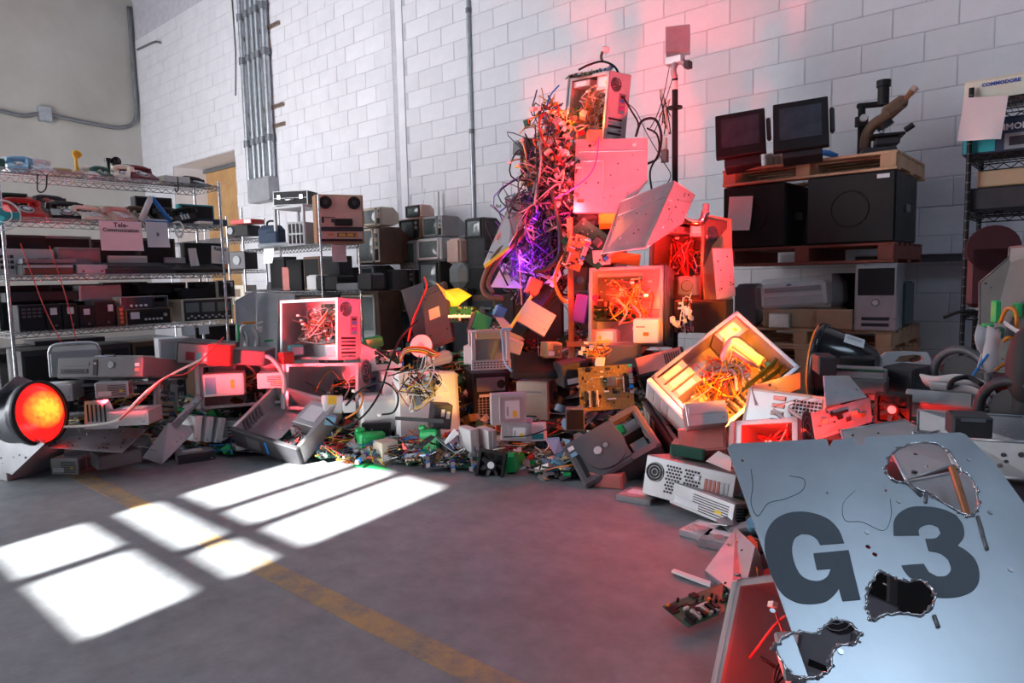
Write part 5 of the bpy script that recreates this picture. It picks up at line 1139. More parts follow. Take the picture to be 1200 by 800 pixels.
for s in (-1, 1): part(t, 'side_wall', None, lambda mb: mb.box((s * w_ / 2, D_ / 2, h_ / 2), (.004, D_, h_), 'steel_light').box((s * (w_ / 2 - .008), .002, h_ / 2), (.018, .004, h_), 'steel_light'))
part(t, 'drive_cage', None, lambda mb: mb.box((w_ * .3, D_ * .45, h_ * .66), (w_ * .34, D_ * .8, h_ * .5), 'steel_light', ch=.003).box((w_ * .3, D_ * .04, h_ * .66), (w_ * .22, .004, h_ * .3), 'label'))
part(t, 'slot_covers', None, lambda mb: [mb.box((-w_ * .48, D_ * .5, h_ * (.2 + .07 * k)), (.006, D_ * .6, h_ * .04), 'steel_dark') for k in range(6)])
part(t, 'riser_card', None, lambda mb: mb.box((w_ * .12, D_ * .6, h_ * .2), (.003, D_ * .5, h_ * .28), 'pcb').box((w_ * .26, D_ * .6, h_ * .16), (.06, .05, .06), 'charcoal').box((-w_ * .3, D_ * .85, h_ * .14), (.04, .02, .03), 'gold'))
part(t, 'wiring', None, lambda mb: wire_bunch(mb, (w_ * .25, D_ * .5, h_ * .25), (.06, .04, .07), 9, .003, ['red', 'black', 'grey'], 77), kind='stuff')
# long white open case, dark tower
M_, w_, h_ = frame3((236, 480, 4.1), (332, 472, 4.15), (236, 433, 4.12))
open_case('long white open case holding drives and a power supply', M_, w_, .27, .36, 'steel_light', 'white', 'R', drives=2, nw=12, seed=8, wires=('orange', 'yellow', 'black', 'brown'), cards=0)
box_at('labelled_drive', 'white drive with a blue printed label in the long white case', 'drive', 240, 438, 284, 464, 4.05, .15, 'white', -6, extra=lambda t: [sticker_on(t, -.07, .065, .06, .1, 'sky_blue'), sticker_on(t, .05, .07, .02, .05, 'label_yellow')])
power_supply('white power supply at the right of the long white case', facing(317, 446, 4.05, -8, 0, 0, .09), .15, .09, .12, 'white', True)
tower('dark tower with exposed boards standing beside the long white case', T(ground(205, 498)) @ rot(yaw_to_cam(205) + 25), .2, .36, .4, 'black', 'charcoal', 1)
folded_sheet('long narrow steel rail leaning on the dark tower', [[(200, 497, 3.95), (206, 502, 3.93), (238, 466, 4.1), (232, 461, 4.1)]], 'steel', .01, 4)
box_at('media_player', 'clear fronted media player with a red end', 'player', 208, 402, 268, 428, 4.05, .26, 'charcoal', -14, 0, 6, trim='steel_dark', extra=lambda t: [sticker_on(t, -.02, .05, .03, .05, 'teal'), sticker_on(t, .02, .05, .03, .05, 'paper'), sticker_on(t, -.07, .05, .05, .05, 'maroon')])
box_at('plastic_housing', 'bright red plastic housing end on the media player', 'housing', 243, 404, 270, 428, 3.98, .12, 'red', -14, 0, 6)
box_at('floppy_drive', 'dark floppy drive lying right of the red housing', 'drive', 268, 410, 310, 428, 4.05, .2, 'dkgrey', -20, 0, 4)
box_at('metal_drive_box', 'pale metal drive box standing behind the media player', 'drive', 188, 396, 222, 432, 4.35, .15, 'ltgrey', 10, trim='steel_light')
box_at('scanner_unit', 'grey flat scanner unit on the dark tower', 'scanner', 175, 428, 212, 446, 4.1, .25, 'steel_light', 15)
for i, (pl, lb) in enumerate((([(276, 352, 5.0), (300, 340, 5.05), (302, 420, 5.0), (278, 428, 4.95)], 'grey steel panel standing upright behind the pink lit case'), ([(288, 342, 5.1), (345, 344, 5.1), (345, 420, 5.05), (288, 420, 5.05)], 'wide grey steel panel behind the pink lit case'))):
    folded_sheet(lb, [pl], 'steel', .003, 5, 20 + i, lip=1)
t = box_at('cable_reel_hub', 'grey round hub unit among blue cables', 'unit', 275, 408, 300, 424, 4.3, .14, 'grey', 0, ch=.02)
t = thing('connector_cluster', 'grey flat ribbon cables with green and orange clips', 'cables', T(at(293, 400, 4.7)) @ rot(yaw_to_cam(293)))
part(t, 'ribbon_cables', None, lambda mb: [mb.tube(spline([(x, 0, -.06), (x + .01, -.03, .03), (x - .02, 0, .10), (x + .05, .03, .13)], 5), .025, 'ribbon', 4, flat=.08) for x in (-.03, .04)])
part(t, 'clips', None, lambda mb: mb.box((-.07, -.02, .06), (.016, .03, .12), 'green', ch=.003).box((0, -.03, .13), (.09, .02, .015), 'orange', ch=.003).box((.07, -.02, .08), (.03, .02, .04), 'conn', ch=.003).box((.12, -.01, -.0), (.06, .02, .015), 'green', ch=.003))
# pink lit case and the one beneath it
M_, w_, h_ = frame3((328, 421, 4.38), (396, 422, 4.10), (328, 352, 4.38))
open_case('open computer case glowing pink red with its rear fans', M_, w_ * 1.0, h_, .19, 'steel_light', 'charcoal', 'R', drives=0, nw=34, seed=12, psu_low=True, wires=('orange', 'conn', 'brown', 'red', 'paper_pink'), cards=0)
box_at('small_red_box', 'small bright red box in front of the pink lit case', 'box', 331, 413, 345, 426, 4.05, .08, 'red', 20)
box_at('teal_adapter', 'teal box inside the bottom of the pink lit case', 'adapter', 340, 405, 356, 417, 4.25, .08, 'teal', 10)
M_, w_, h_ = frame3((334, 480, 4.1), (420, 480, 4.0), (334, 426, 4.12))
open_case('open case with a dark circuit board under the pink lit case', M_, w_, h_, .3, 'steel_light', 'white', 'R', 'pcb', drives=0, nw=4, psu=False, seed=14, cards=1)
# ------------------------------------------------------------------ centre left
M_, w_, h_ = frame3((466, 518, 3.88), (541, 515, 4.0), (466, 434, 3.98))
crate('white_monitor_shell', 'large white monitor shell lit by a yellow beam', 'monitor', M_, w_, h_, .16, 'white', ch=.02)
box_at('beige_printer', 'beige printer body beside the white monitor shell', 'printer', 424, 466, 470, 508, 3.95, .25, 'white', 10, ch=.02)
box_at('pink_lit_drive_box', 'drive box with painted pink light left of the white monitor shell', 'drive', 449, 438, 468, 470, 4.05, .2, 'paper_pink', 8)  # pink of the light is put into the base colour
t = folded_sheet('white moulded printer cover holding green scrap', [[(418, 400, 4.3), (440, 410, 4.2), (470, 430, 4.15), (425, 436, 4.2)]], 'white', .006, 3)
box_at('green_block', 'bright green plastic block behind the white printer cover', 'block', 428, 395, 450, 408, 4.35, .1, 'green', 10, 0, -8, ch=.015)
circuit_board('small green circuit board in the white printer cover', facing(455, 418, 4.2, 10, -40, 0, .1), .16, .1, 'pcb', 2, 31)
for px, py, w, h, d, zc, dy, lb in ((437, 520, .15, .13, .12, 3.85, 18, 'bright green plastic box on the floor, the wider left one'), (503, 521, .10, .16, .1, 3.72, -12, 'bright green plastic box on the floor, the taller right one')):
    t = thing('green_plastic_box', lb, 'box', facing(px, py, zc, dy, 0, 4 if px < 450 else -3, h))
    part(t, 'body', None, lambda mb: mb.box((0, d / 2, h / 2), (w, d, h), 'green', ch=.012).box((0, .004, h * .5), (w * .7, .012, h * .6), 'green', ch=.01))
    part(t, 'latch', None, lambda mb: mb.box((-w * .4, d * .4, h + .01), (w * .35, .03, .025), 'green', ch=.006))
power_supply('small beige power block on the floor beside the green box', T(ground(458, 543)) @ rot(yaw_to_cam(458) + 30), .10, .12, .1, 'beige', False)
box_at('cable_box', 'black connector housing with white plugs', 'connector', 507, 474, 530, 503, 3.75, .1, 'charcoal', 14, 0, 8, extra=lambda t: [sticker_on(t, .0, .09, .02, .04, 'conn'), sticker_on(t, .03, .08, .02, .04, 'conn')])
box_at('yellow_label_box', 'white box with a yellow label by the silver tray', 'box', 380, 463, 402, 484, 3.95, .08, 'white', 15, -10, 8, extra=lambda t: sticker_on(t, -.01, .075, .05, .05, 'label_yellow'))
box_at('white_adapter_box', 'white cylinder-like adapter beside the yellow label box', 'adapter', 402, 470, 417, 484, 3.95, .07, 'white', 5, ch=.012)
box_at('blue_box', 'small blue box by the silver tray', 'box', 380, 487, 394, 499, 3.9, .06, 'sky_blue', 20, 10, 12)
box_at('monitor_surround', 'black empty bezel below the beige printer', 'bezel', 424, 495, 458, 522, 3.9, .03, 'charcoal', 0, -12, 2, trim='black')
folded_sheet('dark flat bar lying across the white monitor shell', [[(463, 488, 3.75), (520, 491, 3.7), (520, 496, 3.7), (463, 492, 3.75)]], 'charcoal', .012, 0)
folded_sheet('dark curved plastic strip below the connector housing', [[(490, 520, 3.7), (512, 504, 3.72), (516, 507, 3.72), (494, 524, 3.68)]], 'charcoal', .006, 0)
t = thing('relay_frame', 'bare metal drive frame with coloured wires hanging on the white shell', 'drive', facing(495, 455, 3.72, -5, 0, -25, .12))
part(t, 'frame_rail', None, lambda mb: mb.box((-.06, .02, .05), (.05, .03, .13), 'steel_dark', ch=.003).box((.05, .02, .07), (.06, .03, .10), 'steel_light', ch=.003).cyl((.09, 0, .09), (.09, .03, .09), .012, 'black', 10).cyl((.09, 0, .05), (.09, .03, .05), .012, 'black', 10))
part(t, 'wiring', None, lambda mb: wire_bunch(mb, (-.01, .0, .1), (.13, .04, .13), 26, .003, ['orange', 'yellow', 'red', 'conn', 'black', 'brown'], 6), kind='stuff')
t = thing('wire_bundle', 'bundle of red yellow and orange wires above the white shell', 'wires', T(at(487, 420, 4.0)) @ rot(yaw_to_cam(480)))
part(t, 'wires', None, lambda mb: [mb.tube(spline([(-.09, 0, -.02 + .006 * k), (-.05, -.03, .04 + .004 * k), (.04, -.02, .035 + .005 * k), (.1, .02, .0 + .006 * k), (.14, .0, .02)], 5), .0035, ['red', 'orange', 'yellow', 'black', 'conn', 'red'][k % 6], 6) for k in range(8)])
part(t, 'plugs', None, lambda mb: [mb.box((x, -.02, z), (.02, .014, .016), 'conn', ch=.002) for x, z in ((-.04, .06), (.1, .0), (-.09, -.03))])
crate('clear_cover', 'clear plastic cover lying over the wires', 'cover', facing(515, 417, 4.05, 0, -30, -12, .06), .15, .06, .08, 'smoke_clear', ch=.015, panel=False)
# leaning brown panel with the dark grey part behind
M_, w_, h_ = frame3((500, 410, 4.25), (533, 397, 4.2), (484, 343, 4.5))
t = crate('monitor_shell', 'brown flat screen back leaning on the heap with a label', 'monitor', M_, w_, h_, .035, 'dkbrown', ch=.02, panel=False)
sticker_on(t, -.01, h_ * .52, .075, .08, 'cardboard', -.002); part(t, 'vent_slots', None, lambda mb: [mb.box((-.04 + .02 * k, -.001, h_ * .86), (.012, .002, .006), 'black') for k in range(5)]); part(t, 'screw_bosses', None, lambda mb: [mb.cyl((x, 0, z), (x, -.004, z), .006, 'black', 8) for x in (-.06, .06) for z in (h_ * .2, h_ * .8)])
folded_sheet('dark grey plastic shell behind the leaning brown back', [[(470, 340, 4.6), (495, 331, 4.6), (505, 390, 4.45), (486, 398, 4.45)]], 'dkgrey', .02, 2, 8)
folded_sheet('plastic cone with painted yellow light beside the brown back', [[(511, 331, 4.45), (521, 340, 4.35), (540, 355, 4.35), (524, 372, 4.4)], [(521, 340, 4.35), (537, 337, 4.4), (553, 346, 4.4), (540, 355, 4.35)]], 'yellow', .004, 0)  # yellow light painted in, the cone itself is white
cable('red cord looped round the dark grey shell', [at(478, 400, 4.2), at(484, 375, 4.2), at(494, 352, 4.25), at(500, 335, 4.3), at(497, 325, 4.35)], .006, 'red')
t = thing('paddle_disc', 'grey round plastic disc low behind the brown back', 'disc', facing(493, 405, 4.15, -20, -20, 0, .12)); part(t, 'disc', None, lambda mb: mb.cyl((0, 0, .06), (0, .02, .06), .07, 'ltgrey', 24)); part(t, 'hub', None, lambda mb: mb.cyl((0, -.004, .06), (0, 0, .06), .02, 'grey', 16))
circuit_board('stack of green circuit boards on the heap top', facing(558, 368, 4.3, 5, -55, 2, .16), .33, .16, 'pcb', 3, 41)
folded_sheet('thin white shelf strip under the circuit boards', [[(525, 369, 4.25), (560, 369, 4.2), (560, 372, 4.2), (525, 372, 4.25)]], 'white', .05, 0)
box_at('green_black_drive', 'green and black box tilted on the heap', 'box', 554, 366, 576, 390, 4.1, .1, 'charcoal', 20, -15, 25, trim='green')
folded_sheet('tan orange cardboard flap on the heap', [[(580, 371, 4.05), (590, 372, 4.05), (615, 398, 3.95), (597, 398, 3.95)]], 'tan', .004, 0)
box_at('sky_blue_box', 'small sky blue tilted box near the tan flap', 'box', 580, 359, 593, 372, 4.2, .06, 'sky_blue', 10, 0, 25)
t = thing('steel_cage', 'perforated steel cage box on the black tower', 'cage', facing(575, 410, 3.75, 8, 0, 0, .2)); w_ = .19
part(t, 'cage_frame', None, lambda mb: [mb.box((x, y, .105), (.022, .016, .19), 'steel_light', ch=.002) for x in (-w_ / 2, w_ / 2) for y in (.0, .14)] + [mb.box((0, .07, .2), (w_ + .02, .16, .006), 'steel_light')] + [mb.box((0, .14, .1), (w_, .004, .19), 'steel_dark')])
part(t, 'perforated_rail', None, lambda mb: mb.box((0, -.006, .02), (w_ + .03, .012, .055), 'steel_light', ch=.002))
part(t, 'slots', None, lambda mb: [mb.box((-.09 + .018 * k, -.0125, .006 + .014 * j), (.011, .002, .006), 'ink') for k in range(11) for j in range(3)])
part(t, 'inner_board', None, lambda mb: mb.box((.0, .05, .1), (.003, .1, .12), 'pcb_brown', Matrix.Rotation(.3, 4, 'Y')).box((.0, .03, .185), (.15, .05, .05), 'tan', ch=.004))
box_at('pink_drive', 'pale pink drive beside the steel cage', 'drive', 543, 405, 556, 427, 3.85, .12, 'paper_pink', -15)
tower('black computer tower with a mesh front below the steel cage', T(ground(577, 517)) @ rot(yaw_to_cam(577) + 12), .22, .42, .4, 'black', 'black', 1)
tower('beige computer tower with a floppy slot and round button', T(ground(625, 523)) @ rot(yaw_to_cam(625) - 16), .19, .385, .4, 'beige', 'beige', 0, side='dkgrey')
crate('flat_panel_shell', 'black flat screen shell lying across the beige tower', 'monitor', facing(632, 424, 3.9, 6, -72, 4, .3), .33, .3, .04, 'black', ch=.015)
power_supply('bronze power supply on the black flat shell', facing(650, 411, 3.85, 25, 0, 4, .08), .09, .085, .1, 'tan', True)
drive_at('optical drive standing upright with a yellow label', 596, 479, 3.42, 10, 0, 0, kind='o', w=.175, h=.155, d=.045, bez='ltgrey', face=True)
drive_at('silver hard drive under the upright optical drive', 605, 506, 3.42, -5, 0, 2, kind='o', w=.15, h=.09, d=.12, bez='steel_light', face=True)
box_at('white_box', 'small white box with a mint stripe beside the drives', 'box', 621, 497, 639, 517, 3.45, .06, 'white', -8, 0, -3, extra=lambda t: sticker_on(t, 0, .025, .06, .03, 'teal'))
for i, (px, lb) in enumerate(((556, 'silver drive standing on edge on the floor, left of the pair'), (577, 'silver drive standing on edge on the floor, right of the pair'))):
    drive_at(lb, px, 516 + i, 3.62, 30, 0, 88, kind='o', w=.12, h=.05, d=.12, bez='ltgrey', sticker=True, body='ltgrey', group='silver drives on edge')
M_ = facing(575, 545, 3.45, -18, -8, 8, .14)
t = thing('fan_unit', 'black square cooling fan standing on the floor', 'fan', M_); fan_parts(t, .14, T(0, 0, .07))
box_at('green_fan_duct', 'bright green plastic duct behind the black fan', 'duct', 589, 533, 605, 555, 3.48, .08, 'green', -18, 0, -6, ch=.012)
optical_drive('black optical drive lying on the floor with a white label', T(ground(640, 558)) @ rot(yaw_to_cam(640) - 35), .155, .045, .20, 'charcoal', 'dkgrey')
for i, (px, py, w, c, lb) in enumerate(((615, 525, .16, 'steel', 'grey drive lying flat behind the floor drive'), (650, 545, .14, 'dkgrey', 'dark drive lying flat against the dark tower'), (600, 520, .1, 'charcoal', 'black drive caddy behind the cooling fan'))):
    optical_drive(lb, T(ground(px, py + 14 - 5 * i, .0)) @ rot(yaw_to_cam(px) + 20 - 30 * i), w, .04, .14, c, c, sticker=i != 2)
# floor scraps in front
for i, (px, py, w, h, b, lb) in enumerate(((535, 547, .22, .11, 'pcb', 'green circuit board lying on the floor left of the fan'), (512, 548, .18, .07, 'pcb_blue', 'narrow circuit card on the floor before the green box'), (390, 535, .14, .10, 'pcb', 'small circuit board on the floor by the silver tray'), (410, 538, .16, .08, 'pcb_brown', 'brown circuit board near the floor cables'), (485, 541, .16, .06, 'pcb', 'thin board on the floor between the green boxes'))):
    g_ = ground(px, py, .02 + .006 * i); circuit_board(lb, T(g_) @ rot(yaw_to_cam(px) + 25 * (i % 3 - 1), -84, 0), w, h, b, 2, 50 + i, heatsink=False)
folded_sheet('green plastic strip lying on the floor', [[(413, 545, 3.7), (432, 541, 3.78), (459, 550, 3.62), (457, 553, 3.60)]], 'green', .006, 0, name='plastic_strip', cat='strip')
folded_sheet('torn white paper on the floor before the green box', [[(400, 535, 3.85), (430, 528, 3.92), (440, 535, 3.8), (412, 542, 3.75)]], 'paper', .001, 0, name='torn_paper', cat='paper')
folded_sheet('white paper scrap standing beside the tall green box', [[(520, 518, 3.7), (532, 502, 3.7), (538, 508, 3.68), (522, 521, 3.66)]], 'paper', .001, 0, name='torn_paper', cat='paper')
cable('green plastic strap beside the tall green box', [ground(500, 540, .02), ground(520, 538, .02), ground(537, 532, .02)], .006, 'green', 'strap', 'strap')
for i, (pts, r, c, lb) in enumerate((([(405, 475, 3.8), (425, 455, 3.8), (450, 448, 3.78), (466, 462, 3.76), (462, 482, 3.76), (445, 486, 3.78)], .006, 'black', 'black cable loop before the beige printer'), ([(382, 490, 3.8), (400, 500, 3.78), (425, 488, 3.76), (445, 460, 3.8), (455, 430, 3.9), (470, 395, 4.0), (490, 375, 4.1)], .006, 'black', 'long black cable rising past the pink drive box'), ([(405, 490, 3.8), (420, 480, 3.78), (425, 465, 3.8), (415, 458, 3.82)], .005, 'orange', 'orange wire bundle beside the white adapter'), ([(75, 500, 3.4), (110, 498, 3.4), (140, 491, 3.42), (160, 470, 3.5), (190, 445, 3.6), (238, 420, 3.8)], .006, 'conn', 'white power cord leading from the red lamp'), ([(140, 492, 3.40), (165, 470, 3.48), (195, 442, 3.6), (222, 435, 3.7), (262, 395, 3.9)], .004, 'red', 'thin red cord beside the white power cord'), ([(600, 385, 3.7), (588, 387, 3.7), (590, 405, 3.65), (592, 425, 3.6), (600, 435, 3.55)], .006, 'sky_blue', 'pale blue cable hanging past the steel cage'), ([(590, 512, 3.4), (620, 510, 3.4), (650, 498, 3.4), (668, 480, 3.5)], .003, 'black', 'thin black wire from the drives to the dark tower'), ([(300, 416, 4.1), (318, 420, 4.05), (332, 440, 4.0), (333, 460, 3.98)], .012, 'ribbon', 'grey ribbon cable drooping by the long white case'), ([(292, 412, 4.2), (305, 410, 4.15), (318, 418, 4.1), (330, 432, 4.05)], .006, 'blue', 'blue wires beside the grey hub'))):
    cable(lb, [at(*p) for p in pts], r, c, ends='conn' if i in (0, 2) else None)
# ------------------------------------------------------------------ centre: the standing sculpture of cases and wires
for k, (z0, hh, lb) in enumerate(((.45, .46, 'lowest dark computer case in the core of the tower'), (.915, .44, 'middle dark computer case in the core of the tower'), (1.36, .485, 'upper dark computer case in the core of the tower'))):
    x_, y_ = gxy(696, 4.55); crate('core_case', lb, 'computer case', T(x_, y_, z0) @ rot(8 + 12 * k), .30, hh, .36, 'steel_dark', 'black')
x_, y_ = gxy(697, 4.5)
crate('tower_plinth', 'dark box at the foot of the scrap tower', 'box', T(x_, y_, 0) @ rot(10), .7, .447, .6, 'black')
M_, w_, h_ = frame3((662, 168, 4.60), (707, 164, 4.28), (659, 94, 4.60))
open_case('open computer case forming the top of the scrap tower', M_, w_, h_, .18, 'steel_light', 'steel_dark', 'R', drives=1, nw=30, seed=21, wires=('orange', 'copper', 'conn', 'black', 'orange', 'rose'), cards=2, psu=True)
circuit_board('card with coloured ports on the very top of the tower', facing(690, 86, 4.4, -20, -60, 0, .1), .3, .1, 'pcb', 1, 61, heatsink=False)
cable('black cord arching over the top of the tower', [at(678, 82, 4.35), at(690, 76, 4.35), at(706, 72, 4.35), at(720, 78, 4.35), at(727, 90, 4.4)], .007, 'black')
t = thing('power_plug', 'pink white plug sticking up from the tower top', 'plug', T(at(706, 72, 4.38))); part(t, 'cord', None, lambda mb: mb.tube(spline([(0, 0, 0), (-.01, 0, .03), (0, 0, .06)], 4), .009, 'brown', 6)); part(t, 'plug_body', None, lambda mb: mb.box((.005, 0, .075), (.045, .03, .03), 'paper_pink', rot(40, 0, 12), ch=.004))
M_, w_, h_ = frame3((672, 249, 4.12), (758, 248, 4.05), (671, 164, 4.22))
cut = [(-w_ / 2, 0), (w_ * .16, 0), (w_ * .5, h_ * .42), (w_ / 2, h_), (-w_ / 2, h_)]
sheet('large square steel panel lit pink on the tower', M_, w_, h_, 'steel_light', cut=cut, flange=.02, ribs=((-.44, .83, .46, .83), (-.4, .7, -.1, .7), (-.1, .7, -.1, .25), (-.4, .7, -.4, .25)), holes=((-.3, .91, .012), (.32, .91, .012), (-.34, .4, .006), (-.17, .4, .006), (0, .5, .005)), dots=22, seed=4)
folded_sheet('bent grey steel panel leaning below the pink panel', [[(728, 236, 4.05), (790, 212, 4.0), (757, 290, 3.7), (705, 297, 3.75)], [(790, 212, 4.0), (814, 229, 4.1), (799, 262, 3.95), (757, 290, 3.7)]], 'steel_light', .003, 18, 9, ribs=((.05, .3, .95, .25), (.4, .5, .3, .8)), lip=1)
t = thing('chrome_bracket', 'curved chrome bracket behind the bent grey panel', 'bracket', T(at(808, 245, 4.1)) @ rot(yaw_to_cam(808) - 20)); part(t, 'curved_band', None, lambda mb: mb.tube(spline([(-.05, 0, .08), (-.06, 0, 0), (-.01, 0, -.07), (.07, 0, -.08), (.1, 0, -.02)], 6), .028, 'chrome', 6, flat=.15)); part(t, 'end_tab', None, lambda mb: mb.box((.1, 0, 0), (.03, .04, .05), 'steel', ch=.004))
# red lit case in the middle, case with painted lit brown sides right of it
M_, w_, h_ = frame3((689, 404, 3.95), (777, 404, 3.80), (689, 314, 3.98))
open_case('open computer case filled with red light at the tower foot', M_, w_, h_, .2, 'steel_light', 'charcoal', 'L', 'pcb', drives=0, nw=20, seed=33, psu_low=True, wires=('orange', 'orange', 'yellow', 'red'), front_face='charcoal')
box_at('white_drive_bay', 'white drive stack inside the red lit case', 'drive', 742, 374, 772, 402, 3.78, .12, 'white', -8, extra=lambda t: [sticker_on(t, 0, .05, .03, .02, 'orange'), sticker_on(t, -.03, .09, .05, .01, 'grey')])
M_, w_, h_ = frame3((762, 350, 4.45), (822, 352, 4.1), (760, 262, 4.45))
open_case('open case painted lit brown glowing dark red beside the pole', M_, w_, h_, .2, 'brown', 'steel_dark', 'R', drives=1, nw=14, seed=35, wires=('red', 'maroon', 'orange'), cards=2)
folded_sheet('metal case side painted lit brown standing right of the tower', [[(822, 251, 4.1), (857, 257, 4.2), (858, 350, 4.15), (825, 352, 4.08)]], 'tan', .006, 3, 12, lip=1)  # brown is the tone of the light, painted on the panel
folded_sheet('narrow beige steel strip leaning on the brown case', [[(835, 291, 3.95), (858, 291, 3.97), (862, 346, 3.9), (840, 351, 3.88)]], 'beige', .003, 14, 13)
t = box_at('small_speaker', 'small grey speaker with a round cone below the brown case', 'speaker', 794, 324, 816, 346, 3.95, .1, 'steel', -10); part(t, 'cone', None, lambda mb: mb.lathe([(.006, .012), (.03, -.004), (.034, -.006)], 'maroon', 20, T(0, 0, .055), 'y'))
t = thing('plug_bundle', 'hanging bundle of white and pink plugs', 'plugs', T(at(803, 368, 3.8)) @ rot(yaw_to_cam(800))); part(t, 'plug_bodies', None, lambda mb: [mb.box((random.Random(k).uniform(-.04, .04), random.Random(k + 50).uniform(-.02, .02), -.09 + k * .018), (.035, .02, .025), ['paper_pink', 'conn', 'ltgrey'][k % 3], rot(k * 40, 20, k * 25), ch=.003) for k in range(11)], kind='stuff'); part(t, 'wiring', None, lambda mb: wire_bunch(mb, (0, 0, 0), (.04, .02, .12), 12, .003, ['red', 'black', 'conn'], 3), kind='stuff')
box_at('brown_shelf_box', 'brown box under the brown sided case', 'box', 790, 352, 850, 390, 4.05, .3, 'brown', -10)
# reddish post and things on the tower front
p0 = ground(668, 500); pt = at(668, 255, 4.05); tag(MB().box((0, 0, pt.z / 2), (.035, .035, pt.z), 'copper', T(pt.x, pt.y, 0) @ rot(30), ch=.002).build('metal_post'), 'copper red upright post in the tower front', 'post')
folded_sheet('rusty cross rail at the foot of the copper post', [[(664, 400, 4.0), (690, 400, 3.95), (690, 406, 3.95), (664, 406, 4.0)]], 'copper', .02, 0)
circuit_board('memory laden circuit board tilted under the pink panel', facing(692, 285, 4.0, -8, -25, 40, .2), .3, .2, 'pcb', 5, 71)
circuit_board('white connector studded board beside the copper post', facing(674, 295, 3.95, 10, 0, 20, .2), .12, .2, 'pcb_brown', 2, 72, heatsink=False)
box_at('yellow_lit_bracket', 'bracket with painted yellow light under the pink panel', 'bracket', 702, 248, 740, 262, 4.1, .08, 'yellow', 0, -20)  # yellow light carried by the paint
box_at('rose_block', 'rose coloured plastic block above the red lit case', 'block', 695, 293, 716, 310, 3.95, .1, 'rose', 10)
box_at('gold_tray', 'golden tray above the red lit case', 'tray', 716, 296, 750, 310, 4.0, .15, 'gold', 0, 0, 8)
t = thing('fan_plate', 'dark plate with a round chrome hub left of the red lit case', 'fan', facing(680, 328, 4.0, -5, 0, 0, .1)); part(t, 'plate', None, lambda mb: mb.box((0, .02, .05), (.08, .04, .15), 'black', ch=.004)); part(t, 'hub', None, lambda mb: mb.cyl((0, -.002, .05), (0, -.006, .05), .022, 'chrome', 20)); part(t, 'rail', None, lambda mb: mb.box((0, -.004, -.035), (.08, .006, .006), 'chrome').box((0, -.004, -.015), (.08, .006, .006), 'chrome'))
box_at('purple_lit_drive', 'dark drive with painted purple light at the foot of the post', 'drive', 672, 345, 688, 378, 4.0, .2, 'purple', -20, 0, 12)  # a dark drive, its violet light painted as purple
# left side of the tower: panels, drives, cable tangle
M_, w_, h_ = frame3((568, 309, 4.55), (592, 294, 4.4), (598, 228, 4.65))
folded_sheet('silver panel leaning on the left of the tower', [[(603, 226, 4.25), (624, 240, 4.2), (596, 288, 4.08), (567, 310, 4.1)]], 'steel_light', .004, 5, 14, lip=1)
folded_sheet('strip of painted yellow light along the lower edge of the leaning silver panel', [[(567, 310, 4.08), (596, 288, 4.06), (597, 291, 4.05), (568, 314, 4.07)]], 'yellow', .01, 0)  # added strip whose colour imitates yellow light on the edge
box_at('black_optical_drive', 'black optical drive high on the left of the tower', 'drive', 615, 178, 655, 197, 4.35, .18, 'black', 12, 0, 0, trim='charcoal')
box_at('dark_drive_cage', 'dark drive cage above the black optical drive', 'cage', 612, 163, 648, 178, 4.45, .18, 'steel_dark', 25, 0, 4)
for i, (poly, c, lb) in enumerate(((([(606, 203, 4.35), (614, 205, 4.33), (618, 224, 4.33), (610, 220, 4.35)]), 'white', 'white plastic fin on the left edge of the tower'), ([(608, 226, 4.35), (622, 230, 4.35), (620, 245, 4.33), (612, 244, 4.33)], 'purple', 'plate with painted purple light on the left of the tower'), ([(634, 232, 4.3), (644, 247, 4.3), (632, 248, 4.3)], 'purple', 'triangular plate with painted purple light in the cable tangle'), ([(590, 308, 4.3), (620, 320, 4.25), (612, 338, 4.2), (575, 336, 4.25)], 'ltgrey', 'grey plate glowing purple under the cable tangle'), ([(600, 300, 4.25), (606, 285, 4.3), (618, 316, 4.22), (598, 326, 4.2)], 'purple', 'plate with painted violet light beside the thick brown cables'))):  # purple on these plates is violet light put into the paint
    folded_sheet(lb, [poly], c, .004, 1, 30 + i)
box_at('tan_relay', 'tan relay block on the left of the tower', 'relay', 613, 204, 630, 217, 4.25, .08, 'tan', 10, 0, 12)
box_at('orange_relay', 'orange relay block below the tan one', 'relay', 617, 214, 628, 222, 4.22, .05, 'orange', 0, 0, -10)
box_at('brown_wood_block', 'brown wooden block under the top case', 'block', 690, 151, 706, 164, 4.15, .1, 'wood', 10)
x_, y_ = gxy(630, 4.55)
crate('side_case', 'dark computer case behind the cable tangle', 'computer case', T(x_, y_, .5) @ rot(40), .34, 1.0, .3, 'black', 'charcoal')
q = random.Random(5); tg = MB()
def pt(u0, u1, v0, v1, z0, z1): return at(q.uniform(u0, u1), q.uniform(v0, v1), q.uniform(z0, z1))
for k in range(150):
    cy_ = q.uniform(205, 335); wdt = 20 + (cy_ - 150) * .14; cx_ = 645 - (cy_ - 150) * .10 + q.uniform(-.5, .5) * wdt
    pts = [at(cx_ + q.gauss(0, 20), cy_ + q.gauss(0, 26), q.uniform(4.1, 4.4)) for _ in range(5)]
    tg.tube(spline(pts, 5), q.uniform(.0025, .006), q.choice(['charcoal', 'black', 'navy', 'grey', 'purple', 'black', 'rose', 'dkgrey', 'charcoal']), 5)
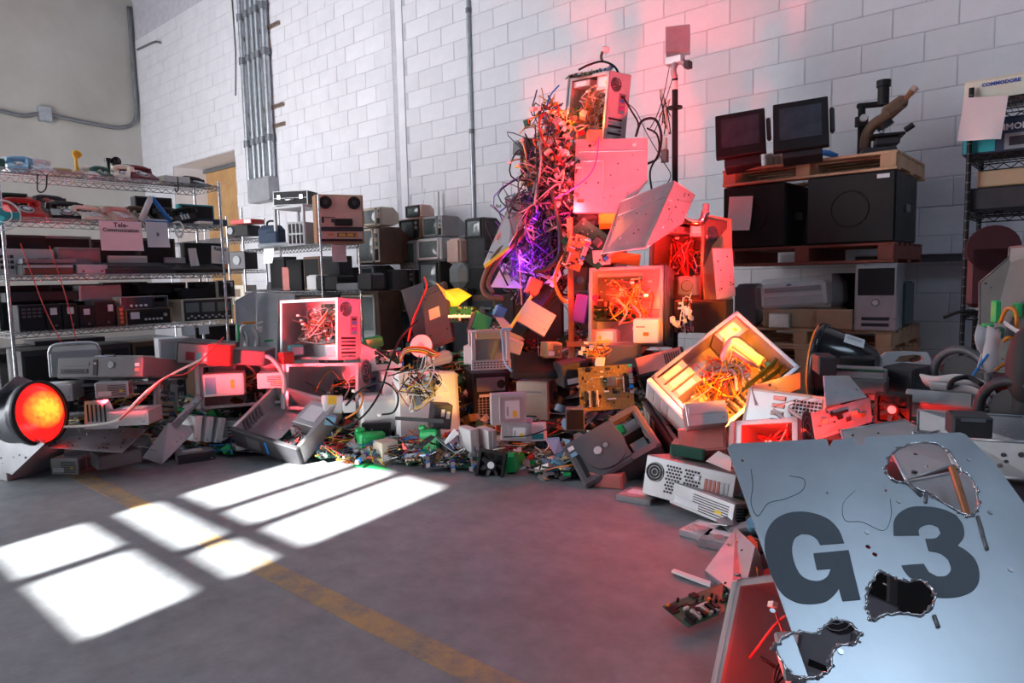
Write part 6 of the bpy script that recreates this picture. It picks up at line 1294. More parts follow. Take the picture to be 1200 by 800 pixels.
for k in range(70):
    cy_ = q.uniform(125, 205); cx_ = 648 - (cy_ - 130) * .12 + q.gauss(0, 9); pts = [at(cx_ + q.gauss(0, 10), cy_ + q.gauss(0, 14), q.uniform(4.2, 4.42)) for _ in range(4)]
    tg.tube(spline(pts, 4), q.uniform(.003, .005), q.choice(['red', 'orange', 'copper', 'black', 'charcoal', 'rose', 'navy']), 5)
    if k % 2: tg.box(pts[-1], (.035, .02, .022), q.choice(['rose', 'conn', 'orange', 'paper_pink']), T(0, 0, 0))
for k in range(90):
    cy_ = q.uniform(130, 330); cx_ = 655 - (cy_ - 130) * .13 + q.gauss(0, 14); X = T(at(cx_, cy_, q.uniform(4.3, 4.5))) @ rot(q.uniform(0, 360), q.uniform(-60, 60), q.uniform(-60, 60))
    tg.box((0, 0, 0), (q.uniform(.02, .08), q.uniform(.02, .06), q.uniform(.01, .05)), q.choice(['copper', 'charcoal', 'black', 'steel', 'rose', 'pcb', 'brown', 'orange']), X)
for k in range(80):
    px = q.uniform(640, 684); py = q.uniform(135, 300); X = T(at(px, py, q.uniform(4.12, 4.3))) @ rot(q.uniform(0, 360), q.uniform(-60, 60), q.uniform(-60, 60))
    tg.box((0, 0, 0), (q.uniform(.015, .05), q.uniform(.015, .04), q.uniform(.01, .03)), q.choice(['copper', 'black', 'maroon', 'charcoal', 'brown', 'steel_dark', 'rose', 'black']), X)
tag(tg.build('cable_tangle'), 'dense tangle of dark cables and plugs on the left of the tower', 'cables')['kind'] = 'stuff'
for i, (pts, r, c, e, lb) in enumerate((([(658, 190, 4.2), (640, 170, 4.2), (632, 150, 4.2), (634, 137, 4.2), (641, 131, 4.2)], .008, 'red', 'white', 'red wire bundle with a white plug bending from the tower'), ([(645, 210, 4.2), (620, 200, 4.2), (616, 180, 4.2), (613, 168, 4.2), (611, 164, 4.2)], .006, 'copper', 'rose', 'copper wire bending up with a rose plug'), ([(630, 200, 4.2), (615, 188, 4.2), (605, 187, 4.2), (597, 190, 4.2)], .005, 'copper', 'paper_pink', 'copper wire pointing left with a pale plug'), ([(632, 204, 4.2), (618, 196, 4.2), (606, 195, 4.2)], .005, 'copper', 'yellow', 'copper wire with an orange plug below the pale one'), ([(618, 245, 4.2), (608, 270, 4.15), (580, 300, 4.1), (566, 330, 4.1), (570, 345, 4.1), (590, 350, 4.1)], .016, 'brown', None, 'thick brown cable loop at the lower left of the tower'), ([(622, 250, 4.2), (612, 275, 4.14), (586, 303, 4.1), (572, 330, 4.1), (578, 343, 4.1)], .014, 'brown', None, 'second thick brown cable beside the loop'), ([(645, 215, 4.15), (650, 240, 4.12), (656, 270, 4.1), (655, 300, 4.1), (640, 315, 4.1), (625, 318, 4.1)], .014, 'charcoal', None, 'thick dark cable hanging beside the copper post'), ([(655, 100, 4.3), (645, 112, 4.3), (640, 130, 4.3), (641, 150, 4.3)], .005, 'blue', None, 'blue wire curving from the top case'), ([(632, 165, 4.15), (634, 190, 4.12), (630, 215, 4.12), (626, 240, 4.1)], .007, 'grey', None, 'grey cord hanging down the tangle'), ([(702, 160, 4.0), (698, 190, 3.98), (688, 208, 3.98), (665, 225, 4.0), (650, 232, 4.05)], .004, 'purple', None, 'thin violet wire across the pink panel'), ([(731, 115, 4.3), (740, 130, 4.3), (748, 145, 4.3), (745, 160, 4.3)], .006, 'black', None, 'black cord falling from the right of the top case'), ([(745, 160, 4.3), (752, 142, 4.3), (768, 140, 4.3), (775, 160, 4.3), (770, 185, 4.3), (758, 192, 4.3)], .008, 'black', None, 'black coiled cord right of the pink panel'), ([(758, 150, 4.3), (770, 158, 4.3), (772, 178, 4.3), (762, 200, 4.28), (764, 225, 4.2)], .006, 'black', None, 'second black cord hanging right of the pink panel'), ([(733, 120, 4.3), (745, 130, 4.3), (760, 160, 4.3), (778, 190, 4.3), (786, 205, 4.28), (780, 218, 4.2)], .003, 'navy', None, 'thin blue wire swinging towards the pole'), ([(785, 75, 4.9), (778, 110, 4.8), (770, 135, 4.6), (762, 150, 4.4)], .003, 'navy', None, 'thin wire slanting from the metal box to the tower'), ([(788, 92, 4.9), (781, 115, 4.8), (772, 142, 4.6), (766, 156, 4.4)], .003, 'navy', None, 'second thin wire slanting from the pole'), ([(660, 300, 4.0), (650, 325, 4.0), (655, 345, 3.98), (664, 355, 3.98)], .01, 'orange', None, 'orange cord looped beside the copper post'))):
    cable(lb, [at(*p) for p in pts], r, c, ends=e)
# diagonal bar and drive in front of the tangle
folded_sheet('black diagonal bar with a yellow lit edge before the tower', [[(640, 330, 4.15), (650, 338, 4.1), (612, 393, 3.95), (598, 388, 3.98)]], 'black', .03, 2, 15)
folded_sheet('strip of painted yellow light along the black diagonal bar', [[(622, 345, 4.02), (624, 347, 4.0), (600, 383, 3.9), (597, 382, 3.92)]], 'yellow', .006, 0)  # yellow light on the bar edge, painted as a strip
drive_at('white slotted drive tilted before the copper post', 628, 372, 3.95, 5, -10, 32, w=.19, h=.14, d=.05, bez='paper_pink')
box_at('red_lit_bracket', 'bracket with painted red light at the top of the diagonal bar', 'bracket', 618, 326, 634, 346, 4.1, .06, 'pinkred', 10, 0, 25)  # red light put into the pinkred paint
folded_sheet('white lit plate at the foot of the tangle', [[(634, 335, 4.15), (656, 315, 4.15), (658, 322, 4.12), (640, 348, 4.1)]], 'white', .003, 1)
box_at('drive_unit', 'white drive front low before the tangle', 'drive', 594, 399, 612, 414, 3.85, .1, 'ltgrey', 0, 0, 20)
# ------------------------------------------------------------------ right of centre: tilted dark tower and neighbours
M_, w_, h_ = frame3((686, 572, 3.22), (775, 521, 3.20), (655, 525, 3.38))
t = thing('computer_tower', 'dark office tower lying tilted with its lid off at the heap front', 'computer', M_)
part(t, 'cabinet', None, lambda mb: mb.box((0, .21, .003), (w_, .40, .006), 'dkgrey').box((-w_ / 2 + .003, .21, h_ / 2), (.006, .4, h_), 'steel').box((w_ / 2 - .003, .21, h_ / 2), (.006, .4, h_), 'dkgrey').box((0, .41, h_ / 2), (w_, .006, h_), 'steel'))
b = part(t, 'front_bezel', None, lambda mb: mb.box((-w_ * .17, .012, h_ / 2), (w_ * .66, .04, h_), 'dkgrey', ch=.012).box((w_ * .46, .012, h_ / 2), (w_ * .09, .04, h_), 'dkgrey', ch=.01).box((w_ * .29, .012, h_ * .06), (w_ * .3, .04, h_ * .12), 'dkgrey').box((w_ * .29, .012, h_ * .94), (w_ * .3, .04, h_ * .12), 'dkgrey'))
part(b, 'face_dome', None, lambda mb: mb.cyl((-w_ * .08, -.008, h_ * .5), (-w_ * .08, -.018, h_ * .5), h_ * .42, 'dkgrey', 28).box((w_ * .06, -.009, h_ * .5), (w_ * .2, .012, h_ * .8), 'dkgrey', ch=.004))
part(b, 'badge', None, lambda mb: mb.cyl((-w_ * .16, -.018, h_ * .5), (-w_ * .16, -.025, h_ * .5), .02, 'ltgrey', 20))
part(b, 'power_button', None, lambda mb: mb.cyl((-w_ * .05, -.018, h_ * .52), (-w_ * .05, -.024, h_ * .52), .012, 'steel', 16))
part(b, 'port_door', None, lambda mb: mb.box((-w_ * .4, -.01, h_ * .4), (w_ * .05, .004, h_ * .5), 'black', ch=.002))
part(b, 'stickers', None, lambda mb: mb.box((-w_ * .43, -.009, h_ * .84), (.03, .002, .022), 'paper').box((-w_ * .43, -.009, h_ * .7), (.03, .002, .02), 'sky_blue'))
part(t, 'bay_cage', None, lambda mb: mb.box((w_ * .29, .3, h_ * .5), (w_ * .28, .005, h_ * .8), 'steel_dark').box((w_ * .29, .12, h_ * .3), (w_ * .2, .14, h_ * .25), 'steel', ch=.004))
part(t, 'green_duct', None, lambda mb: mb.box((w_ * .1, .14, h_ - .03), (.13, .10, .06), 'green', ch=.01))
part(t, 'inner_parts', None, lambda mb: [mb.box((x * w_, y, h_ - .04), (a, bb, .06), c, ch=.003) for x, y, a, bb, c in ((-.38, .1, .06, .1, 'white'), (-.22, .14, .1, .12, 'charcoal'), (-.3, .3, .2, .12, 'steel'), (.3, .2, .1, .2, 'steel'))], kind='stuff')
M_, w_, h_ = frame3((680, 482, 3.55), (744, 478, 3.5), (676, 431, 3.62))
circuit_board('large brown motherboard propped behind the tilted dark tower', M_, w_, h_, 'pcb_brown', 4, 81)
box_at('drive_housing', 'black bezel with a white label left of the motherboard', 'bezel', 658, 424, 692, 452, 3.7, .15, 'charcoal', 18, 0, -8, extra=lambda t: sticker_on(t, -.02, .03, .07, .03, 'label'))
box_at('dark_box', 'dark box with a small emblem above the motherboard', 'box', 704, 404, 746, 432, 3.75, .2, 'dkgrey', -10, 0, -3, ch=.012)
t = thing('psu_core', 'bare white transformer with yellow wires above the motherboard', 'transformer', facing(697, 418, 3.6, 0, 0, 8, .08)); part(t, 'coils', None, lambda mb: mb.box((-.02, .02, .05), (.05, .05, .05), 'copper', ch=.008).box((.03, .02, .02), (.05, .05, .06), 'conn', ch=.006).box((.0, .02, .08), (.07, .04, .03), 'paper_pink', ch=.004)); part(t, 'wiring', None, lambda mb: wire_bunch(mb, (0, 0, .08), (.08, .03, .05), 12, .003, ['orange', 'yellow', 'brown'], 8), kind='stuff')
box_at('metal_trestle', 'dark metal frame standing left of the tilted tower', 'frame', 663, 478, 685, 505, 3.5, .05, 'steel_dark', 0, trim='black')
folded_sheet('pale blue folded plastic sheet on the floor left of the tilted tower', [[(638, 513, 3.4), (655, 512, 3.4), (660, 528, 3.35), (650, 532, 3.3)]], 'sky_blue', .003, 0)
crate('red_lit_plinth', 'box with painted red light under the tilted dark tower', 'box', T(ground(708, 572)) @ rot(yaw_to_cam(708) - 12), .17, .07, .15, 'pinkred')  # pinkred paint includes the red light on the box
optical_drive('silver drive caddy on the floor before the server rear', T(ground(742, 589)) @ rot(yaw_to_cam(742) - 25), .16, .025, .14, 'steel', 'steel_light')
M_, w_, h_ = frame3((752, 578, 3.0), (856, 606, 2.75), (752, 531, 3.02))
t = crate('server_chassis', 'white server rear panel with a fan grille and vent holes', 'computer', M_, w_, h_, .22, 'steel_light', ch=.003, panel=False)
part(t, 'fan_grille', None, lambda mb: (mb.cyl((-w_ * .38, .001, h_ * .62), (-w_ * .38, -.001, h_ * .62), h_ * .25, 'charcoal', 20), grille(mb, -w_ * .38, h_ * .62, h_ * .26, -.003, 'steel_light')))
part(t, 'vent_holes', None, lambda mb: [mb.box((w_ * (-.24 + .035 * i + .0175 * (j % 2)), -.0006, h_ * (.2 + .08 * j)), (w_ * .024, .002, h_ * .05), 'ink') for i in range(11) for j in range(9) if i != 5])
part(t, 'card_slots', None, lambda mb: [mb.box((w_ * (.2 + .045 * k), -.001, h_ * .45), (w_ * .03, .003, h_ * .6), 'pinkred' if k < 4 else 'steel') for k in range(6)])
part(t, 'blue_port', None, lambda mb: mb.box((w_ * .1, -.003, h_ * .72), (w_ * .06, .006, h_ * .12), 'label', ch=.002))
box_at('green_tray', 'green plastic tray on top of the server rear', 'tray', 785, 523, 825, 537, 3.0, .12, 'dkgreen', -8, 0, 6)
folded_sheet('white flap standing on the server rear', [[(827, 540, 2.85), (842, 528, 2.85), (858, 537, 2.8), (856, 552, 2.78)]], 'paper_pink', .003, 0)
M_, w_, h_ = frame3((784, 589, 2.92), (857, 619, 2.62), (784, 562, 2.94))
power_supply('long grey power supply standing on the floor before the server rear', M_, w_, h_, .11, 'steel', False)
for i, (px, py, dy, lb) in enumerate(((812, 632, -30, 'silver drive with white sticker lying on the floor'), (835, 644, -20, 'second silver drive lying beyond the sticker drive'))):
    hard_drive(lb, T(ground(px, py)) @ rot(yaw_to_cam(px) + dy), .12, .026, .15)
folded_sheet('grey metal box side tilted towards the floor near the large panel', [[(826, 668, 2.30), (862, 618, 2.55), (885, 640, 2.2), (870, 705, 1.95), (858, 692, 2.0)]], 'steel_light', .12, 4, 17)
g_ = ground(852, 716, .03); circuit_board('circuit board with white slots on the floor before the large panel', T(g_) @ rot(yaw_to_cam(852) + 50, -78, 0), .32, .1, 'pcb', 5, 91, heatsink=False)
folded_sheet('thin white metal strip on the floor', [[(787, 668, 2.28), (790, 666, 2.3), (833, 681, 2.2), (832, 685, 2.18)]], 'white', .008, 0, name='metal_strip', cat='strip')
M_, w_, h_ = frame3((842, 835, 1.50), (905, 850, 1.30), (829, 752, 1.68))
open_case('red lit open case in the near corner beside the large panel', M_, .30, .30, .2, 'steel', 'steel_light', 'R', drives=0, nw=6, seed=95, psu=False, cards=0, wires=('red', 'black'))
# tilted case lit yellow
M_, w_, h_ = frame3((834, 514, 3.12), (938, 430, 3.22), (781, 427, 3.32))
open_case('open computer case tipped on its corner and lit orange yellow', M_, w_, h_, .2, 'steel_light', 'white', 'R', 'pcb_brown', drives=3, nw=26, seed=41, wires=('yellow', 'orange', 'yellow', 'red', 'conn'), front_face='ltgrey')
t = thing('ribbon_cable', 'broad yellow lit ribbon cable folded inside the tipped case', 'cable', T(at(868, 415, 3.12))); part(t, 'ribbon', None, lambda mb: [mb.tube(spline([Vector(at(845 + dx, 420 - dx * .2, 3.12)) - at(868, 415, 3.12), at(858, 400 + dx, 3.05) - at(868, 415, 3.12), at(878, 412 + dx, 3.05) - at(868, 415, 3.12), at(892, 425, 3.1) - at(868, 415, 3.12)], 6), .03, 'ribbon', 4, flat=.08) for dx in (0, 6)]); part(t, 'connector', None, lambda mb: mb.box((0, 0, .03), (.06, .02, .015), 'black', rot(30, 0, 40)))
drive_at('silver slotted drive cage hanging under the tipped case', 828, 484, 2.95, 8, -25, -6, w=.17, h=.10, d=.13, bez='steel_light', body='steel_light')
M_, w_, h_ = frame3((790, 533, 3.28), (850, 505, 3.3), (758, 450, 3.55))
open_case('dark open case lit red between the tilted tower and the tipped case', M_, .20, .34, .14, 'steel_dark', 'charcoal', 'R', drives=1, nw=10, seed=43, wires=('red', 'maroon', 'orange'), cards=2)
M_, w_, h_ = frame3((752, 440, 3.55), (800, 428, 3.5), (748, 418, 3.6))
t = crate('lying_tower', 'tower with painted red light lying behind the tilted dark tower', 'computer', M_, .26, .11, .3, 'charcoal', 'pinkred', ch=.008); part(t, 'vents', None, lambda mb: [mb.box((.03 + .012 * k, -.005, .055), (.005, .003, .06), 'black') for k in range(7)])  # front plate painted pinkred for the red light on it
box_at('red_lit_cover', 'metal cover with painted red light below the drive cage', 'cover', 795, 500, 850, 528, 3.0, .15, 'pinkred', -10, -30, -8)  # cover colour already holds its red light
# lamp seen from behind and its neighbours
P = at(962, 425, 2.85); AIM = at(720, 300, 4.1)
dirv = (AIM - P); yaw_l = math.degrees(math.atan2(dirv.x, -dirv.y))
t = thing('stage_lamp', 'black stage flood lamp facing the tower, seen from behind with a label', 'lamp', T(P) @ rot(yaw_l + 26, -4, 0)); r = .155
part(t, 'reflector_shell', None, lambda mb: mb.lathe([(r, 0), (r * .97, .03), (r * .74, .13), (r * .5, .2), (r * .3, .22), (0, .22)], 'black_gloss', 36, None, 'y'))
part(t, 'rim', None, lambda mb: mb.lathe([(r * .95, -.012), (r * 1.06, -.012), (r * 1.06, .012), (r * .98, .014)], 'black_gloss', 36, None, 'y'))
part(t, 'lens_ring', None, lambda mb: mb.lathe([(r * .99, -.02), (r * 1.02, -.02), (r * 1.02, -.01)], 'orange', 36, None, 'y'))
part(t, 'lens', None, lambda mb: mb.lathe([(0, -.012), (r * .5, -.010), (r * .95, -.004)], 'red_lens', 36, None, 'y'))
def on_surface(o, px, py):
    """where the sight line through a surveyed point meets a finished part"""
    from mathutils.bvhtree import BVHTree
    bpy.context.view_layer.update(); mw_ = o.matrix_world
    bv = BVHTree.FromPolygons([mw_ @ v.co for v in o.data.vertices], [tuple(p.vertices) for p in o.data.polygons])
    hit, nr, _, _ = bv.ray_cast(CAM, ray(px, py).normalized())
    if hit is None: return None
    if nr.dot(CAM - hit) < 0: nr = -nr
    y = -nr; z = Vector((0, 0, 1)) - y * y.z; z.normalize(); x = y.cross(z)
    m = Matrix((x, y, z)).transposed().to_4x4(); m.translation = hit + nr * .003; return m
shell_ = [c for c in t.children if c.name.startswith('reflector')][0]
lm = on_surface(shell_, 1001, 400) or on_surface(shell_, 990, 400)
if lm is not None: part(t, 'rating_label', None, lambda mb: mb.box((0, 0, 0), (.075, .001, .06), 'label').box((0, -.0008, .01), (.055, .0006, .02), 'ltgrey'), t.matrix_world.inverted() @ lm @ rot(0, 0, 35))
part(t, 'lamp_base', None, lambda mb: mb.box((.02, .1, -.14), (.2, .16, .05), 'black', ch=.01))
M_, w_, h_ = frame3((884, 498, 2.75), (945, 508, 2.6), (880, 455, 2.8))
t = crate('mesh_chassis', 'beige chassis with mesh vents and yellow lit top', 'computer case', M_, .32, .15, .35, 'beige', 'steel_light')
part(t, 'vents', None, lambda mb: [mb.box((.04 + .014 * k, -.005, .02 + .014 * j), (.008, .003, .009), 'ink') for k in range(8) for j in range(8)])
part(t, 'red_tabs', None, lambda mb: [mb.box((-.02, -.006, .03 + .03 * k), (.05, .006, .018), 'rose', ch=.002) for k in range(4)])
folded_sheet('yellow lit metal lid over the mesh chassis', [[(880, 452, 2.8), (938, 436, 2.95), (938, 455, 2.9), (885, 475, 2.75)]], 'steel_light', .003, 3, 18)
M_, w_, h_ = frame3((862, 532, 2.55), (935, 530, 2.4), (860, 493, 2.6))
open_case('low case with red lit inside behind the large panel', M_, w_, h_, .3, 'steel_light', 'grey', 'R', drives=0, nw=6, seed=47, psu=False, cards=0, wires=('red', 'maroon'))
pp_ = folded_sheet('red lit port plate standing behind the large panel', [[(951, 484, 2.0), (1020, 465, 2.1), (1022, 494, 2.08), (956, 516, 1.95)]], 'steel_light', .003, 12, 19)
M_, w_, h_ = frame3((952, 512, 1.98), (1018, 492, 2.08), (951, 486, 1.99))
ML_ = pp_.matrix_world.inverted() @ M_ @ T(0, -.006, 0)
for k in range(7): part(pp_, 'socket', None, lambda mb: mb.box((-w_ * .4 + k * w_ * .13, 0, h_ * (.35 + .2 * (k % 2))), (w_ * .09, .006, h_ * .2), ['charcoal', 'rose', 'copper', 'black'][k % 4]), ML_)
part(pp_, 'long_slot', None, lambda mb: mb.box((0, 0, h_ * .75), (w_ * .3, .005, h_ * .12), 'black'), ML_)
folded_sheet('red lit bracket plate behind the port plate', [[(965, 440, 2.35), (995, 440, 2.4), (1016, 465, 2.3), (968, 476, 2.25)]], 'steel_light', .003, 4, 20)
for i, (x0, y0, x1, y1, zc, c, dy, lb) in enumerate(((960, 418, 980, 440, 2.45, 'charcoal', 10, 'black drive end beside the flood lamp'), (982, 420, 1022, 436, 2.6, 'black', -8, 'flat black drive before the flood lamp'), (975, 434, 1035, 446, 2.45, 'steel', -5, 'silver drive with a green board edge'), (990, 445, 1036, 462, 2.4, 'dkgrey', -5, 'dark drive below the silver one'), (1034, 430, 1070, 462, 2.45, 'charcoal', -25, 'dark angled drive bay near the white handle case'))):
    t = box_at('drive_unit', lb, 'drive', x0, y0, x1, y1, zc, .14, c, dy); 
    if i == 2: part(t, 'board_edge', None, lambda mb: mb.box((0, .0, .04), (.17, .02, .004), 'pcb').box((0, .0, .006), (.15, .01, .004), 'green'))
cooling_fan('dark red lit cooling fan behind the large panel', facing(1045, 480, 2.1, -15, 0, 0, .0), .095)
M_, w_, h_ = frame3((1022, 441, 2.85), (1086, 441, 2.8), (1022, 412, 2.85))
t = thing('handle_case', 'white plastic case with a moulded carrying handle', 'computer case', M_); 
link('handle_panel', outline_mesh([[(-.12, 0), (.11, 0), (.115, .07), (.10, .10), (.02, .105), (-.05, .10), (-.12, .04)], [(-.02, .062), (.06, .058), (.085, .065), (.085, .085), (.06, .09), (0, .085)]], .03, 'white'), t)
part(t, 'case_body', None, lambda mb: mb.box((0, .12, -.04), (.26, .26, .12), 'white', ch=.03))
box_at('grey_round_tray', 'grey drive tray with a round recess near the right edge', 'tray', 1066, 457, 1136, 476, 2.1, .12, 'grey', -5, -30)
for i, (poly, c, rv, lb) in enumerate((([(1076, 480, 1.9), (1200, 488, 1.7), (1205, 520, 1.65), (1076, 505, 1.9)], 'steel_dark', 6, 'long dark steel panel behind the large panel at right'), ([(1131, 514, 1.45), (1215, 519, 1.35), (1215, 562, 1.35), (1160, 558, 1.42)], 'steel', 4, 'grey steel panel right behind the large panel'), ([(1040, 520, 1.65), (1100, 505, 1.75), (1118, 545, 1.5), (1062, 562, 1.45)], 'steel_light', 5, 'light steel plate seen through the upper hole'), ([(985, 505, 1.9), (1060, 492, 2.0), (1110, 520, 1.8), (1000, 540, 1.7)], 'steel_light', 4, 'flat steel lid lying behind the large panel'), ([(1060, 565, 1.42), (1160, 545, 1.5), (1240, 640, 1.3), (1090, 660, 1.25)], 'steel_light', 3, 'wide grey steel lid under the hole in the large panel'))):
    folded_sheet(lb, [poly], c, .004, rv, 60 + i, lip=1)
box_at('dark_cube_unit', 'dark unit with a chrome strip behind the large panel', 'unit', 1119, 488, 1160, 514, 1.62, .08, 'charcoal', 12, extra=lambda t: sticker_on(t, -.0, .045, .05, .008, 'chrome'))
tag(MB().cyl(at(1116, 548, 1.4), at(1134, 605, 1.3), .007, 'copper', 10).build('copper_rod'), 'copper rod seen through the upper hole', 'rod')
# upright grey panel with ribbon cables at the right edge
folded_sheet('tall grey chassis panel with an angled corner at the right edge', [[(1147, 436, 2.30), (1148, 331, 2.38), (1182, 302, 2.34), (1183, 290, 2.34), (1240, 284, 2.2), (1240, 436, 2.15)]], 'taupe', .004, 8, 70, lip=1)
for i, (x, y0, y1, c, lb) in enumerate(((1167, 352, 378, 'green', 'tall green clip on the grey chassis panel'), (1192, 355, 372, 'green', 'green clip at the right picture edge'), (1171, 383, 396, 'dkgreen', 'low green clip among the wires'), (1157, 379, 383, 'green', 'small flat green clip on the panel edge'))):
    zc = 2.25; tag(MB().box((0, 0, 0), (.02 if i != 3 else .03, .03, size(y1 - y0, zc)), c, T(at(x, (y0 + y1) / 2, zc)) @ rot(30), ch=.004).build('plastic_clip'), lb, 'clip')
for i, (pts, r, c, fl, lb) in enumerate((([(1172, 378, 2.15), (1180, 362, 2.12), (1190, 365, 2.1), (1192, 385, 2.1), (1195, 398, 2.1)], .006, 'orange', None, 'orange and purple wires on the grey chassis panel'), ([(1176, 400, 2.12), (1182, 395, 2.1), (1192, 402, 2.1), (1185, 420, 2.1), (1165, 434, 2.1)], .005, 'orange', None, 'orange wire curling to the ribbon cables'), ([(1155, 385, 2.15), (1152, 400, 2.12), (1158, 415, 2.12), (1153, 435, 2.1)], .03, 'ribbon', .1, 'grey ribbon cable hanging down the chassis panel'), ([(1165, 385, 2.15), (1163, 400, 2.12), (1160, 420, 2.1), (1162, 436, 2.1)], .025, 'paper_pink', .1, 'pinkish ribbon cable beside the grey one'), ([(1180, 380, 2.1), (1195, 390, 2.05), (1205, 392, 2.0)], .02, 'ltgrey', .3, 'pale tube at the right picture edge'), ([(1082, 445, 2.2), (1100, 448, 2.15), (1125, 446, 2.1), (1150, 452, 2.05), (1165, 462, 2.0)], .03, 'ribbon', .2, 'broad grey ribbon cable lying across the scrap at right'), ([(1090, 452, 2.15), (1115, 456, 2.1), (1140, 458, 2.05), (1160, 470, 2.0)], .028, 'grey', .2, 'second broad ribbon cable below the first'), ([(1140, 440, 2.1), (1150, 425, 2.1), (1158, 415, 2.1)], .004, 'blue', None, 'thin blue wire by the ribbon cables'), ([(1112, 455, 2.1), (1118, 445, 2.05), (1135, 442, 2.05), (1150, 450, 2.0)], .008, 'black', None, 'black cord over the ribbon cables'))):
    cable(lb, [at(*p) for p in pts], r, c, flat=fl)
for i, (px, py, zc, R, lb) in enumerate(((1125, 440, 2.35, .09, 'grey wheel arch of plastic among the ribbon cables'), (1186, 484, 1.80, .085, 'large dark grey round moulding at the right edge'))):
    t = thing('round_moulding', lb, 'moulding', facing(px, py, zc, -30, 0, 0, 0)); part(t, 'arch', None, lambda mb: mb.tube([(R * math.cos(a * math.pi / 12), 0, R * math.sin(a * math.pi / 12)) for a in range(-2, 15)], .014, 'dkgrey' if i == 0 else 'charcoal', 8)); part(t, 'hub', None, lambda mb: mb.cyl((0, .01, 0), (0, .03, 0), R * .75, 'charcoal', 24))
t = thing('maroon_chair', 'maroon office chair back behind the grey chassis panel', 'chair', T(onY(1163, 300, 4.0).x, 4.0, 0) @ rot(15)); part(t, 'backrest', None, lambda mb: mb.cyl((0, -.03, 1.08), (0, .03, 1.08), .11, 'oxblood', 24).box((0, 0, .95), (.2, .06, .3), 'oxblood', ch=.02)); part(t, 'seat', None, lambda mb: mb.box((0, -.22, .5), (.40, .42, .08), 'oxblood', ch=.03)); part(t, 'back_post', None, lambda mb: mb.tube(spline([(0, .06, .8), (0, .08, .6), (0, .0, .47)], 4), .02, 'black', 8)); part(t, 'base', None, lambda mb: mb.cyl((0, -.22, .05), (0, -.22, .48), .025, 'black', 12)); part(t, 'foot_star', None, lambda mb: [mb.tube([(0, -.22, .08), (.26 * math.cos(a * 1.257), -.22 + .26 * math.sin(a * 1.257), .03)], .018, 'black', 8) for a in range(5)])
tag(MB().ell((0, 0, 0), (.05, .07, .11), 'rubber', 16, 10).cyl((0, 0, -.3), (0, 0, -.06), .04, 'rubber', 12).build('black_sack', None, T(at(1205, 430, 1.8))), 'dark rounded bag at the right picture edge', 'bag')
# support under the near panel: two dark cases on the floor
for i, (px, zc, w, h, d, yw, lb) in enumerate(((1010, 1.78, .36, .34, .28, 25, 'dark computer case on the floor under the large panel, left one'), (1165, 1.62, .40, .42, .35, 15, 'dark computer case on the floor under the large panel, right one'))):
    x_, y_ = gxy(px, zc); crate('floor_case', lb, 'computer case', T(x_, y_, 0) @ rot(yw), w, h, d, 'charcoal', 'black')
box_at('white_logo_drive', 'small white box seen through the lower left hole', 'box', 918, 766, 940, 800, 1.16, .08, 'grey', 10, 0, -8)
# ------------------------------------------------------------------ the big steel panel with cut holes
a_, b_, c_ = at(850, 519, 1.27), at(1131, 507, 1.27), at(908, 822, .92)
u = (b_ - a_).normalized(); v = (c_ - a_); v -= u * v.dot(u); v.normalize(); nrm = u.cross(v).normalized()     # v points down the sheet
if nrm.dot(a_ - CAM) < 0: nrm = -nrm
PM = Matrix((u, nrm, -v)).transposed().to_4x4(); PM.translation = a_
PMI = PM.inverted()
def onp(px, py):
    d = ray(px, py); k = (a_ - CAM).dot(nrm) / d.dot(nrm); p = PMI @ (CAM + d * k); return (p.x, p.z)
def jag(pts, n=3, amp=.0022, seed=1):
    q = random.Random(seed); out = []; L = [onp(*p) for p in pts]
    cr = spline([Vector((*p, 0)) for p in L + L[:1]], n)[:-1]
    return [(p.x + q.uniform(-amp, amp), p.y + q.uniform(-amp, amp)) for p in cr]
H1 = [(1036, 548), (1046, 532), (1062, 522), (1082, 519), (1102, 523), (1116, 536), (1124, 550), (1138, 562), (1145, 580), (1145, 598), (1138, 606), (1128, 603), (1110, 592), (1085, 578), (1062, 568), (1045, 562)]
H2 = [(1022, 682), (1030, 671), (1042, 674), (1060, 681), (1078, 680), (1090, 688), (1094, 702), (1090, 714), (1078, 722), (1060, 719), (1040, 721), (1022, 727), (1016, 712), (1016, 695)]
H3 = [(910, 758), (918, 746), (934, 742), (956, 744), (966, 734), (978, 727), (992, 728), (1004, 738), (1005, 750), (996, 756), (982, 758), (975, 768), (974, 782), (962, 792), (944, 796), (928, 790), (916, 776)]
tl, tr = onp(850, 519), onp(1131, 507)
W_ = tr[0] - tl[0]; HB = -onp(905, 815)[1] + .06
outer = [onp(*p) for p in ((858, 520), (955, 515), (968, 514), (972, 524), (976, 516), (1000, 513), (1006, 523), (1012, 521), (1014, 512), (1125, 507), (1131, 509), (1164, 541))]
xr = onp(1164, 541)[0]
outer += [(xr + .002, -HB), (tl[0] + .03, -HB), (tl[0], -HB + .03), (tl[0], -.012)]
small = [circle(*onp(px, py), r, 8) for px, py, r in ((870, 540, .003), (969, 578, .0022), (1038, 575, .0025), (905, 716, .003), (1017, 641, .004), (1025, 650, .004))]
t = thing('cut_steel_plate', 'large brushed steel panel marked G3 with three torn holes', 'panel', PM)
mat('brushed', (0.50, 0.545, 0.59), 0.36, 0.75, var=0.10, scale=5)
link('plate', outline_mesh([outer, jag(H1, seed=1), jag(H2, seed=2), jag(H3, seed=3)] + small, .0022, 'brushed'), t)
mat('g3_grey', (0.115, 0.14, 0.17), 0.55, 0.1, var=0.08)
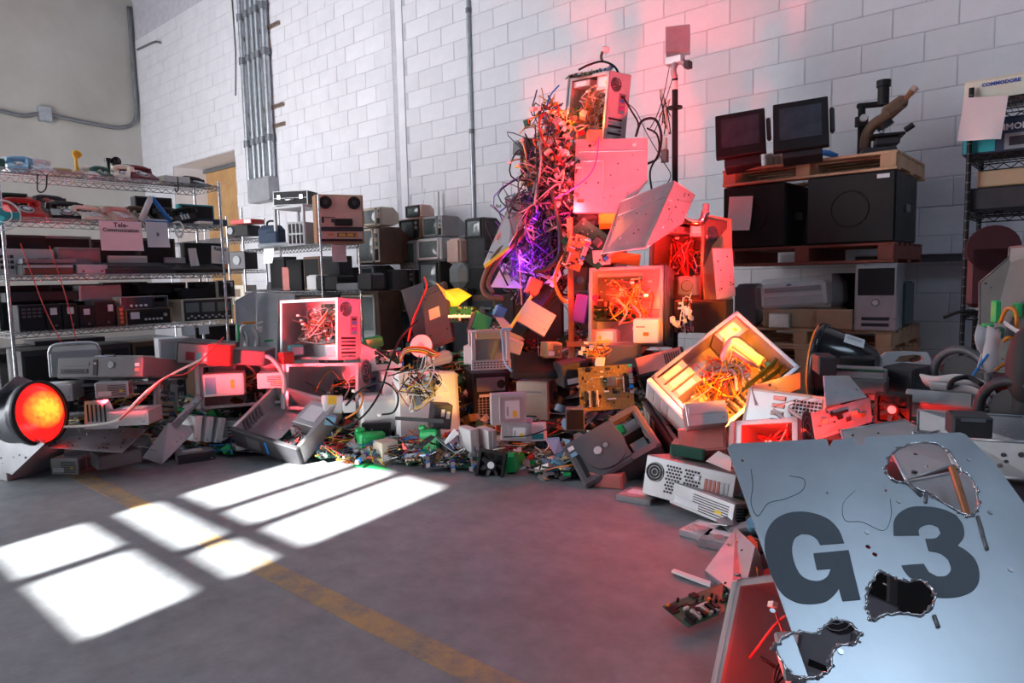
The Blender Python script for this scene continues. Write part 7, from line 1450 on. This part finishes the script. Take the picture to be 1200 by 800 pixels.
def rim(pts, s):
    q = random.Random(s); L = jag(pts, 4, .0022, s)
    return lambda mb: [mb.tube([(p[0], -.002 + q.uniform(-.002, .001), p[1]) for p in L + L[:1]], .0018, 'chrome', 5)] + [mb.ell((p[0] + q.uniform(-.003, .003), -.002, p[1] + q.uniform(-.003, .003)), (q.uniform(.001, .004),) * 3, q.choice(['chrome', 'steel_dark']), 6, 4) for p in L if q.random() < .5]
for i, hl in enumerate((H1, H2, H3)): part(t, 'melted_edge', None, rim(hl, 11 + i))
for pts in (((1145, 606), (1149, 620), (1152, 632)), ((1150, 625), (1156, 645)), ((1094, 722), (1099, 736)), ((1062, 566), (1080, 582)), ((1085, 578), (1084, 590)), ((908, 758), (903, 762))): part(t, 'weld_drip', None, lambda mb: mb.tube([(onp(*p)[0], -.003, onp(*p)[1]) for p in pts], .0028, 'steel_dark', 6))
part(t, 'dents', None, lambda mb: [mb.cyl((onp(*p)[0], -.001, onp(*p)[1]), (onp(*p)[0], -.0025, onp(*p)[1]), .004, 'alu', 12) for p in ((1053, 588), (1016, 624), (1135, 539), (1160, 601), (1184, 668), (905, 716), (985, 764))])
# lettering: heavy G and 3, laid out on the sheet
def letter(name, loops): link(name, outline_mesh(loops, .0008, 'g3_grey'), t, T(0, -.0018, 0))
def arc(cx, cy, rx, ry, a0, a1, n=22, sh=0): return [(cx + rx * math.cos(R_(a0 + (a1 - a0) * k / n)), cy + ry * math.sin(R_(a0 + (a1 - a0) * k / n))) for k in range(n + 1)]
def px_loop(L):
    P_ = [Vector((*onp(*p), 0)) for p in L]; n = len(P_); out = []
    for i in range(n):
        a, b, c, d = P_[i - 1], P_[i], P_[(i + 1) % n], P_[(i + 2) % n]
        sb = (b - a).angle(c - b) > R_(42); sc2 = (c - b).angle(d - c) > R_(42)      # keep sharp corners, round the rest
        m1 = (c - b) if sb else (c - a) / 2; m2 = (c - b) if sc2 else (d - b) / 2
        for k in range(5):
            s_ = k / 5; out.append(b * (2 * s_ ** 3 - 3 * s_ ** 2 + 1) + m1 * (s_ ** 3 - 2 * s_ ** 2 + s_) + c * (3 * s_ ** 2 - 2 * s_ ** 3) + m2 * (s_ ** 3 - s_ ** 2))
    return [(p.x, p.y) for p in out]
# G: pixel-surveyed outline on the sheet
G_ = [(989, 637), (983, 622), (972, 610), (957, 603), (940, 600), (922, 602), (907, 610), (898, 624), (896, 642), (900, 664), (908, 684), (920, 699), (936, 707), (954, 708), (968, 705), (978, 697), (983, 690), (987, 705), (1008, 703), (994, 645), (953, 649), (957, 668), (973, 667), (969, 676), (960, 681), (948, 680), (938, 674), (931, 661), (928, 645), (931, 632), (939, 626), (949, 627), (957, 632), (961, 639)]
T3 = [(1047, 628), (1047, 612), (1053, 602), (1066, 595), (1084, 594), (1104, 597), (1120, 604), (1128, 616), (1129, 630), (1122, 640), (1132, 646), (1142, 656), (1147, 670), (1146, 684), (1138, 694), (1122, 700), (1104, 701), (1090, 699), (1094, 690), (1090, 685), (1080, 681), (1066, 677), (1060, 670), (1056, 663), (1082, 661), (1088, 671), (1098, 676), (1108, 675), (1114, 667), (1111, 656), (1102, 649), (1088, 646), (1084, 632), (1096, 631), (1102, 625), (1099, 618), (1090, 615), (1081, 617), (1076, 622), (1077, 628)]
letter('letter_g', [px_loop(G_)]); letter('letter_three', [px_loop(T3)])
link('scribble', MB().tube(spline([(*[onp(*p)[0]], -.0015, onp(*p)[1]) for p in ((880, 550), (882, 570), (880, 590), (888, 605), (900, 590), (920, 585), (940, 575), (942, 562), (925, 558))], 5), .0005, 'ink', 4).mesh('scribble'), t)
link('scribble', MB().tube(spline([(*[onp(*p)[0]], -.0015, onp(*p)[1]) for p in ((1002, 575), (988, 590), (990, 610), (1010, 612), (1035, 622), (1044, 605), (1043, 585))], 5), .0004, 'ink', 4).mesh('scribble'), t)
part(t, 'painted_red_glints', None, lambda mb: [mb.box((onp(*p)[0], .004, onp(*p)[1]), (.006, .001, .006), 'red') for p in ((1018, 641), (1024, 649))])  # painted red for the red light showing through the small holes
# leaning prop so that the sheet rests on the case below
# ------------------------------------------------------------------ coloured lamps hidden in the scrap, one fill added for the tower panel
RED = (1.0, 0.035, 0.05); DRED = (1.0, 0.018, 0.006); ORA = (1.0, 0.24, 0.015); VIO = (0.42, 0.04, 1.0)
lf = Vector((math.sin(R_(yaw_l + 26)), -math.cos(R_(yaw_l + 26)), 0))
light('flood_lamp_beam', 'SPOT', P + lf * .07 + Vector((0, 0, .03)), 620, RED, .07, aim=tuple(at(705, 130, 4.3)), spot_size=R_(70), spot_blend=.9)
light('flood_lamp_spill', 'SPOT', at(925, 395, 2.72), 110, ORA, .05, aim=tuple(at(842, 428, 3.2)), spot_size=R_(72), spot_blend=.5)
light('red_stage_beam', 'SPOT', at(70, 470, 3.34), 300, RED, .08, aim=tuple(at(365, 385, 4.2)), spot_size=R_(46), spot_blend=.8)
light('red_case_lamp', 'POINT', at(708, 335, 3.92), 11, DRED, .03)
light('red_case_lower_lamp', 'POINT', at(760, 345, 3.85), 8, DRED, .03)
light('brown_case_lamp', 'POINT', at(800, 300, 4.12), 10, DRED, .03)
light('violet_lamp', 'POINT', at(622, 262, 4.22), 5, VIO, .03)
light('violet_low_lamp', 'POINT', at(612, 305, 4.12), 4, VIO, .03)
light('orange_core_lamp', 'POINT', at(675, 135, 4.25), 5, (1.0, .16, .03), .03)
light('tower_panel_fill', 'SPOT', at(650, 318, 3.55), 300, RED, .04, aim=tuple(at(702, 200, 4.18)), spot_size=R_(40), spot_blend=.5)  # added fill that reddens the tower panel, no fixture stands here
light('tower_core_lamp', 'POINT', at(672, 225, 4.0), 5, RED, .03)
light('yellow_cone_lamp', 'SPOT', at(560, 360, 4.05), 16, (1.0, .5, .05), .03, aim=tuple(at(532, 346, 4.35)), spot_size=R_(60))
light('yellow_beam_lamp', 'SPOT', at(560, 470, 3.55), 8, (1.0, .55, .08), .02, aim=tuple(at(525, 455, 3.85)), spot_size=R_(50))
light('red_low_case_lamp', 'POINT', at(895, 510, 2.5), 3, DRED, .02)
light('red_back_lamp', 'SPOT', at(990, 545, 1.75), 40, DRED, .03, aim=tuple(at(985, 480, 2.1)), spot_size=R_(75), spot_blend=.5)
light('red_near_lamp', 'POINT', at(872, 775, 1.45), .9, DRED, .03)
light('red_middle_lamp', 'POINT', at(795, 465, 3.15), 4, RED, .03)
light('red_post_lamp', 'POINT', at(655, 345, 4.0), 3, DRED, .03)
light('red_heap_lamp', 'POINT', at(497, 392, 4.05), 3, DRED, .03)
light('red_side_lamp', 'SPOT', at(445, 425, 3.85), 45, RED, .03, aim=tuple(at(398, 385, 4.2)), spot_size=R_(60), spot_blend=.6)
